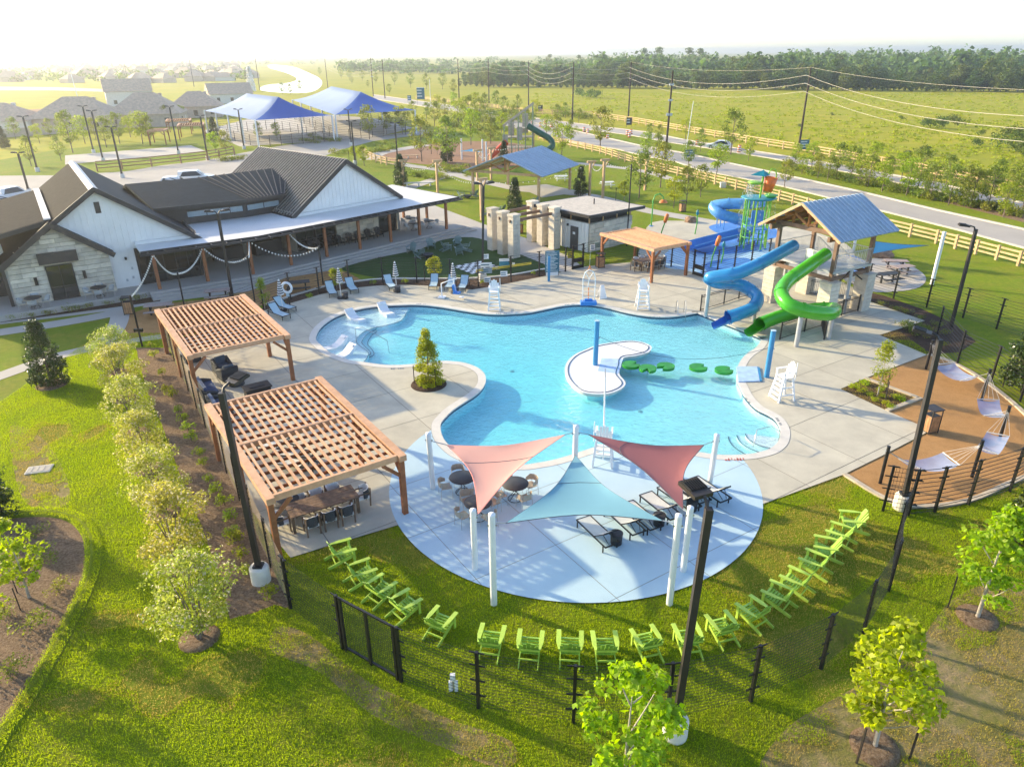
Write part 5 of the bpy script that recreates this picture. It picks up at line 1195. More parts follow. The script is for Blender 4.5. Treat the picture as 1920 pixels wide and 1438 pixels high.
def slide(name, label, pxz, m, m_in, r=.43):
    t = thing(name, label, 'water slide'); pts = spline([P(*q) for q in pxz], 8, False)
    b = MB(); b.tube(pts, r, 18, cap=False); b.build('tube', m, t)
    L_ = len(pts)
    for k in range(1, 7):
        i = min(L_ - 2, int(L_ * k / 7.2)); d = (pts[i + 1] - pts[i - 1]).normalized() * .05; MB().tube([pts[i] - d, pts[i] + d], r + .05, 18, cap=False).build('flange', m, t)
    d = (pts[-1] - pts[-2]).normalized(); MB().tube([pts[-1] - d * .06, pts[-1] + d * .05], r + .06, 18, cap=False).build('mouth_ring', m, t)
    # open run-out trough below the mouth
    x = d.cross(V((0, 0, 1))).normalized(); b = MB(); vs = []; n = 10
    for j, (e, zz) in enumerate(((0, 0), (.55, -.04), (1.0, -.1))):
        for i in range(n + 1):
            a = math.pi + math.pi * i / n; rr = r * (1 if j < 2 else .95); lift = 0 if j == 0 else (-.12 if i in (0, n) else 0)
            vs.append(pts[-1] + d * e + x * rr * math.cos(a) + V((0, 0, rr * math.sin(a) + zz + lift)))
    b.add(vs, [(j * (n + 1) + i, j * (n + 1) + i + 1, (j + 1) * (n + 1) + i + 1, (j + 1) * (n + 1) + i) for j in range(2) for i in range(n)], sm=True); b.build('run_out', m_in, t)
    MB().tube([pts[-1] + V((0, 0, -.05)), pts[int(L_ * .93)] + V((0, 0, -.03))], r - .03, 14, cap=False).build('inner_lining', m_in, t)
    return t, pts
t, bp_ = slide('tube_slide', 'blue enclosed tube slide curling down from the tower to the pool', [(1488, 461, 4.15), (1440, 487, 3.75), (1412, 501, 3.5), (1380, 513, 3.2), (1350, 518, 2.95), (1331, 522, 2.7), (1347, 530, 2.35), (1377, 532, 2.05), (1402, 541, 1.75), (1420, 558, 1.42), (1412, 577, 1.1), (1388, 588, .88), (1366, 595, .7)], 'slide_blue', 'slide_blue_in')
for k in (.42, .8): i = int(len(bp_) * k); p = bp_[i]; MB().cyl((p.x, p.y, 0), .14, max(.1, p.z - .4), 10).build('support_column', 'galv', t)
t, gp_ = slide('tube_slide', 'green enclosed tube slide curling down from the tower to the pool', [(1548, 477, 4.15), (1500, 510, 3.6), (1475, 530, 3.25), (1465, 550, 2.95), (1480, 572, 2.6), (1520, 585, 2.25), (1556, 588, 1.92), (1563, 580, 1.55), (1530, 580, 1.3), (1490, 586, 1.08), (1455, 596, .86), (1425, 608, .7)], 'slide_green', 'slide_green_in')
for k in (.42, .58): i = int(len(gp_) * k); p = gp_[i]; MB().cyl((p.x, p.y, 0), .14, max(.1, p.z - .4), 10).build('support_column', 'galv', t)
# black picket fences at the slide landing
def picket(label, px, h=1.1):
    t = thing('picket_fence', label, 'fence'); q = PL(px, ZD)
    for i in range(len(q)): MB().box(q[i] + V((0, 0, h / 2 + .03)), (.07, .07, h + .1)).build('post', 'black_metal', t)
    for i in range(len(q) - 1):
        b = MB(); a, c = q[i], q[i + 1]; n = int((c - a).length / .12)
        for z in (.08, h - .12, h): b.beam(a + V((0, 0, z)), c + V((0, 0, z)), .035, .035)
        for k in range(1, n): p = a.lerp(c, k / n); b.beam(p + V((0, 0, .08)), p + V((0, 0, h)), .016, .016)
        b.build('picket_panel', 'black_metal', t, kind='stuff')
picket('low black picket fence beside the blue slide landing', [(1313, 583), (1357, 570), (1385, 560), (1400, 556)])
picket('low black picket fence with open gate beside the green slide landing', [(1462, 637), (1508, 622), (1540, 612), (1545, 637)])
picket('low black picket fence between the limestone pillars of the tower', [(1556, 602), (1577, 592), (1608, 583)])
picket('low black picket fence under the tower platform', [(1500, 548), (1560, 558), (1605, 556)])
# ------------------------------------------------------------------ splash pad structure
mat('kid_green', (.10, .42, .07), .4); mat('kid_lime', (.26, .55, .04), .4); mat('kid_teal', (.01, .22, .28), .4); mat('kid_blue', (.10, .32, .66), .35)
sc_ = P(1410, 466); st = thing('splash_structure', 'tall green splash play structure with orange tipping bucket', 'play structure', sc_ + V((0, 0, .04)))
def hp(px, py): q = PV(px, py, sc_, 0) - sc_; return q
ringz = hp(1412, 374).z
for k in range(9):
    a = R(40 * k + 10); p = V((1.15 * math.cos(a), 1.15 * math.sin(a), 0)); MB().tube([p, p * .95 + V((0, 0, ringz))], .07, 8).build('pole', 'kid_green' if k % 2 else 'kid_lime', st)
    MB().lathe([(.16, 0), (.16, .05), (.07, .1)], 10, p).build('foot_plate', 'splash_blue', st)
MB().lathe([(1.3, ringz), (1.55, ringz + .12), (1.3, ringz + .16), (.01, ringz + .1)], 20).build('canopy_ring', 'kid_teal', st)
MB().box((0, 0, ringz * .42), (1.7, 1.7, .12)).build('deck', 'splash_blue', st); MB().box((.2, .3, ringz * .62), (1.1, .1, 1.2)).build('panel', 'splash_blue', st)
for z in (.25, .5): MB().tube([(1.15 * math.cos(R(a)), 1.15 * math.sin(R(a)), ringz * z) for a in range(0, 360, 20)], .04, 6, closed=True).build('brace_ring', 'kid_green', st)
tp = hp(1418, 322).z
MB().tube([(.1, 0, ringz), (.15, 0, tp)], .09, 10).build('mast', 'kid_lime', st)
def leaf_dish(c, r, m, tilt=0): MB().lathe([(.02, 0), (r * .6, .06), (r, .22), (r * .9, .3), (.02, .18)], 18, c).build('leaf_dish', m, st)
leaf_dish((-.55, 0, hp(1408, 348).z), .62, 'kid_lime'); leaf_dish((1.0, -.2, ringz + .1), .6, 'kid_green')
b = MB(); b.add([(.1, 0, tp + .1), (-1.0, .1, tp - .35), (.1, .55, tp - .4), (.75, 0, tp - .35), (.1, -.5, tp - .4)], [(0, 1, 4), (0, 4, 3), (0, 3, 2), (0, 2, 1)]); b.build('pennant_roof', 'kid_teal', st)
bc = hp(1437, 358); mat('bucket', (.78, .16, .012), .4)
b = MB(); b.lathe([(.01, 0), (.38, 0), (.58, 1.25), (.53, 1.25), (.34, .08), (.01, .08)], 20); o = b.build('tipping_bucket', 'bucket', st, bc + V((.1, 0, -.1))); o.rotation_euler = (0, .15, 0)
ax = hp(1452, 330)
MB().tube([(ax.x - .35, 0, ringz), (ax.x + .05, 0, ringz + 1.2), (ax.x + .2, 0, ax.z), (ax.x, 0, ax.z + .5), (ax.x - .35, 0, ax.z + .55), (ax.x - .55, 0, ax.z + .1)], .06, 8).build('bucket_arm', 'kid_lime', st)
# water curtain drops
mat('spray', (.85, .88, .9), .2, alpha=.55); b = MB(); r = random.Random(5)
for k in range(420):
    a = r.uniform(0, 6.28); rr = r.uniform(1.3, 1.6); z = r.uniform(.2, ringz); l = r.uniform(.05, .25); p = V((rr * math.cos(a), rr * math.sin(a), z)); b.tube([p, p + V((0, 0, l))], .012, 3, cap=False)
for k in range(120):
    p = V((-.9 + r.gauss(0, .2), r.gauss(0, .3), r.uniform(ringz, hp(1408, 348).z))); b.tube([p, p + V((0, 0, r.uniform(.05, .3)))], .014, 3, cap=False)
b.build('water_drops', 'spray', st, kind='stuff')
t, pts = slide('tube_slide', 'pale blue tube slide wrapping the green splash structure', [(1432, 378, 3.6), (1400, 382, 3.5), (1362, 383, 3.35), (1338, 388, 3.0), (1352, 402, 2.5), (1385, 412, 2.0), (1410, 424, 1.4), (1402, 436, .9)], 'kid_blue', 'slide_blue_in', .5)
for px in ((1343, 428), (1350, 425), (1356, 432)): p = P(*px); MB().tube([p, (p.x, p.y, 2.6)], .06, 8).build('support_column', 'kid_blue', t)
fl = thing('water_flume', 'long open blue flume trough across the splash pad', 'water slide'); q = spline([P(*x) for x in ((1402, 436, .9), (1370, 445, .7), (1330, 455, .55), (1290, 466, .45))], 5, False); n = 8; vs = []
for i, p in enumerate(q):
    d = (q[min(i + 1, len(q) - 1)] - q[max(i - 1, 0)]).normalized(); x = d.cross(V((0, 0, 1))).normalized()
    for j in range(n + 1): a = math.pi + math.pi * j / n; vs.append(p + x * .75 * math.cos(a) + V((0, 0, .55 * math.sin(a) + .35)))
b = MB(); b.add(vs, [(i * (n + 1) + j, i * (n + 1) + j + 1, (i + 1) * (n + 1) + j + 1, (i + 1) * (n + 1) + j) for i in range(len(q) - 1) for j in range(n)], sm=True); b.build('trough', 'splash_blue', fl)
for side in (0, n): MB().tube([vs[i * (n + 1) + side] for i in range(len(q))], .05, 6).build('lip', 'kid_blue', fl)
def cattail(px, h, label, lean=.35):
    t = thing('spray_cattail', label, 'water spray', P(*px) + V((0, 0, .04))); MB().tube([(0, 0, 0), (lean * .2, 0, h * .4), (lean * .8, 0, h * .75)], .06, 8).build('stem', 'kid_green', t)
    MB().lathe([(.01, 0), (.16, .08), (.2, .5), (.16, .85), (.01, .95)], 12).build('head', 'orange', t, (lean * .8, 0, h * .75)).rotation_euler = (0, .25, 0); MB().cyl((0, 0, 0), .2, .05, 12).build('foot_plate', 'splash_blue', t)
cattail((1332, 503), 2.4, 'orange cattail spray post beside the black gate'); cattail((1238, 452), 2.2, 'orange cattail spray post behind the cafe pergola')
t = thing('spray_hook', 'green hooked spray post with orange dish on the splash pad', 'water spray', P(1221, 425) + V((0, 0, .04)))
MB().tube([(0, 0, 0), (0, 0, 2.6), (.2, 0, 3.15), (.65, 0, 3.3), (1.0, 0, 3.0), (1.05, 0, 2.6)], .07, 8).build('stem', 'kid_green', t); MB().lathe([(.45, 0), (.3, .22), (.05, .32)], 14, (1.05, 0, 2.4)).build('dish', 'orange', t); MB().cyl((0, 0, 0), .22, .05, 12).build('foot_plate', 'splash_blue', t)
for px, h, lb in (((1303, 440), 2.1, 'teal sprout spray post beside the blue flume'), ((1352, 494), 1.6, 'teal sprout spray post near the blue slide')):
    t = thing('spray_sprout', lb, 'water spray', P(*px) + V((0, 0, .04))); MB().tube([(0, 0, 0), (.1, 0, h * .5), (.05, 0, h)], .06, 8).build('stem', 'kid_green', t)
    MB().lathe([(.02, 0), (.16, .2), (.1, .5), (.02, .6)], 8, (.05, 0, h - .3)).build('leaf', 'kid_teal', t)
# ------------------------------------------------------------------ wire fences
mat('wire_dark', (.02, .02, .02), .5); mat('wire_sunlit', (.36, .27, .15), .45)  # left fence: golden sunlight painted into the colour of black wires
mp = MB(); mp.box((0, 0, 1.04), (.09, .09, 2.08)); POSTM = mp.mesh('post', 'black_metal')
mb_ = MB(); mb_.beam((-.22, 0, 0), (.22, 0, 0), .03, .04); BRM = mb_.mesh('bracket', 'black_metal')
def fence(label, pts, mesh=False, wire='wire_dark', h=2.02, nh=11, r=.007, brackets=True, skip=(), vgap=.1):
    t = thing('wire_fence', label, 'fence'); n = len(pts)
    for i, p in enumerate(pts):
        d = pts[min(i + 1, n - 1)] - pts[max(i - 1, 0)]; a = math.atan2(d.y, d.x); o = link('post', POSTM, t, (p.x, p.y, 0), a)
        if brackets:
            for z in (.5, 1.05, 1.6, 2.05): link('bracket', BRM, o, (0, 0, z))
    for i in range(n - 1):
        if i in skip: continue
        a, c = V((*pts[i].xy, 0)), V((*pts[i + 1].xy, 0)); b = MB(); L_ = (c - a).length
        for k in range(nh): z = .08 + (h - .08) * k / (nh - 1); b.beam(a + V((0, 0, z)), c + V((0, 0, z)), r * 2, r * 2)
        if mesh:
            m_ = int(L_ / vgap)
            for k in range(1, m_): p = a.lerp(c, k / m_); b.beam(p + V((0, 0, .08)), p + V((0, 0, h)), r * 1.1, r * 1.1)
        b.build('wire_panel', wire, t, kind='stuff')
    return t
ARCP = [CC + V((math.cos(a), math.sin(a), 0)) * FR for a in [heading(CC, P(*q)) for q in ((643, 1215), (755, 1275), (898, 1326), (1075, 1350), (1249, 1345), (1410, 1318), (1545, 1258), (1625, 1190), (1680, 1112), (1697, 1035))]]
fence('curved black mesh fence round the lawn with the lime chairs', [P(545, 1140)] + ARCP + [P(1702, 966)], True, r=.0035, vgap=.10, nh=18, skip=(1,))
gt = thing('fence_gate', 'black framed mesh gate in the curved fence', 'gate'); a, c = ARCP[0], ARCP[1]
for k in (.06, .5, .94): p = a.lerp(c, k); MB().box((p.x, p.y, 1.02), (.08, .08, 2.04), heading(a, c)).build('stile', 'black_metal', gt)
for z in (.12, 2.02): MB().beam(a.lerp(c, .06) + V((0, 0, z)), a.lerp(c, .94) + V((0, 0, z)), .06, .06).build('rail', 'black_metal', gt)
b = MB()
for k in range(28): p = a.lerp(c, .06 + .88 * k / 27); b.beam(p + V((0, 0, .12)), p + V((0, 0, 2.)), .005, .005)
for k in range(24): z = .14 + 1.85 * k / 23; b.beam(a.lerp(c, .06) + V((0, 0, z)), a.lerp(c, .94) + V((0, 0, z)), .005, .005)
b.build('mesh_infill', 'wire_dark', gt, kind='stuff')
l0, l1 = P(316, 652), P(545, 1140)
fence('wire fence tinted sunlit gold between the mulch strip and the two large pergolas', [l0.lerp(l1, k / 11) for k in range(12)], False, 'wire_sunlit', nh=14, r=.007)
fence('black wire fence along the mulch bed behind the pool', PL([(316, 652), (380, 627), (440, 602), (495, 579), (545, 562), (599, 551), (655, 536), (718, 530), (782, 531), (845, 534), (897, 537), (958, 528), (1011, 518.5), (1060, 510), (1073, 506), (1093, 502)]), skip=(14,))
fence('black wire fence between the cafe pergola and the splash pad', PL([(1093, 502), (1130, 492), (1195, 486), (1258, 501), (1299, 515), (1318, 521), (1344, 516), (1376, 507), (1408, 497), (1440, 492)]), skip=(4,))
for lb, pa, pb_ in (('black pool gate beside the teal rules sign', (1073, 506), (1093, 502)), ('black pool gate leading to the splash pad', (1299, 515), (1318, 521))):
    gt = thing('fence_gate', lb, 'gate'); a, c = P(*pa), P(*pb_)
    for k in (.05, .95): p = a.lerp(c, k); MB().box((p.x, p.y, 1.0), (.07, .07, 2.0), heading(a, c)).build('stile', 'black_metal', gt)
    for z, h_ in ((1.98, .06), (.75, .35), (.15, .3)): MB().beam(a.lerp(c, .05) + V((0, 0, z)), a.lerp(c, .95) + V((0, 0, z)), .04, h_).build('rail', 'black_metal', gt)
fence('black cable fence round the dirt hammock court', PL([(1702, 966), (1752, 960), (1815, 946), (1893, 921), (1965, 880), (1985, 830), (1912, 753), (1858, 715), (1794, 683), (1755, 634)]), r=.009)
fence('short spur of black mesh fence at the corner of the dirt court', PL([(1655, 958), (1702, 966)]), True)
fence('black wire fence behind the slide tower bed', PL([(1625, 545), (1675, 560), (1737, 577), (1805, 596), (1868, 617), (1940, 640)]))
# ------------------------------------------------------------------ lamps
mat('led', (.75, .75, .72), .4)
def lamp(base, h, label, arms, conc=True, z0=0., r=.085, group=None, lean=(0, 0), head=(.62, .42)):
    t = thing('lamp_post', label, 'lamp post', P(*base) + V((0, 0, z0)), group=group)
    cz = .62 if conc else 0
    if conc: MB().lathe([(.33, -.05), (.33, .55), (.29, .62), (.01, .62)], 20).build('concrete_base', 'coping', t); MB().box((0, 0, .66), (.32, .32, .08)).build('base_plate', 'black_metal', t)
    MB().beam((0, 0, cz), (lean[0], lean[1], h), r * 2, r * 2, up=(1, 0, 0)).build('shaft', 'dark_bronze', t)
    for k, (az, ln, tilt) in enumerate(arms):
        d = V((math.cos(R(az)), math.sin(R(az)), 0)); top = V((lean[0], lean[1], h))
        MB().tube([top - V((0, 0, .15)), top + d * .12 + V((0, 0, .12)), top + d * ln + V((0, 0, .2))], .045, 6).build('arm', 'dark_bronze', t)
        c = top + d * (ln + head[0] / 2) + V((0, 0, .2)); hd = link('head', None, t, c, R(az))
        hd.rotation_euler = (0, -R(tilt), R(az))
        MB().box((0, 0, 0), (head[0], head[1], .1)).build('housing', 'dark_bronze', hd)
        for q in range(8): MB().box((head[0] * .12, -head[1] * .42 + head[1] * .84 * q / 7, .07), (head[0] * .62, .018, .05)).build('fin', 'black_metal', hd)
        MB().box((.02, 0, -.055), (head[0] * .8, head[1] * .8, .01)).build('lens', 'led', hd)
    return t
lamp((1265, 1376), 7.2, 'tall black lamp post on a concrete base outside the curved fence by the lime chairs', [(112, .22, 3)], lean=(.14, 0), head=(.66, .5))
lamp((490, 1088), 7.2, 'tall black lamp post on a concrete base in the mulch strip by the near pergola', [(60, .35, 10)], lean=(-.1, 0))
lamp((1690, 952), 7.15, 'tall black lamp post on a concrete base at the corner of the dirt court', [(150, .3, 10)], lean=(-.2, 0))
lamp((905, 527), 7.4, 'tall black lamp post with twin heads beside the checkers board', [(20, .2, 5), (200, .2, 5)], lean=(.25, 0))
lamp((436, 556), 6.2, 'tall black lamp post with twin heads before the clubhouse porch', [(20, .25, 5), (200, .25, 5)], conc=False)
lamp((1783, 613), 6.4, 'tall black lamp post in the bed behind the slide tower', [(165, .4, 5)], conc=False, lean=(-.05, 0))
tag(MB().cyl(P(1175, 462), .06, 7.4, 8).build('flag_pole', 'black_metal'), 'thin black pole standing before the restroom block', 'pole')
for bs, h in (((55, 363), 5), ((71, 322), 8), ((194, 303), 8), ((230, 334), 7), ((176, 287), 8), ((335, 289), 8), ((390, 300), 7), ((458, 280), 7), ((659, 273), 6.5), ((666, 308), 6.5), ((746, 308), 6.2)):
    lamp(bs, h, 'distant black lamp post around the parking lot and courts', [(0, .2, 5), (180, .2, 5)], group='parking lot lamps', r=.1)
# ------------------------------------------------------------------ string light posts and strings
mat('bulb', (.85, .82, .75), .3)
def strings(label, a, b, sag=1.2, n=24, grp=None, br=.06):
    t = thing('string_light', label, 'string light', group=grp); a, b = V(a), V(b); q = [a.lerp(b, i / n) - V((0, 0, sag * 4 * (i / n) * (1 - i / n))) for i in range(n + 1)]
    MB().tube(q, .012, 4).build('cable', 'black_metal', t); m_ = MB()
    for p in q[1:-1]: m_.lathe([(.005, -.16), (br, -.1), (br * .7, -.03), (.01, 0)], 6, p)
    m_.build('bulbs', 'bulb', t, kind='stuff')
def strpost(base, h, box=False, label='thin black post'):
    t = thing('light_post', label, 'post', P(*base), group='string light posts before the porch'); MB().cyl((0, 0, 0), .06, h, 8).build('shaft', 'black_metal', t); MB().cyl((0, 0, h), .08, .04, 8).build('cap', 'black_metal', t)
    if box: MB().box((0, 0, 1.1), (.5, .2, .2)).build('junction_box', 'black_metal', t)
    return P(*base) + V((0, 0, h))
s1 = strpost((267, 650), 3.3, True, 'thin black light post with a junction box beside the far pergola'); s2 = strpost((347, 580), 2.7, False, 'thin black light post before the glass porch doors'); s3 = strpost((478, 566), 3.4, False, 'thin black light post before the open breezeway'); s4 = strpost((606, 533), 3.0, False, 'thin black light post beside the edge of the green turf')
pp = [FA(2.67, 2.2, 3.25), FA(6.17, 2.2, 3.25), FA(9.65, 2.2, 3.25), FB(-8.6, 3.5, 3.25), FB(-5, 3.5, 3.25)]
SG = 'white bulb string lights swagged between the porch and the thin black posts'
for a, b, s in ((pp[0], s1, .35), (pp[0], s2, .5), (pp[1], s2, .5), (pp[1], s3, .7), (pp[2], s3, .4), (pp[3], s4, .5), (pp[2], s4, .9)): strings(SG, a, b, s, 22, 'porch string lights', .07)
# ------------------------------------------------------------------ hammocks, bins, benches, picnic tables
mat('hammock', (.30, .42, .66), .8, .06, 3, alpha=.62); mat('rope', (.62, .60, .56), .8)
def hammock(label, px, ends, hz=.75, sag=.28, ph=1.55):
    t = thing('hammock', label, 'hammock'); q = [P(x, y, hz) for x, y in px]; N = 8; vs = []
    for i in range(N + 1):
        for j in range(N + 1):
            u_, v_ = i / N, j / N; p = q[0].lerp(q[1], u_).lerp(q[3].lerp(q[2], u_), v_); p = p + V((0, 0, -sag * (4 * u_ * (1 - u_)) * .7 - .1 * 4 * v_ * (1 - v_))); vs.append(p)
    b = MB(); b.add(vs, [(i * (N + 1) + j, (i + 1) * (N + 1) + j, (i + 1) * (N + 1) + j + 1, i * (N + 1) + j + 1) for i in range(N) for j in range(N)], sm=True); b.build('net', 'hammock', t)
    MB().tube([q[0], q[3]], .025, 6).build('spreader', 'rope', t); MB().tube([q[1], q[2]], .025, 6).build('spreader', 'rope', t)
    for e, (c0, c1) in zip(ends, ((0, 3), (1, 2))):
        ep = P(*e) + V((0, 0, ph)); m_ = MB()
        for k in range(5): m_.tube([q[c0].lerp(q[c1], k / 4), ep], .008, 3, cap=False)
        m_.build('suspension_cord', 'rope', t, kind='stuff')
hpx = [(1736, 692), (1840, 751), (1873, 826), (1822, 894), (1650, 906)]
K = None
for i, x in enumerate(hpx):
    t = thing('hammock_post', ORD[i] + ' black hammock post counted from the slide tower bed', 'post', P(*x), group='hammock posts'); MB().cyl((0, 0, 0), .07, 1.75, 10).build('shaft', 'black_metal', t); MB().cyl((0, 0, 1.75), .075, .03, 10).build('cap', 'black_metal', t); MB().box((0, 0, 1.55), (.2, .05, .05)).build('eye_bolt', 'steel', t)
hammock('blue net hammock hung beside the bed behind the slide tower', [(1752, 684), (1800, 714), (1834, 706), (1790, 680)], (hpx[0], hpx[1]))
hammock('blue net hammock along the court edge past the first post', [(1832, 748), (1845, 779), (1888, 780), (1874, 750)], (hpx[1], hpx[2]))
hammock('blue net hammock at the far side of the brown bin', [(1850, 810), (1828, 838), (1872, 852), (1893, 818)], (hpx[2], hpx[3]))
hammock('blue net hammock beside the corner lamp post', [(1685, 860), (1768, 848), (1800, 872), (1728, 880)], (hpx[4], hpx[3]))
def bin_(px, label, z=0., rz=.3):
    t = thing('litter_bin', label, 'litter bin', P(*px) + V((0, 0, z)), rz); MB().box((0, 0, .46), (.5, .5, .86)).build('liner', 'charcoal', t)
    for s in (-1, 1):
        for k in range(4):
            x = -.2 + .133 * k; MB().box((x, s * .265, .48), (.115, .02, .8)).build('slat', 'bin_wood', t); MB().box((s * .265, x, .48), (.02, .115, .8)).build('slat', 'bin_wood', t)
        for q in (-1, 1): MB().box((s * .28, q * .28, .6), (.04, .04, 1.2)).build('frame_post', 'dark_bronze', t)
    MB().box((0, 0, 1.21), (.66, .66, .05)).build('hood', 'dark_bronze', t)
bin_((1740, 808), 'slatted wood litter bin on the dirt hammock court'); bin_((1125, 502), 'slatted wood litter bin beside the pool gate', ZD); bin_((1279, 397), 'slatted wood litter bin on the lawn behind the splash pad'); bin_((243, 588), 'slatted wood litter bin beside the picnic dirt near the clubhouse'); bin_((974, 437), 'slatted wood litter bin between the stone gateway columns')
mat('plank_grey', (.38, .29, .25), .7, .15, 4)
def picnic(px, label, m='plank_grey', rz=.3, group=None, leg='black_metal', z=0.):
    t = thing('picnic_table', label, 'picnic table', P(*px) + V((0, 0, z)), rz, group)
    for k in range(4): MB().box((0, -.3 + .2 * k, .74), (1.8, .18, .04)).build('top_plank', m, t)
    for s in (-1, 1):
        for k in range(2): MB().box((0, s * (.62 + .16 * k), .44), (1.8, .14, .04)).build('bench_plank', m, t)
        MB().box((s * .55, 0, .37), (.1, .12, .72)).build('pedestal', leg, t); MB().box((s * .55, 0, .38), (.08, 1.4, .06)).build('arm', leg, t)
picnic((300, 590), 'brown picnic table beside the litter bin near the clubhouse'); picnic((410, 562), 'brown picnic table behind the far pergola'); picnic((560, 546), 'dark picnic table on the dirt behind the life ring', 'charcoal')
picnic((1677, 505), 'grey picnic table on the round pad nearest the boulders', rz=-.2); picnic((1690, 516), 'grey picnic table in the middle of the round pad'); picnic((1662, 530), 'dark picnic table on the round pad near the tower', 'charcoal')
picnic((1052, 340), 'white picnic table on the lawn beside the blue roofed pavilion', 'white_paint', .1, leg='white_paint'); picnic((1138, 352), 'white picnic table on the lawn beside the timber light posts', 'white_paint', .1, leg='white_paint')
# small utility things
t = thing('utility_stub', 'white paired sprinkler control boxes on the lawn inside the curved fence', 'utility box', P(850, 1294)); MB().box((-.07, 0, .18), (.1, .08, .36)).build('box', 'white_paint', t); MB().box((.09, 0, .18), (.1, .08, .36)).build('box', 'white_paint', t); MB().box((.0, .02, .5), (.14, .1, .22)).build('cover', 'white_paint', t); MB().box((0, .03, .3), (.03, .03, .6)).build('stake', 'galv', t)
t = thing('drain_cover', 'concrete drain cover set in the lawn beside the shrub bed', 'drain cover', P(74, 881), .25); MB().box((0, 0, .02), (1.0, .62, .07)).build('frame', 'coping', t)
for k in range(4): MB().box((-.36 + .24 * k, 0, .06), (.2, .5, .02)).build('grate', 'mortar', t)
mat('boulder', (.30, .19, .12), .9, .3, 3, .5, 8)
def boulder(px, r, label, seed):
    rr = random.Random(seed); bm = bmesh.new(); bmesh.ops.create_icosphere(bm, subdivisions=2, radius=1)
    for v in bm.verts: v.co *= rr.uniform(.78, 1.15); v.co.x *= r; v.co.y *= r * .8; v.co.z = v.co.z * r * .62 + r * .3
    me = bpy.data.meshes.new('boulder'); bm.to_mesh(me); bm.free(); me.materials.append(MATS['boulder']); tag(link('boulder', me, None, P(*px)), label, 'rock')
boulder((1650, 482), .9, 'brown boulder at the edge of the round picnic pad', 3); boulder((1662, 484), .6, 'smaller brown boulder leaning beside the larger one', 4); boulder((1295, 417), .7, 'brown boulder beside the path behind the splash pad', 5)
MB().box((0, 0, .35), (.7, .5, .7)).build('valve_box', 'coping', None, P(1355, 352)); tag(bpy.data.objects['valve_box'], 'small stone box beside the rail fence behind the splash pad', 'utility box')
# ================================================================== VEGETATION
import numpy as np
mat('bark', (.20, .15, .11), .9, .25, 6); mat('bark_pale', (.42, .37, .30), .9, .2, 6)
def leafmat(name, c, c2, trans=.45, rough=.5, rand=.35): mat(name, c, rough, 0, 1.2, c2=c2, trans=trans, irand=rand, spec=.4)
leafmat('leaf_maple', (.34, .40, .018), (.24, .33, .014), .5); leafmat('leaf_privet', (.36, .37, .065), (.25, .30, .04), .45); leafmat('leaf_magnolia', (.050, .085, .016), (.032, .06, .012), .2, .3)
leafmat('leaf_elm', (.21, .245, .03), (.14, .19, .022), .42); leafmat('leaf_bright', (.27, .32, .022), (.18, .255, .018), .5); leafmat('leaf_gold', (.27, .29, .02), (.20, .25, .015), .5); leafmat('leaf_juniper', (.045, .075, .022), (.03, .055, .016), .2)
leafmat('leaf_wood', (.12, .17, .03), (.07, .115, .022), .4, .6, .5); mat('blossom', (.62, .55, .40), .6, .1, trans=.4)
def quads(name, c, nrm, ln, wd, m, seed=0):
    """leaf quads: rhombi at centres c facing nrm"""
    rg = np.random.default_rng(seed); n = len(c); t = rg.normal(size=(n, 3)); t -= (t * nrm).sum(1, keepdims=True) * nrm; t /= np.linalg.norm(t, axis=1, keepdims=True) + 1e-9
    bt = np.cross(nrm, t); L_ = (ln * rg.uniform(.65, 1.25, n))[:, None] / 2; W_ = (wd * rg.uniform(.7, 1.2, n))[:, None] / 2
    fold = nrm * L_ * .25
    v = np.stack([c - t * L_, c + bt * W_ + fold, c + t * L_, c - bt * W_ + fold], 1).reshape(-1, 3).astype(np.float32)
    me = bpy.data.meshes.new(name); me.vertices.add(4 * n); me.vertices.foreach_set('co', v.ravel()); me.loops.add(4 * n); me.loops.foreach_set('vertex_index', np.arange(4 * n, dtype=np.int32))
    me.polygons.add(n); me.polygons.foreach_set('loop_start', np.arange(0, 4 * n, 4, dtype=np.int32)); me.polygons.foreach_set('loop_total', np.full(n, 4, np.int32)); me.materials.append(MATS[m]); me.update(calc_edges=True); me.validate(); return me
def unitv(rg, n): a = rg.normal(size=(n, 3)); return a / np.linalg.norm(a, axis=1, keepdims=True)
def clump_leaves(clumps, per, rg, up=.35):
    C, N = [], []
    for (c, r) in clumps:
        d = unitv(rg, per); rad = r * rg.uniform(.35, 1., per) ** .6; p = np.array(c) + d * rad[:, None] * np.array([1, 1, .8]); n = d * .6 + unitv(rg, per) * .8 + np.array([0, 0, up]); n /= np.linalg.norm(n, axis=1, keepdims=True); C.append(p); N.append(n)
    return np.concatenate(C), np.concatenate(N)
def shape_clumps(kind, h, w, z0, n, rg, rc):
    out = []
    for i in range(n):
        a = rg.uniform(0, 6.283)
        if kind == 'cone': k = rg.uniform(0, 1) ** 1.4; z = z0 + (h - z0) * k; r = w * (1 - k) ** .8 * rg.uniform(.55, 1.) * (.75 + .25 * min(1, k * 6))
        elif kind == 'column': k = rg.uniform(0, 1); z = z0 + (h - z0) * k; r = w * (1 - abs(2 * k - .8) ** 2.2 * .6) * rg.uniform(.3, 1)
        else:
            k = rg.uniform(-1, 1); z = (z0 + h) / 2 + (h - z0) / 2 * k; r = w * math.sqrt(max(.03, 1 - k * k)) * rg.uniform(.45, 1.)
        out.append(((r * math.cos(a), r * math.sin(a), z), rc * rg.uniform(.7, 1.25)))
    return out
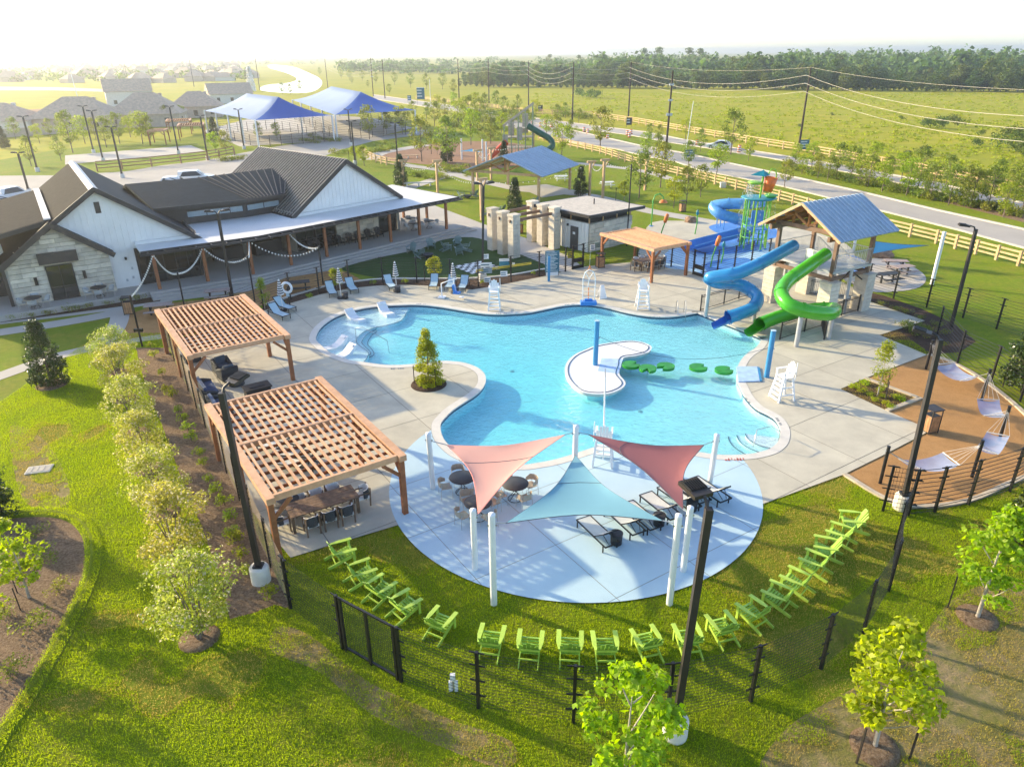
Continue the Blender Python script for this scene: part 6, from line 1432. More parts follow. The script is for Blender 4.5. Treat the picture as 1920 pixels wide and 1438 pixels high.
def make_tree(name, label, cat, group, kind, h, w, z0, nc, per, leaf, wd, m, seed, bark='bark', stems=1, tr=.06, rc=.4, blossom=0, stakes=0, cap=True):
    rg = np.random.default_rng(seed); t = thing(name, label, cat, group=group); cl = shape_clumps(kind, h, w, z0, nc, rg, rc)
    if cap: cl += [((0, 0, h - rc * .6), rc * .7)]
    C, N = clump_leaves(cl, per, rg); o = link('crown', quads('crown', C, N, leaf, wd, m, seed), t)
    b = MB(); top = z0 + (h - z0) * (.75 if kind != 'cone' else .9)
    for s in range(stems):
        a = s * 2.399 + seed; d = V((math.cos(a), math.sin(a), 0)) * (.16 * (stems > 1)); e = V((math.cos(a), math.sin(a), 0)) * (w * .35 * (stems > 1)); j = V((rg.normal() * .05, rg.normal() * .05, 0)) * h * .2
        b.tube([d * .5, d + V((0, 0, z0 * .7)) + j * .3, e * .5 + V((0, 0, z0 + (top - z0) * .4)) + j, e + V((0, 0, top))], [tr * 1.25, tr, tr * .7, tr * .2], 7)
    for (c, r) in cl[::max(1, len(cl) // 9)]:
        c = V(c); s0 = V((c.x * .08, c.y * .08, max(z0 * .75, c.z - (abs(c.x) + abs(c.y)) * .9 - .15))); b.tube([s0, (s0 + c) / 2 + V((0, 0, -.04 * h * .3)), c], [tr * .45, tr * .3, tr * .1], 5)
    b.build('trunk', bark, t)
    if blossom: k = rg.permutation(len(C))[:blossom]; P_ = C[k] + N[k] * .06; link('blossom', quads('blossom', P_, N[k], leaf * .9, wd * .9, 'blossom', seed + 5), t, kind='stuff')
    for k in range(stakes):
        a = 2.1 * k + seed; p = V((math.cos(a), math.sin(a), 0)) * .75; MB().beam(p, p + V((0, 0, 1.15)), .04, .04).build('stake', 'dark_bronze', t)
    return t
def mulch_ring(p, r=.85, m='mulch'):
    b = MB(); b.lathe([(r, .0), (r * .92, .06), (r * .5, .09), (.01, .07)], 22, (p.x, p.y, 0)); b.build('mulch_ring', m, kind='structure')
def scatter(K, pts, smin=.85, smax=1.15, z=0., label=None, group=None):
    for q in pts:
        s = (q[2] if len(q) > 2 else 1) * rnd.uniform(smin, smax); K.put(P(q[0], q[1]) + V((0, 0, z)), rnd.uniform(0, 6.28), label, s, group)
# row of multi-stem flowering trees beside the mulch strip
KA = [Kind(make_tree('flowering_tree', 'pale flowering multi-stem tree in the row beside the mulch strip', 'tree', 'flowering trees beside the mulch strip', 'oval', 3.0, 1.35, .7, 52, 80, .115, .06, 'leaf_privet', 11 + k, 'bark', 5, .035, .40, 700)) for k in range(2)]
for i, (x, y, s) in enumerate(((374, 1196, 1.0), (338, 1062, 1.02), (308, 962, .95), (280, 880, .9), (258, 812, .95), (236, 748, .95), (222, 700, .9))):
    p = P(x, y); KA[i % 2].put(p, i * 1.9, ORD[i] + ' flowering multi-stem tree along the mulch strip counted from the mulch strip lamp post', s); mulch_ring(p, .62)
# evergreen cones
KM = [Kind(make_tree('magnolia_tree', 'dark glossy conical magnolia on the lawn before the clubhouse', 'tree', None, 'cone', 3.7, 1.05, .3, 85, 75, .15, .07, 'leaf_magnolia', 31 + k, 'bark', 1, .06, .34, 0, 3)) for k in range(2)]
p = P(97, 722); KM[0].put(p, .4, scale=1.0); mulch_ring(p, .8)
KI = Kind(make_tree('holly_tree', 'bright green conical tree in the round planter beside the pool', 'tree', None, 'cone', 3.1, .9, .25, 95, 85, .10, .055, 'leaf_bright', 41, 'bark', 1, .05, .26, 0, 2)); KI.put(P(803, 721) + V((0, 0, ZD)), 0)
for px, s, lb in (((1918, 735), 1.25, 'large dark magnolia behind the dirt court fence'), ((1935, 1030), 1.15, 'dark magnolia outside the dirt court near the lamp post'), ((-15, 975), 1.0, 'dark magnolia at the edge of the shrub bed'), ((1985, 690), 1.2, 'dark magnolia tucked behind the larger magnolia')): KM[1].put(P(*px), rnd.uniform(0, 6), lb, s)
# round planter bed in the deck
pc = P(804, 722); MB().lathe([(.98, ZD + .004), (.96, ZD + .05), (.8, ZD + .10), (.01, ZD + .13)], 32, (pc.x, pc.y, 0)).build('round_planter_bed', 'dark_mulch', kind='structure')
# young bright trees in the foreground lawn
KC = [Kind(make_tree('maple_sapling', 'bright yellow green young tree with large leaves outside the curved fence', 'tree', 'young bright trees outside the fence', ('oval', 'column', 'column')[k], 4.0 - .15 * k, 1.0, .95, 56, 32, .18, .125, 'leaf_maple', 51 + k, 'bark_pale', 1, .05, .27, 0, 2)) for k in range(3)]
for i, (x, y, s, lb) in enumerate(((1168, 1505, 1.1, 'bright yellow green young tree beside the lamp post outside the curved fence'), (1640, 1400, 1.08, 'bright yellow green young tree at the dry patch outside the curved fence'), (1832, 1158, 1.1, 'bright yellow green young tree in a mulch ring below the dirt court'))):
    p = P(x, y); KC[i].put(p, i * 2., lb, s); mulch_ring(p, .62)
for x, y, s, lb in ((55, 1120, .8, 'yellow green sapling inside the shrub bed'), (-25, 1230, .8, 'yellow green sapling at the far edge of the shrub bed')): KC[1].put(P(x, y), 1., lb, s)
KY = Kind(make_tree('young_tree', 'slender light green young tree in the square planter bed', 'tree', None, 'column', 2.9, .5, .8, 24, 70, .12, .05, 'leaf_bright', 61, 'bark_pale', 1, .03, .3, 0, 2)); KY.put(P(1645, 742), .3)
KG = Kind(make_tree('gold_shrub_tree', 'small golden leaved tree in the mulch bed behind the pool', 'tree', 'small golden trees behind the pool', 'oval', 1.75, .5, .6, 16, 60, .12, .07, 'leaf_gold', 71, 'bark', 1, .025, .25, 0, 1)); KG.put(P(632, 546), 0); KG.put(P(816, 530), 1, scale=1.15); KY.put(P(497, 580), 1., 'slender light green young tree in the bed behind the far pergola', .75)
# low shrubs
def shrub(name, label, group, r, h, n, leaf, m, seed, cat='shrub'):
    rg = np.random.default_rng(seed); t = thing(name, label, cat, group=group); cl = [((rg.normal() * r * .45, rg.normal() * r * .45, h * rg.uniform(.35, .8)), r * .5) for _ in range(8)]; C, N = clump_leaves(cl, n // 8, rg); C[:, 2] = np.abs(C[:, 2]) + .02
    link('foliage', quads('foliage', C, N, leaf, leaf * .5, m, seed), t); b = MB()
    for k in range(3): b.tube([(0, 0, -.02), (.1 * r * math.cos(k * 2.1), .1 * r * math.sin(k * 2.1), h * .6)], .012, 4)
    b.build('stem', 'bark', t, kind='stuff'); return t
KR = Kind(shrub('round_shrub', 'small round green shrub planted in the mulch strip', 'shrubs in the mulch strip', .28, .42, 260, .085, 'leaf_bright', 81))
scatter(KR, [(283, 652), (290, 670), (304, 703), (314, 735), (322, 745), (335, 773), (343, 790), (354, 808), (360, 828), (374, 855), (382, 872), (391, 903), (405, 925), (422, 948), (432, 975), (436, 1006), (440, 1018), (452, 1045), (462, 1075), (505, 1120)], .8, 1.25)
KO = Kind(shrub('ground_cover_shrub', 'low yellow green shrub in the square planter bed', 'shrubs in the square planter', .3, .22, 200, .08, 'leaf_maple', 83)); scatter(KO, [(1600, 728), (1615, 735), (1630, 742), (1655, 745), (1640, 752), (1660, 758), (1680, 748), (1668, 765), (1690, 752), (1622, 722), (1650, 733)], .8, 1.2)
scatter(KO, [(790, 727), (822, 726), (815, 718), (798, 731), (810, 731), (830, 720)], .8, 1.1, ZD + .08, 'low yellow green shrub under the conical tree in the round planter', 'shrubs in the round planter')
KD = Kind(shrub('dark_shrub', 'low dark green shrub in the bed behind the slide tower', 'shrubs behind the slide tower', .45, .4, 260, .09, 'leaf_elm', 85)); scatter(KD, [(1690, 612), (1705, 618), (1722, 620), (1740, 622), (1715, 628), (1735, 632), (1755, 612), (1770, 628), (1655, 572), (1680, 582), (1700, 588), (1725, 598), (1765, 648), (1780, 600)], .7, 1.2)
scatter(KD, [(30, 598), (60, 594), (95, 590), (130, 584), (165, 577), (205, 571), (235, 566), (262, 562), (285, 556), (150, 581)], .7, 1.1, 0, 'low dark green shrub along the clubhouse terrace', 'shrubs along the terrace')
scatter(KD, [(25, 1060), (95, 1050), (60, 1180), (10, 1150), (110, 1110), (20, 1270), (70, 1000)], .8, 1.2, 0, 'low green shrub in the curved bed on the lawn', 'shrubs in the curved bed')
scatter(KR, [(580, 560), (700, 534), (760, 532), (905, 532), (1000, 516), (870, 534), (530, 572)], .7, 1, 0, 'small green shrub in the mulch bed behind the pool', 'shrubs in the bed behind the pool')
# park trees
KE = [Kind(make_tree('elm_tree', 'leafy young park tree on the lawns beyond the clubhouse and pool', 'tree', 'young trees of the park', 'oval', 5.4, 1.6, 1.6, 32, 34, .28, .17, ('leaf_elm', 'leaf_elm', 'leaf_bright')[k], 91 + k, 'bark', 1, .07, .62)) for k in range(3)]
park = [(693, 262, 1.1), (725, 252, .9), (755, 252, 1.05), (791, 303, 1.15), (840, 309, 1.2), (883, 272, 1.3), (815, 237, 1.1), (920, 270, .9), (520, 262, .7), (487, 264, .7), (1125, 282, 1.3), (1025, 257, .8), (1042, 262, .8), (1070, 270, .8), (1053, 295, 1.0), (1198, 372, .95), (1238, 352, 1.1), (1263, 390, .65), (1287, 380, .7), (1313, 370, .65), (1210, 292, .7), (1230, 297, .7), (1290, 315, .75), (1343, 330, .8), (1218, 260, .55), (1234, 267, .55), (1285, 262, .7), (1370, 290, 1.35), (1313, 285, .7), (1403, 302, .65), (1470, 352, .6),
        (59, 312, .9), (75, 270, .8), (120, 258, .9), (137, 287, 1.2), (160, 270, 1.0), (200, 277, 1.1), (225, 270, 1.), (268, 270, 1.1), (283, 270, .9), (313, 237, .9), (405, 287, .7), (425, 290, .8), (115, 302, .8), (340, 232, .8), (30, 262, .8), (95, 258, .7), (245, 258, .8), (180, 262, .8),
        (880, 240, 1.2), (860, 232, 1.0), (900, 228, 1.1), (835, 225, 1.), (940, 250, .9), (960, 235, .9), (985, 240, .8), (870, 215, 1.), (910, 212, 1.), (945, 218, 1.), (820, 212, .9), (800, 225, .8), (775, 222, .8), (890, 202, .9), (930, 205, .9), (970, 212, .9), (1005, 218, .8), (1045, 225, .7), (1060, 222, .7), (850, 202, .9), (1085, 232, .7)]
for i, (x, y, s) in enumerate(park): KE[i % 3].put(P(x, y), i * 1.3, None, s * rnd.uniform(.9, 1.1))
for px, s, lb in (((1088, 367), .95, 'dark conical tree beside the timber light posts'), ((965, 398), 1.0, 'dark conical tree beside the stone gateway'), ((945, 311), 1., 'dark conical tree beside the playground'), ((838, 305), 1.2, 'dark conical tree beside the park path'), ((752, 349), 1.1, 'dark conical tree behind the clubhouse porch'), ((10, 279), 1.1, 'dark conical tree on the lawn by the far fence'), ((403, 262), 1.2, 'dark conical tree beside the shaded courts')): KM[0].put(P(*px), rnd.uniform(0, 6), lb, s)
for px, s in (((665, 302), .9), ((683, 312), 1.2), ((1170, 377), .9), ((820, 290), 1.)): KG.put(P(*px), 1., 'small golden leaved tree in the park beds beyond the clubhouse', s * 1.5, 'golden trees in the park')
for x, y, s in ((1490, 307, .6), (1503, 327, .55), (1521, 317, .75), (1533, 335, .6), (1551, 340, .6), (1568, 330, .8), (1595, 337, .8), (1610, 342, .7), (1627, 350, .7), (1633, 315, .75), (1653, 360, .75), (1690, 337, .7), (1699, 367, .85), (1720, 357, .9), (1743, 375, .75), (1773, 350, .7), (1778, 385, .8), (1806, 387, .8), (1818, 390, .75), (1851, 392, .85), (1863, 360, .7), (1881, 407, .7), (1898, 387, .85), (1915, 400, .9), (1940, 410, .9), (1660, 340, .6), (1735, 362, .6), (1840, 372, .6)):
    KE[rnd.randrange(3)].put(P(x, y), rnd.uniform(0, 6), 'young leafy tree in the mulched bed between the carriageways', s, 'trees in the road median bed')
# ornamental beds in the park
KN = Kind(shrub('bed_shrub', 'low mounding shrub in the planted beds of the park', 'shrubs in the park beds', .8, .7, 200, .22, 'leaf_elm', 87)); pb2 = []
for (x0, y0, x1, y1, n) in ((620, 290, 680, 283, 8), (690, 290, 740, 280, 9), (700, 275, 780, 268, 9), (580, 258, 640, 266, 8), (770, 330, 840, 338, 10), (820, 320, 890, 330, 8), (800, 312, 880, 316, 7), (900, 262, 990, 262, 9), (860, 250, 940, 256, 8), (560, 262, 600, 270, 4)):
    for i in range(n): k = (i + .5) / n; pb2.append((x0 + (x1 - x0) * k, y0 + (y1 - y0) * k + rnd.uniform(-3, 3)))
scatter(KN, pb2, .7, 1.2)
scatter(KN, [(455 - 40 + i * 8, 303 - i * .8) for i in range(6)], .9, 1.2, 0, 'low mounding shrub in the island of the parking lot', 'shrubs in the parking island')
for (x0, y0, x1, y1, n) in ((850, 225, 1000, 228, 26), (870, 212, 1000, 216, 22), (1040, 214, 1110, 224, 10), (840, 240, 960, 246, 16)):
    scatter(KN, [(x0 + (x1 - x0) * (i + .5) / n, y0 + (y1 - y0) * (i + .5) / n + rnd.uniform(-4, 4)) for i in range(n)], 1.3, 2.3, 0, 'dense rounded bush in the hedge band between park and boulevard', 'bushes along the boulevard')
scatter(KN, [(1480 + 11 * i, 316 + i * 2.35 + rnd.uniform(-5, 4)) for i in range(40)], 1.0, 1.7, 0, 'low bush between the trees of the road median bed', 'bushes in the road median bed')
# field bushes
KF = Kind(shrub('field_bush', 'rounded green bush in the open field beyond the road', 'bushes in the field', 2.4, 2.6, 420, .5, 'leaf_wood', 89)); scatter(KF, [(1085, 182, 1.1), (1105, 184, 1.3), (1118, 185, 1.), (1735, 240, .8), (1760, 242, .9), (1790, 238, 1.), (1905, 285, 1.5), (1890, 270, 1.2), (1920, 300, 1.2), (1290, 166, .6), (1750, 175, .7), (1730, 290, .5), (1700, 295, .45), (1690, 225, .4), (1640, 280, .35), (1840, 255, .4), (1830, 275, .5), (1560, 218, .3), (1500, 240, .3)], .9, 1.1)
# ------------------------------------------------------------------ grass blades on the near lawns
mat('grass_bright', (.36, .41, .010), .7, 0, .35, c2=(.25, .33, .008), trans=.5, irand=.3); mat('grass_dry', (.42, .36, .05), .7, 0, .4, c2=(.44, .32, .10), trans=.35, irand=.3)
def np_inside(x, y, poly):
    c = np.zeros(len(x), bool); n = len(poly); j = n - 1
    for i in range(n):
        a, b = poly[i], poly[j]
        if a[1] != b[1]: c ^= ((a[1] > y) != (b[1] > y)) & (x < (b[0] - a[0]) * (y - a[1]) / (b[1] - a[1]) + a[0])
        j = i
    return c
STRIP = PL([(255, 652), (262, 685), (278, 738), (303, 795), (325, 855), (350, 925), (376, 981), (410, 1078), (431, 1160), (480, 1147), (515, 1133), (546, 1142), (458, 946), (411, 850), (363, 748), (315, 652)])
COURT = PL([(1583, 890), (1660, 852), (1739, 812), (1722, 797), (1663, 771), (1726, 747), (1622, 710), (1740, 665), (1790, 682), (1856, 722), (1925, 780), (1975, 840), (1960, 880), (1890, 908), (1815, 940), (1718, 951), (1658, 935)])
def vnoise(x, y, s, seed):
    rg = np.random.default_rng(seed); G = rg.random((64, 64)); u_, v_ = x * s + 100, y * s + 100; i, j = np.floor(u_).astype(int), np.floor(v_).astype(int); fx, fy = u_ - i, v_ - j; fx, fy = fx * fx * (3 - 2 * fx), fy * fy * (3 - 2 * fy)
    g = lambda a, b: G[a % 64, b % 64]
    return (g(i, j) * (1 - fx) + g(i + 1, j) * fx) * (1 - fy) + (g(i, j + 1) * (1 - fx) + g(i + 1, j + 1) * fx) * fy
EDGE = offset(BEDL, .55)
def blades(name, label, m, n, x0, x1, y0, y1, seed, keep, hh=(.022, .065), ww=.010):
    rg = np.random.default_rng(seed); x, y = rg.uniform(x0, x1, n), rg.uniform(y0, y1, n)
    ok = np.ones(n, bool)
    ok &= np.abs(x) < (y + 6) * .95
    for ex in (STRIP, COURT, DECK, BEDL, PATIO): ok &= ~np_inside(x, y, ex)
    ok &= keep(x, y); x, y = x[ok], y[ok]; n = len(x)
    zb = np.where(np_inside(x, y, EDGE), .085, -.012)
    h = rg.uniform(hh[0], hh[1], n) * (.75 + .5 * vnoise(x, y, 1.3, 9)); a = rg.uniform(0, 6.283, n); lx, ly = np.cos(a) * ww, np.sin(a) * ww; b = rg.uniform(0, 6.283, n); tx, ty = np.cos(b) * h * .55, np.sin(b) * h * .55
    v = np.stack([np.stack([x - lx, y - ly, zb], 1), np.stack([x + lx, y + ly, zb], 1), np.stack([x + tx, y + ty, zb + .012 + h], 1)], 1).reshape(-1, 3).astype(np.float32)
    me = bpy.data.meshes.new(name); me.vertices.add(3 * n); me.vertices.foreach_set('co', v.ravel()); me.loops.add(3 * n); me.loops.foreach_set('vertex_index', np.arange(3 * n, dtype=np.int32)); me.polygons.add(n); me.polygons.foreach_set('loop_start', np.arange(0, 3 * n, 3, dtype=np.int32)); me.polygons.foreach_set('loop_total', np.full(n, 3, np.int32)); me.materials.append(MATS[m]); me.update(calc_edges=True)
    o = link(name, me, kind='stuff'); tag(o, label, 'grass'); return o
DRY = [spline([P(*q) for q in ((1420, 1445), (1480, 1360), (1580, 1300), (1700, 1230), (1790, 1120), (1900, 1090), (2050, 1120), (2050, 1500), (1700, 1560), (1450, 1500))], 5), spline([P(*q) for q in ((520, 1175), (580, 1190), (680, 1270), (760, 1310), (850, 1350), (960, 1390), (950, 1440), (830, 1400), (700, 1340), (600, 1260), (510, 1220))], 5), spline([P(*q) for q in ((20, 800), (70, 815), (110, 860), (130, 940), (60, 950), (30, 900))], 5)]
def indry(x, y):
    o = np.zeros(len(x), bool); u_, v_ = x + (vnoise(x, y, 1.1, 31) - .5) * 2.2 + (vnoise(x, y, 3.7, 33) - .5), y + (vnoise(x, y, 1.1, 32) - .5) * 2.2 + (vnoise(x, y, 3.7, 34) - .5)
    for d in DRY: o |= np_inside(u_, v_, d) & np_inside(x, y, d)
    return o
bare = lambda x, y: (vnoise(x, y, .55, 21) * .6 + vnoise(x, y, 1.6, 22) * .4)
dryf = lambda x, y: vnoise(x, y, .33, 3) * .6 + vnoise(x, y, .9, 4) * .4 + np.clip((x - 3) * .012, -.05, .14) - np.clip((-x - 6) * .02, 0, .15)
blades('grass', 'bright green mown grass of the near lawns', 'grass_bright', 1700000, -27, 25, 9, 44, 1, lambda x, y: (dryf(x, y) < .56) & ~(indry(x, y) & (bare(x, y) > .44)))
blades('grass', 'dry yellowed grass patches in the near lawns', 'grass_dry', 850000, -27, 25, 9, 44, 2, lambda x, y: ((dryf(x, y) > .50) | indry(x, y)) & ~(indry(x, y) & (bare(x, y) > .60)))
# worn, dry ground showing through the lawn outside the curved fence
region('dry_ground', DRY[0], -.008, 'lawn_dry')
region('dry_ground', DRY[1], -.008, 'lawn_dry')
region('dry_ground', DRY[2], -.008, 'lawn_dry')
# raised turf edge of the curved bed
lo = offset(BEDL, .55); li = offset(BEDL, -.02); mid = offset(BEDL, .25); n = len(BEDL); b = MB()
b.add([(p.x, p.y, -.02) for p in li] + [(p.x, p.y, .13) for p in mid] + [(p.x, p.y, -.02) for p in lo], [(i, (i + 1) % n, n + (i + 1) % n, n + i) for i in range(n)] + [(n + i, n + (i + 1) % n, 2 * n + (i + 1) % n, 2 * n + i) for i in range(n)], sm=True); b.build('turf_edge', 'lawn', kind='structure')
# ================================================================== FAR THINGS
# far wood beyond the field
KW_ = [Kind(make_tree('forest_tree', 'broad dark green tree at the edge of the far wood', 'tree', 'trees at the edge of the far wood', 'oval', 13.5, 4.6, 2.0, 26, 42, 1.15, .8, 'leaf_wood', 201 + k, 'bark', 1, .22, 2.2)) for k in range(3)]
edge = [(x, 163 + (x - 860) * .010 + rnd.uniform(-2.5, 1)) for x in np.linspace(862, 1960, 105)] + [(x, 157 + rnd.uniform(-4, 2)) for x in np.linspace(870, 1960, 90)]
for i, (x, y) in enumerate(edge): KW_[i % 3].put(P(x, y), rnd.uniform(0, 6), None, (.5 + .5 * rnd.random()) * (.8 + .3 * math.sin(x * .021) * math.sin(x * .0077 + 1)) * (1.0 if y > 160 else 1.1) * (.75 if x < 1100 else 1))
for x, y, s in ((1205, 135, 1.25), (1232, 135, 1.3), (1130, 134, 1.0), (1085, 132, .9), (1290, 136, 1.25), (1310, 138, 1.2), (1030, 130, .95)): KW_[0].put(P(x, y), rnd.uniform(0, 6), 'tall tree rising above the far wood', s * 1.05, 'tall trees above the far wood')
rg = np.random.default_rng(77); Cs, Ns = [], []
for k in range(1500):
    x = rg.uniform(640, 2150); y = 118 + 38 * rg.random() ** .8
    if x < 880 and y > 140: continue
    c = P(x, y); dist = math.hypot(c.x, c.y); H = rg.uniform(7, 16) * (.85 + .25 * math.sin(x * .017 + y * .3)) * (.7 if x < 1100 else 1.0) * (1.08 if x > 1450 else 1); w_ = rg.uniform(3.5, 6) * (1 + dist / 2500); n = 34; d = unitv(rg, n); d[:, 2] = np.abs(d[:, 2])
    Cs.append(np.array([c.x, c.y, H * .3]) + d * np.array([w_, w_, H * .7]) * rg.uniform(.75, 1.05, (n, 1))); Ns.append(d * .7 + unitv(rg, n) * .6)
C = np.concatenate(Cs); N = np.concatenate(Ns); N /= np.linalg.norm(N, axis=1, keepdims=True)
tag(link('woodland', quads('woodland', C, N, 3.2, 2.4, 'leaf_wood', 7), kind='stuff'), 'dense green woodland reaching to the horizon beyond the field', 'woodland')
# scattered field trees in the middle distance, left of the wood
for x, y, s in ((640, 148, .6), (655, 150, .55), (680, 152, .5), (705, 158, .5), (740, 160, .55), (770, 165, .6), (800, 168, .6), (830, 168, .6), (600, 142, .5), (530, 178, .4), (545, 178, .35), (563, 172, .4), (730, 178, .35), (850, 178, .5), (660, 158, .35), (690, 165, .3)): KE[1].put(P(x, y), rnd.uniform(0, 6), 'small tree standing alone on the meadow near the stream', s * 2.2, 'lone trees on the meadow')
rg = np.random.default_rng(78); Cs, Ns = [], []
for k in range(620):
    x = rg.uniform(-60, 640); y = 110 + 45 * rg.random() ** 1.1
    if 470 < x < 640 and y > 124: continue
    c = P(x, y); H = rg.uniform(3, 6.5); w_ = rg.uniform(2, 4); n = 16; d = unitv(rg, n); d[:, 2] = np.abs(d[:, 2]); Cs.append(np.array([c.x, c.y, H * .3]) + d * np.array([w_, w_, H * .7])); Ns.append(d * .7 + unitv(rg, n) * .6)
C = np.concatenate(Cs); N = np.concatenate(Ns); N /= np.linalg.norm(N, axis=1, keepdims=True)
tag(link('suburb_trees', quads('suburb_trees', C, N, 2.4, 1.8, 'leaf_wood', 8), kind='stuff'), 'hazy scattered trees among the distant suburb', 'woodland')
# weeds in the open field
rg = np.random.default_rng(79); Cs, Ns = [], []
for k in range(3000):
    x, y = rg.uniform(1000, 1990), 176 + 175 * rg.random() ** 1.6
    if y > 214 + (x - 1000) * .158 - 8 or (x < 1180 and y > 210): continue
    c = P(x, y); r_ = rg.uniform(.2, .75); n = 9; d = unitv(rg, n); d[:, 2] = np.abs(d[:, 2]) * .5; Cs.append(np.array([c.x, c.y, 0]) + d * np.array([r_ * 1.5, r_ * 1.5, r_ * .6])); Ns.append(unitv(rg, n) + np.array([0, 0, .6]))
C = np.concatenate(Cs); N = np.concatenate(Ns); N /= np.linalg.norm(N, axis=1, keepdims=True); leafmat('leaf_weed', (.36, .35, .025), (.27, .30, .018), .4, .8, .25)
tag(link('meadow_weeds', quads('meadow_weeds', C, N, .7, .25, 'leaf_weed', 9), kind='stuff'), 'rough weeds and tussocks over the open field', 'meadow')
# ------------------------------------------------------------------ houses
mat('house_roof', (.55, .41, .29), .85, .15, 1.5); mat('house_wall', (.52, .43, .35), .85, .1, 1.5); mat('house_white', (.66, .64, .60), .8, .06); mat('window_dark', (.04, .045, .05), .2)
def house(label, w, d, h, rh, wm='house_wall', gable=False, group=None, detail=True):
    t = thing('house', label, 'house', group=group); MB().box((0, 0, h / 2), (w, d, h)).build('wall', wm, t); o = .5; W, D = w / 2 + o, d / 2 + o
    b = MB(); r = 0 if gable else min(W, D) * .95; e = [(-W, -D, h - .15), (W, -D, h - .15), (W, D, h - .15), (-W, D, h - .15), (-W + r, 0, h + rh), (W - r, 0, h + rh)]; b.add(e, [(0, 1, 5, 4), (1, 2, 5), (2, 3, 4, 5), (3, 0, 4), (3, 2, 1, 0)]); b.build('roof', 'house_roof', t)
    if detail:
        for s in (-1, 1):
            for k in range(3):
                x = -w * .32 + w * .32 * k; MB().box((x, s * (d / 2 + .02), 1.5), (1.1, .06, 1.3)).build('window', 'window_dark', t)
            MB().box((s * (w / 2 + .02), -d * .2, 1.5), (.06, 1.2, 1.3)).build('window', 'window_dark', t); MB().box((s * (w / 2 + .02), d * .22, 1.05), (.06, 1.0, 2.1)).build('door', 'house_white', t)
        MB().box((w * .2, d * .12, h + rh * .8), (.8, .8, 1.2)).build('chimney', wm, t)
    return t
for px, w, d, h, rh, rz, wm, g, lb in (((5, 248), 17, 13, 3, 3.6, .2, 'house_white', False, 'low hipped house with pale wall behind the stone boundary wall'), ((155, 243), 18, 13, 3.2, 4.4, .15, 'house_wall', False, 'tan hipped house directly behind the far light posts'), ((245, 198), 15, 11, 5, 4., .5, 'house_white', True, 'white two storey gabled house behind the hipped houses'), ((282, 235), 17, 13, 3.2, 4.8, .25, 'house_wall', False, 'tan hipped house with a tall brown roof near the red pergolas'), ((372, 219), 14, 11, 3.2, 3.8, .3, 'house_wall', False, 'tan hipped house behind the blue court canopies'), ((432, 193), 15, 11, 3.4, 3.6, .5, 'house_white', True, 'white gabled house beside the blue court canopies')):
    o = house(lb, w, d, h, rh, wm, g); o.location = P(*px); o.rotation_euler.z = rz
KH = [Kind(house('hazy distant suburban house with hipped roof', 15, 11, 3.2, 3.6, ('house_wall', 'house_white')[k], False, 'distant suburban houses', False)) for k in range(2)]
for k in range(95):
    x = rnd.uniform(-40, 480); y = 118 + 38 * rnd.random() ** 1.2
    if x > 430 and y > 150: continue
    KH[k % 2].put(P(x, y), rnd.uniform(0, 3), None, rnd.uniform(.8, 1.15))
# boundary wall
t = thing('boundary_wall', 'tan stone boundary wall before the hipped houses', 'wall'); q = PL([(-60, 263), (60, 255), (120, 250), (230, 240), (330, 230), (345, 222)])
for i in range(len(q) - 1): MB().beam(q[i] + V((0, 0, .9)), q[i + 1] + V((0, 0, .9)), .3, 1.8).build('wall_panel', 'house_wall', t); MB().box(q[i + 1] + V((0, 0, 1.05)), (.6, .6, 2.1)).build('pier', 'house_wall', t)
# ------------------------------------------------------------------ blue court canopies
mat('canopy_fabric', (.012, .095, .38), .7, .05, .2, spec=.25); mat('canopy_sunlit', (.22, .29, .44), .55, .05, .2)  # long slopes: sun glare painted as a paler copy of the blue fabric
def canopy(label, fr_, rt, lf, pk1, pk2, zc=5., zp=8.6):
    t = thing('court_canopy', label, 'canopy'); a, b_, c = P(*fr_, zc), P(*rt, zc), P(*lf, zc); d = b_ + c - a; u_ = (b_ - a); v_ = (c - a)
    p1 = a + u_ * .5 + v_ * .22 + V((0, 0, zp - zc)); p2 = a + u_ * .5 + v_ * .8 + V((0, 0, zp - zc)); b = MB()
    def quad(e0, e1, f0, f1, mi=0, n=6):
        g = lambda i, j: (e0.lerp(e1, j / n)).lerp(f0.lerp(f1, j / n), i / n) - V((0, 0, .5 * 4 * (i / n) * (1 - i / n)))
        vs = [g(i, j) for i in range(n + 1) for j in range(n + 1)]; b.add(vs, [(i * (n + 1) + j, i * (n + 1) + j + 1, (i + 1) * (n + 1) + j + 1, (i + 1) * (n + 1) + j) for i in range(n) for j in range(n)], mi, True)
    quad(a, b_, p1, p1); quad(c, d, p2, p2); quad(a, c, p1, p2, 1); quad(b_, d, p1, p2, 1); me = b.mesh('fabric', ['canopy_fabric', 'canopy_sunlit']); bm = bmesh.new(); bm.from_mesh(me); bmesh.ops.remove_doubles(bm, verts=bm.verts, dist=.01); bmesh.ops.recalc_face_normals(bm, faces=bm.faces); bm.to_mesh(me); bm.free(); link('fabric', me, t)
    for s in (a, b_, c, d, a.lerp(c, .5), b_.lerp(d, .5), a.lerp(c, .25), a.lerp(c, .75)): MB().tube([(s.x, s.y, 0), (s.x, s.y, zc + .1)], .18, 8).build('mast', 'white_paint', t)
    return a, b_, c, d
cq1 = canopy('blue court canopy nearer the park drive', (628, 216), (778, 207), (548, 188), None, None); cq2 = canopy('blue court canopy nearer the houses', (478, 226), (622, 217), (383, 208), None, None)
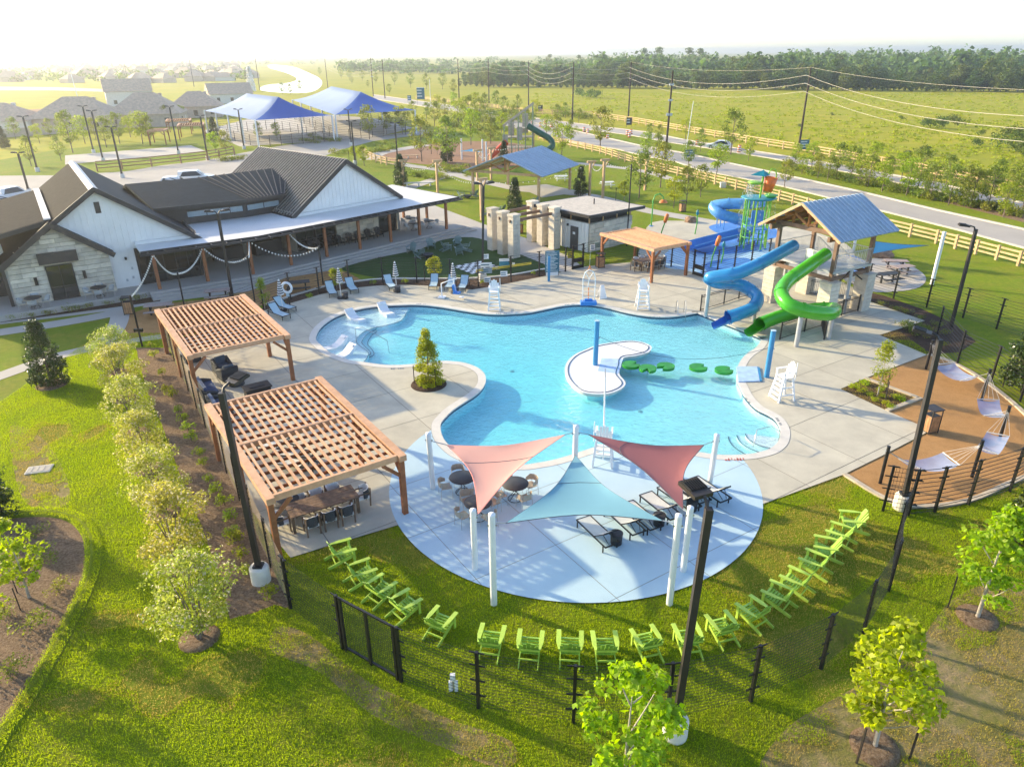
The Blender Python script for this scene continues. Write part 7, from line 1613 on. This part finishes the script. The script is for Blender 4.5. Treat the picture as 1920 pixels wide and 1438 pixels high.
for cq, lb in ((cq1, 'black mesh fence round the court under the nearer canopy'), (cq2, 'black mesh fence round the court under the canopy near the houses')):
    g = [V((p.x, p.y, 0)) for p in (cq[0], cq[1], cq[3], cq[2])]; loop = []
    for i in range(4): loop += [g[i].lerp(g[(i + 1) % 4], k / 7) for k in range(7)]
    fence(lb, loop + [g[0]], False, h=3., nh=7, r=.02, brackets=False)
# brown pergolas by the courts
for px, lb in (((385, 262), 'small red brown pergola beside the blue canopies'), ((360, 252), 'small red brown pergola nearer the hipped houses')): 
    pg = P(*px); pergola(lb, pg.xy[:], 20, 5, 7, 3., 1, 10, 3)
pergola('small pale pergola on the lawn beside the sport court', P(312, 272).xy[:], 15, 3, 5, 2.8, 1, 8, 3)
# ------------------------------------------------------------------ picnic pavilion with blue roof
A_, B_, C_ = P(951, 357), P(1010, 379), P(1068, 356); FP = Fr(B_, math.degrees(heading(B_, C_))); wv = (A_ - B_).length; lv = (C_ - B_).length; hv = 3.1
pv = thing('picnic_pavilion', 'open timber pavilion with pale blue metal roof on the lawn', 'pavilion')
for s in (0, lv):
    for t_ in (0, -wv): MB().box(FP(s, t_, hv / 2), (.28, .28, hv), R(FP.deg)).build('post', 'timber', pv)
    MB().beam(FP(s, .4, hv), FP(s, -wv - .4, hv), .2, .3).build('tie_beam', 'timber', pv); MB().beam(FP(s, -wv / 2, hv), FP(s, -wv / 2, hv + 1.75), .18, .18).build('king_post', 'timber_orange', pv)
    for d in (-1, 1):
        MB().beam(FP(s, -wv / 2 + d * (wv / 2 + .6), hv - .1), FP(s, -wv / 2, hv + 1.9), .16, .22).build('rafter', 'timber', pv); MB().beam(FP(s, -wv / 2, hv + .15), FP(s, -wv / 2 + d * wv * .22, hv + 1.0), .12, .14).build('web', 'timber_orange', pv)
for d in (-1, 1):
    b = MB(); e = -wv / 2 + d * (wv / 2 + .9); b.slab([FP(-.9, -wv / 2, hv + 2.15), FP(-.9, e, hv + .05), FP(lv + .9, e, hv + .05), FP(lv + .9, -wv / 2, hv + 2.15)], .1); r_ = b.build('roof', 'blue_metal', pv)
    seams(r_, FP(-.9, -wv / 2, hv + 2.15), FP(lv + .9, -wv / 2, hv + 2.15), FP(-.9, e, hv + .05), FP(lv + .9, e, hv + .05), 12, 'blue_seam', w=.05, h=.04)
    MB().beam(FP(0, (0 if d > 0 else -wv), hv), FP(lv, (0 if d > 0 else -wv), hv), .2, .3).build('plate_beam', 'timber', pv)
# timber T posts with lights
tpx = [((757, 350), 3.3), ((821, 364), 4.), ((895, 339), 4.), ((921, 337), 4.2), ((903, 413), 4.2), ((1000, 292), 4.), ((1105, 367), 4.), ((1130, 371), 4.4), ((1209, 357), 4.4)]
tops = []
for i, (px, h) in enumerate(tpx):
    t = thing('timber_light_post', 'timber T-post carrying string lights ' + ('behind the clubhouse porch roof', 'beside the sage chairs and fire bowl', 'on the far side of the park path', 'beside the playground chips', 'beside the twin headed lamp post', 'at the foot of the play tower', 'behind the restroom block near the conical tree', 'behind the restroom block near the white picnic table', 'nearest the boulevard rail fence')[i], 'post', P(*px), .5, 'timber light posts in the park'); MB().box((0, 0, h / 2), (.26, .26, h)).build('shaft', 'timber', t); MB().box((.15, 0, h + .12), (1.3, .24, .24)).build('cross_arm', 'timber', t); MB().beam((.1, 0, h - .8), (.65, 0, h + .02), .12, .12).build('brace', 'timber', t); tops.append(P(*px) + V((0, 0, h)))
for i, j in ((1, 4), (0, 1), (2, 3), (3, 5), (6, 7), (7, 8), (4, 6)): strings('string lights sagging between the timber T-posts of the park', tops[i], tops[j], 1., 20, 'park string lights', .05)
# ------------------------------------------------------------------ playground
pg = thing('play_tower', 'tall playground tower with red slide and dark green tube slide', 'playground'); c = P(972, 298); mat('play_red', (.62, .08, .02), .4); mat('play_green', (.02, .10, .055), .4); mat('play_post', (.30, .34, .22), .6); mat('play_panel', (.42, .36, .28), .7)
hts = (5.4, 6.2, 7.0, 7.8, 8.8)
for k, h in enumerate(hts):
    x = -2.4 + 1.2 * k
    for sy in (-1.3, 1.3): MB().box(c + V((x, sy, h / 2)), (.16, .16, h)).build('post', 'play_post', pg)
    if k in (1, 3): MB().box(c + V((x, 1.3, h * .72)), (1.0, .06, h * .4)).build('panel', 'play_panel', pg)
    if k in (0, 2): MB().box(c + V((x + .2, -1.3, h * .6)), (.9, .06, h * .3)).build('panel', 'play_panel', pg)
for sy in (-1.3, 1.3): MB().beam(c + V((-2.6, sy, 5.3)), c + V((2.6, sy, 8.9)), .12, .2).build('slanted_beam', 'play_panel', pg)
for z in (1.9, 3.6, 5.0): MB().box(c + V((0 if z < 4 else 1., 0, z)), (5 if z < 4 else 3., 2.6, .12)).build('deck', 'play_panel', pg)
MB().tube([c + V((-2.0, -1.2, 2.9)), c + V((-3.4, -1.6, 1.7)), c + V((-4.8, -2.0, .6))], .5, 10, cap=False).build('red_slide', 'play_red', pg)
hx = spline([c + V(q) for q in ((1.6, -1.2, 5.4), (3.4, -1.8, 4.4), (5.2, -2.2, 3.4), (5.6, -2.8, 2.4), (4.6, -3.2, 1.6), (3.0, -3.2, 1.1), (1.6, -3.2, .7))], 5, False); MB().tube(hx, .5, 10, cap=False).build('tube_slide', 'play_green', pg)
for k in range(8): MB().beam(c + V((-2 + .5 * k, -2.1, 0)), c + V((-2 + .5 * k, -2.1, 2.2)), .08, .08).build('baluster', 'play_post', pg)
c2 = P(885, 306); sp_ = [P(866, 300), P(905, 302), P(912, 308)]
for i, p in enumerate(sp_): t = thing('playground_pole', 'white pole of the small playground sail', 'pole', p, group='playground sail poles'); MB().tube([(0, 0, 0), (0, 0, 3.4)], .14, 8).build('shaft', 'white_paint', t); MB().cyl((0, 0, 3.4), .15, .05, 8).build('cap', 'white_paint', t)
sail('small blue shade sail over the playground chips', P(860, 284, 2.6), P(908, 286, 3.2), P(884, 279, 2.8), 'sail_blue', .05, .1, name='shade_sail')
sail('blue shade sail beside the slide tower picnic pad', P(1625, 478, 2.2), P(1742, 460, 3.6), P(1640, 452, 3.4), 'sail_blue', .05, .1)
pole((1747, 533), 4.0, 'thick white pole holding the blue sail by the picnic pad', r=.14, z0=0)
pole((1600, 470), 3.6, 'white pole holding the blue sail behind the slide tower', r=.12, z0=0)
# bench on the playground
for px, lb in (((765, 297), 'long timber bench curving round the playground chips'), ((785, 349), 'pale concrete bench beside the park path')):
    t = thing('bench', lb, 'bench', P(*px), .2); MB().box((0, 0, .45), (4, .6, .1)).build('seat', 'timber' if 'timber' in lb else 'coping', t)
    for s in (-1.6, 0, 1.6): MB().box((s, 0, .2), (.2, .5, .4)).build('leg', 'coping', t)
# ------------------------------------------------------------------ rail fences
mat('rail_wood', (.56, .39, .20), .75, .15, 2); mat('rail_brown', (.30, .17, .09), .8, .15, 2)
pm = MB(); pm.box((0, 0, .65), (.2, .2, 1.3)); RP = {m: pm.mesh('post', m) for m in ('rail_wood', 'rail_brown')}
def rail_fence(label, px, m='rail_wood', gap=2.6, h=(.4, .78, 1.15), th=.16, limit=110):
    t = thing('rail_fence', label, 'fence'); q = PL(px); pts = [q[0]]
    for i in range(len(q) - 1):
        n = max(1, round((q[i + 1] - q[i]).length / gap)); pts += [q[i].lerp(q[i + 1], (k + 1) / n) for k in range(n)]
    for i, p in enumerate(pts):
        link('post', RP[m], t, p, heading(pts[max(0, i - 1)], pts[min(len(pts) - 1, i + 1)]))
        if i: 
            for z in h: MB().beam(pts[i - 1] + V((0, 0, z)), p + V((0, 0, z)), .05, th).build('rail', m, t)
    return pts
rail_fence('pale timber rail fence between the park lawns and the boulevard', [(1010, 262), (1070, 276), (1125, 288), (1185, 308), (1228, 320), (1270, 330), (1308, 338), (1340, 346), (1400, 361), (1460, 377), (1540, 400), (1600, 417), (1659, 433), (1754, 457), (1828, 477), (1908, 499), (1990, 522)])
rail_fence('pale timber rail fence along the field side of the boulevard', [(1000, 214), (1110, 220), (1185, 231), (1285, 249), (1360, 262), (1440, 276), (1527, 290), (1615, 306), (1690, 319), (1790, 340), (1920, 366), (2000, 383)], gap=3.5, h=(.45, .95, 1.35), th=.16)
rail_fence('pale timber rail fence far along the field road', [(780, 186), (830, 192), (900, 200), (1000, 214)], gap=5, th=.18)
rail_fence('curved timber rail fence round the playground path', [(680, 287), (690, 297), (705, 305), (725, 310), (746, 313)], gap=2.4)
rail_fence('brown timber rail fence along the far side of the parking lot', [(183, 322), (230, 318), (285, 313), (340, 307), (390, 301), (412, 297), (440, 291)], 'rail_brown', gap=3.4, h=(.5, 1.0, 1.5), th=.14)
# ------------------------------------------------------------------ power line
mat('pole_wood', (.06, .042, .032), .85, .2, 2); mat('wire_pale', (.58, .52, .40), .4); polep = [((1497, 281), (1518, 127)), ((1178, 221), (1183, 117)), ((1073, 226), (1077, 117)), ((991, 199), (993, 116)), ((917, 194), (917, 111)), ((861, 190), (859, 111)), ((722, 185), (718, 111)), ((615, 167), (610, 111)), ((487, 169), (480, 110)), ((364, 163), (358, 113)), ((241, 159), (236, 120))]
ptop = []
for i, (bs, tp_) in enumerate(polep):
    p = P(*bs); h = max(9, min(16, PV(tp_[0], tp_[1], p, 0).z)); t = thing('power_pole', ORD[i] + ' dark power pole of the line counted from the roadside tree bed', 'power pole', p, group='power poles along the boulevard')
    MB().tube([(0, 0, 0), (0, 0, h)], [.22, .14], 8).build('shaft', 'pole_wood', t)
    for k in range(3): MB().beam((0, 0, h - 1.4 - 1.3 * k), (-.7, 0, h - 1.25 - 1.3 * k), .08, .1).build('insulator_arm', 'galv', t)
    ptop.append(p + V((0, 0, h)))
px0 = P(2350, 520) + V((0, 0, 13.5))
tops_ = [px0] + ptop
for k in range(4):
    for i in range(len(tops_) - 1):
        dz = V((0, 0, 0)) if k == 0 else V((-.6, 0, -1.25 - 1.3 * (k - 1))); a, b_ = tops_[i] + dz, tops_[i + 1] + dz; L_ = (a - b_).length; n = 16
        sg = L_ * (.016 if k == 0 else .034); MBq = MB(); MBq.tube([a.lerp(b_, j / n) - V((0, 0, sg * 4 * (j / n) * (1 - j / n))) for j in range(n + 1)], (.03 if k else .018) * (1 if L_ < 150 or i < 3 else 1.3), 4)
        tag(MBq.build('power_line', 'wire_pale'), 'pale power line sagging between the timber poles', 'cable', 'power lines along the boulevard')
for bs, tp_, lb in (((1247, 300), (1254, 133), 'dark timber power pole with a transformer in the verge by the park'), ((700, 181), (694, 109), 'dark timber power pole standing beside the canopy nearer the park drive')):
    p = P(*bs); h = min(15, PV(tp_[0], tp_[1], p, 0).z); t = thing('power_pole', lb, 'power pole', p); MB().tube([(0, 0, 0), (.15, 0, h)], [.2, .13], 8).build('shaft', 'pole_wood', t)
    for z, s in ((.52, .5), (.68, .35), (.85, .35)): MB().box((.1, 0, h * z), (1.0 * s * 2, .3, .5 * s * 1.6)).build('transformer' if z == .52 else 'insulator_bank', 'galv', t)
tag(MB().tube([P(1285, 287), P(1285, 287) + V((.6, 0, 8.6))], .06, 8).build('flag_pole', 'white_paint'), 'slim white flag pole beside the boulevard', 'pole'); tag(MB().tube([P(808, 205), P(808, 205) + V((0, 0, 9))], .09, 8).build('flag_pole', 'white_paint'), 'slim white pole beside the big roadside sign', 'pole')
tag(MB().tube([P(147, 188), P(147, 188) + V((-.5, 0, 12))], .14, 8).build('flag_pole', 'white_paint'), 'slim white pole behind the tan hipped house', 'pole')
# signs
board((790, 198), 2.7, 3.6, 2., 'sign_teal', 'large dark teal roadside sign with white header above the meadow', 0, 3, True, 'sign_text', 'white_paint', name='roadside_sign'); board((768, 192), 1.4, 1.7, .6, 'sign_teal', 'small dark teal sign beside the large roadside sign', 0, 2, True, name='roadside_sign')
board((1179, 239), 1.3, 1.7, .5, 'charcoal', 'dark sign at the foot of a power pole on the boulevard verge', 0, 2, True, name='roadside_sign'); board((1013, 213), 1.4, 1.8, .5, 'charcoal', 'dark sign at the rail fence near the road bend', 0, 2, True, name='roadside_sign'); board((1506, 287), 1.7, 1.6, .6, 'sign_teal', 'dark sign with pale lines at the power pole beside the tree bed', .2, 3, True, name='roadside_sign'); board((1292, 300), 1.8, 1.1, .5, 'sign_teal', 'black framed sign beside the slim white flag pole', .2, 2, True, name='roadside_sign')
# traffic barrels
bl = thing('traffic_barrel', 'orange and white traffic barrel at the road works on the boulevard', 'traffic barrel', group='traffic barrels on the boulevard'); mat('barrel_orange', (.75, .16, .03), .5)
b = MB(); zz = [0, .12, .3, .48, .66, .84, 1.0]
for i in range(6): b.lathe([(.32 - .04 * i / 6, zz[i]), (.32 - .04 * (i + 1) / 6, zz[i + 1])], 12, m=1 if i in (2, 4) else 0)
b.lathe([(.28, 1.0), (.01, 1.02)], 12); b.build('drum', ['barrel_orange', 'white_paint'], bl); MB().cyl((0, 0, 0), .42, .08, 12).build('base', 'charcoal', bl); K = Kind(bl)
for x, y in ((998, 236), (1013, 238), (1022, 233), (1034, 239), (1095, 248), (1102, 251), (1139, 260), (1180, 258), (1183, 252), (1176, 254), (1307, 272), (1385, 287), (1386, 283)): K.put(P(x, y), 0, None, 1.0)
# ------------------------------------------------------------------ cars
mat('car_white', (.75, .75, .75), .25, .02); mat('car_glass', (.02, .025, .03), .08); mat('tyre', (.02, .02, .02), .8); mat('tail_red', (.4, .01, .01), .3)
def car(label, px, rz, L_=4.6, H=1.5, suv=False, body='car_white'):
    t = thing('car', label, 'car', P(*px), rz); hb = .62 if not suv else .75; H = 1.75 if suv else H
    pr = [(-L_ / 2, .3), (-L_ / 2, hb + .1), (-L_ * .42, hb + .25), (-L_ * (.30 if not suv else .40), H - .06), (-L_ * .1, H), (L_ * .08, H - .02), (L_ * .24, hb + .32), (L_ * .46, hb + .12), (L_ / 2, hb - .1), (L_ / 2, .3)]
    n = len(pr); b = MB()
    def sec(k, w): return [(x, k * w * (.8 if z > hb + .35 else 1), z) for x, z in pr]
    vs = sec(-1, .9) + sec(1, .9); b.add(vs, [tuple(range(n))[::-1], tuple(range(n, 2 * n))] + [(i, (i + 1) % n, n + (i + 1) % n, n + i) for i in range(n)]); b.build('body', body, t)
    g = [(-L_ * .28, H - .1), (-L_ * .09, H - .06), (L_ * .06, H - .08), (L_ * .20, hb + .32), (-L_ * .36, hb + .3)]
    for k in (-1, 1): MB().poly([(x, k * (.74 if z > hb + .4 else .90), z) for x, z in g][::k]).build('side_window', 'car_glass', t)
    MB().poly([(L_ * .09, -.66, H - .03), (L_ * .23, -.78, hb + .36), (L_ * .23, .78, hb + .36), (L_ * .09, .66, H - .03)]).build('windscreen', 'car_glass', t).location = (.03, 0, .02)
    MB().poly([(-L_ * .31, -.66, H - .1), (-L_ * .415, -.78, hb + .3), (-L_ * .415, .78, hb + .3), (-L_ * .31, .66, H - .1)]).build('rear_window', 'car_glass', t).location = (-.03, 0, .02)
    for x in (-L_ * .31, L_ * .31):
        for k in (-1, 1): o = link('wheel', None, t, (x, k * .82, .33)); MB().tube([(0, -.11, 0), (0, .11, 0)], .33, 14).build('tyre', 'tyre', o); MB().tube([(0, -.12, 0), (0, .12, 0)], .2, 10).build('rim', 'galv', o)
    for k in (-1, 1): MB().box((L_ / 2, k * .62, hb - .05), (.06, .35, .14)).build('headlight', 'bulb', t); MB().box((-L_ / 2, k * .65, hb + .02), (.06, .3, .16)).build('tail_light', 'tail_red', t)
car('white saloon car driving on the boulevard', (1348, 279), 2.75); car('white pickup-sized car parked behind the dark clubhouse roof', (368, 343), .3, 5.2, suv=True); car('white car parked at the edge of the lot beside the left gable', (28, 376), 1.2, 4.8, suv=True); car('white low car parked beside another car at the left gable', (-2, 388), 1.2); car('white car mostly hidden behind the clubhouse roof ridge', (330, 352), .3)
# fountain in the pond
mat('foam', (.85, .85, .83), .8); fc = P(472, 172); rg = np.random.default_rng(3); n = 900; k = rg.random(n); a = rg.uniform(0, 6.28, n); r = (.6 + 1.8 * (1 - k) ** .7) * rg.random(n) ** .5; C = np.stack([fc.x + r * np.cos(a), fc.y + r * np.sin(a), .3 + k * 11], 1)
tag(link('fountain_spray', quads('fountain_spray', C, unitv(rg, n), .8, .6, 'foam', 3), kind='stuff'), 'tall white fountain spray in the distant pond', 'fountain')
# ------------------------------------------------------------------ haze: one closed box of thin air round the whole scene
m = bpy.data.materials.new('haze'); m.use_nodes = True; t = m.node_tree; t.nodes.remove(t.nodes['Principled BSDF'])
pv_ = nd(t, 'ShaderNodeVolumePrincipled', Density=HAZE); pv_.inputs['Color'].default_value = (.95, .95, .93, 1); pv_.inputs['Anisotropy'].default_value = .7
t.links.new(pv_.outputs[0], t.nodes['Material Output'].inputs['Volume']); MATS['haze'] = m
hz = MB().box((0, 2600, 13), (10400, 5500, 30)).build('haze', 'haze', kind='stuff'); tag(hz, 'thin warm haze over the whole landscape', 'haze')
print('objects', len(bpy.data.objects), 'tris', sum(len(m.polygons) for m in bpy.data.meshes))
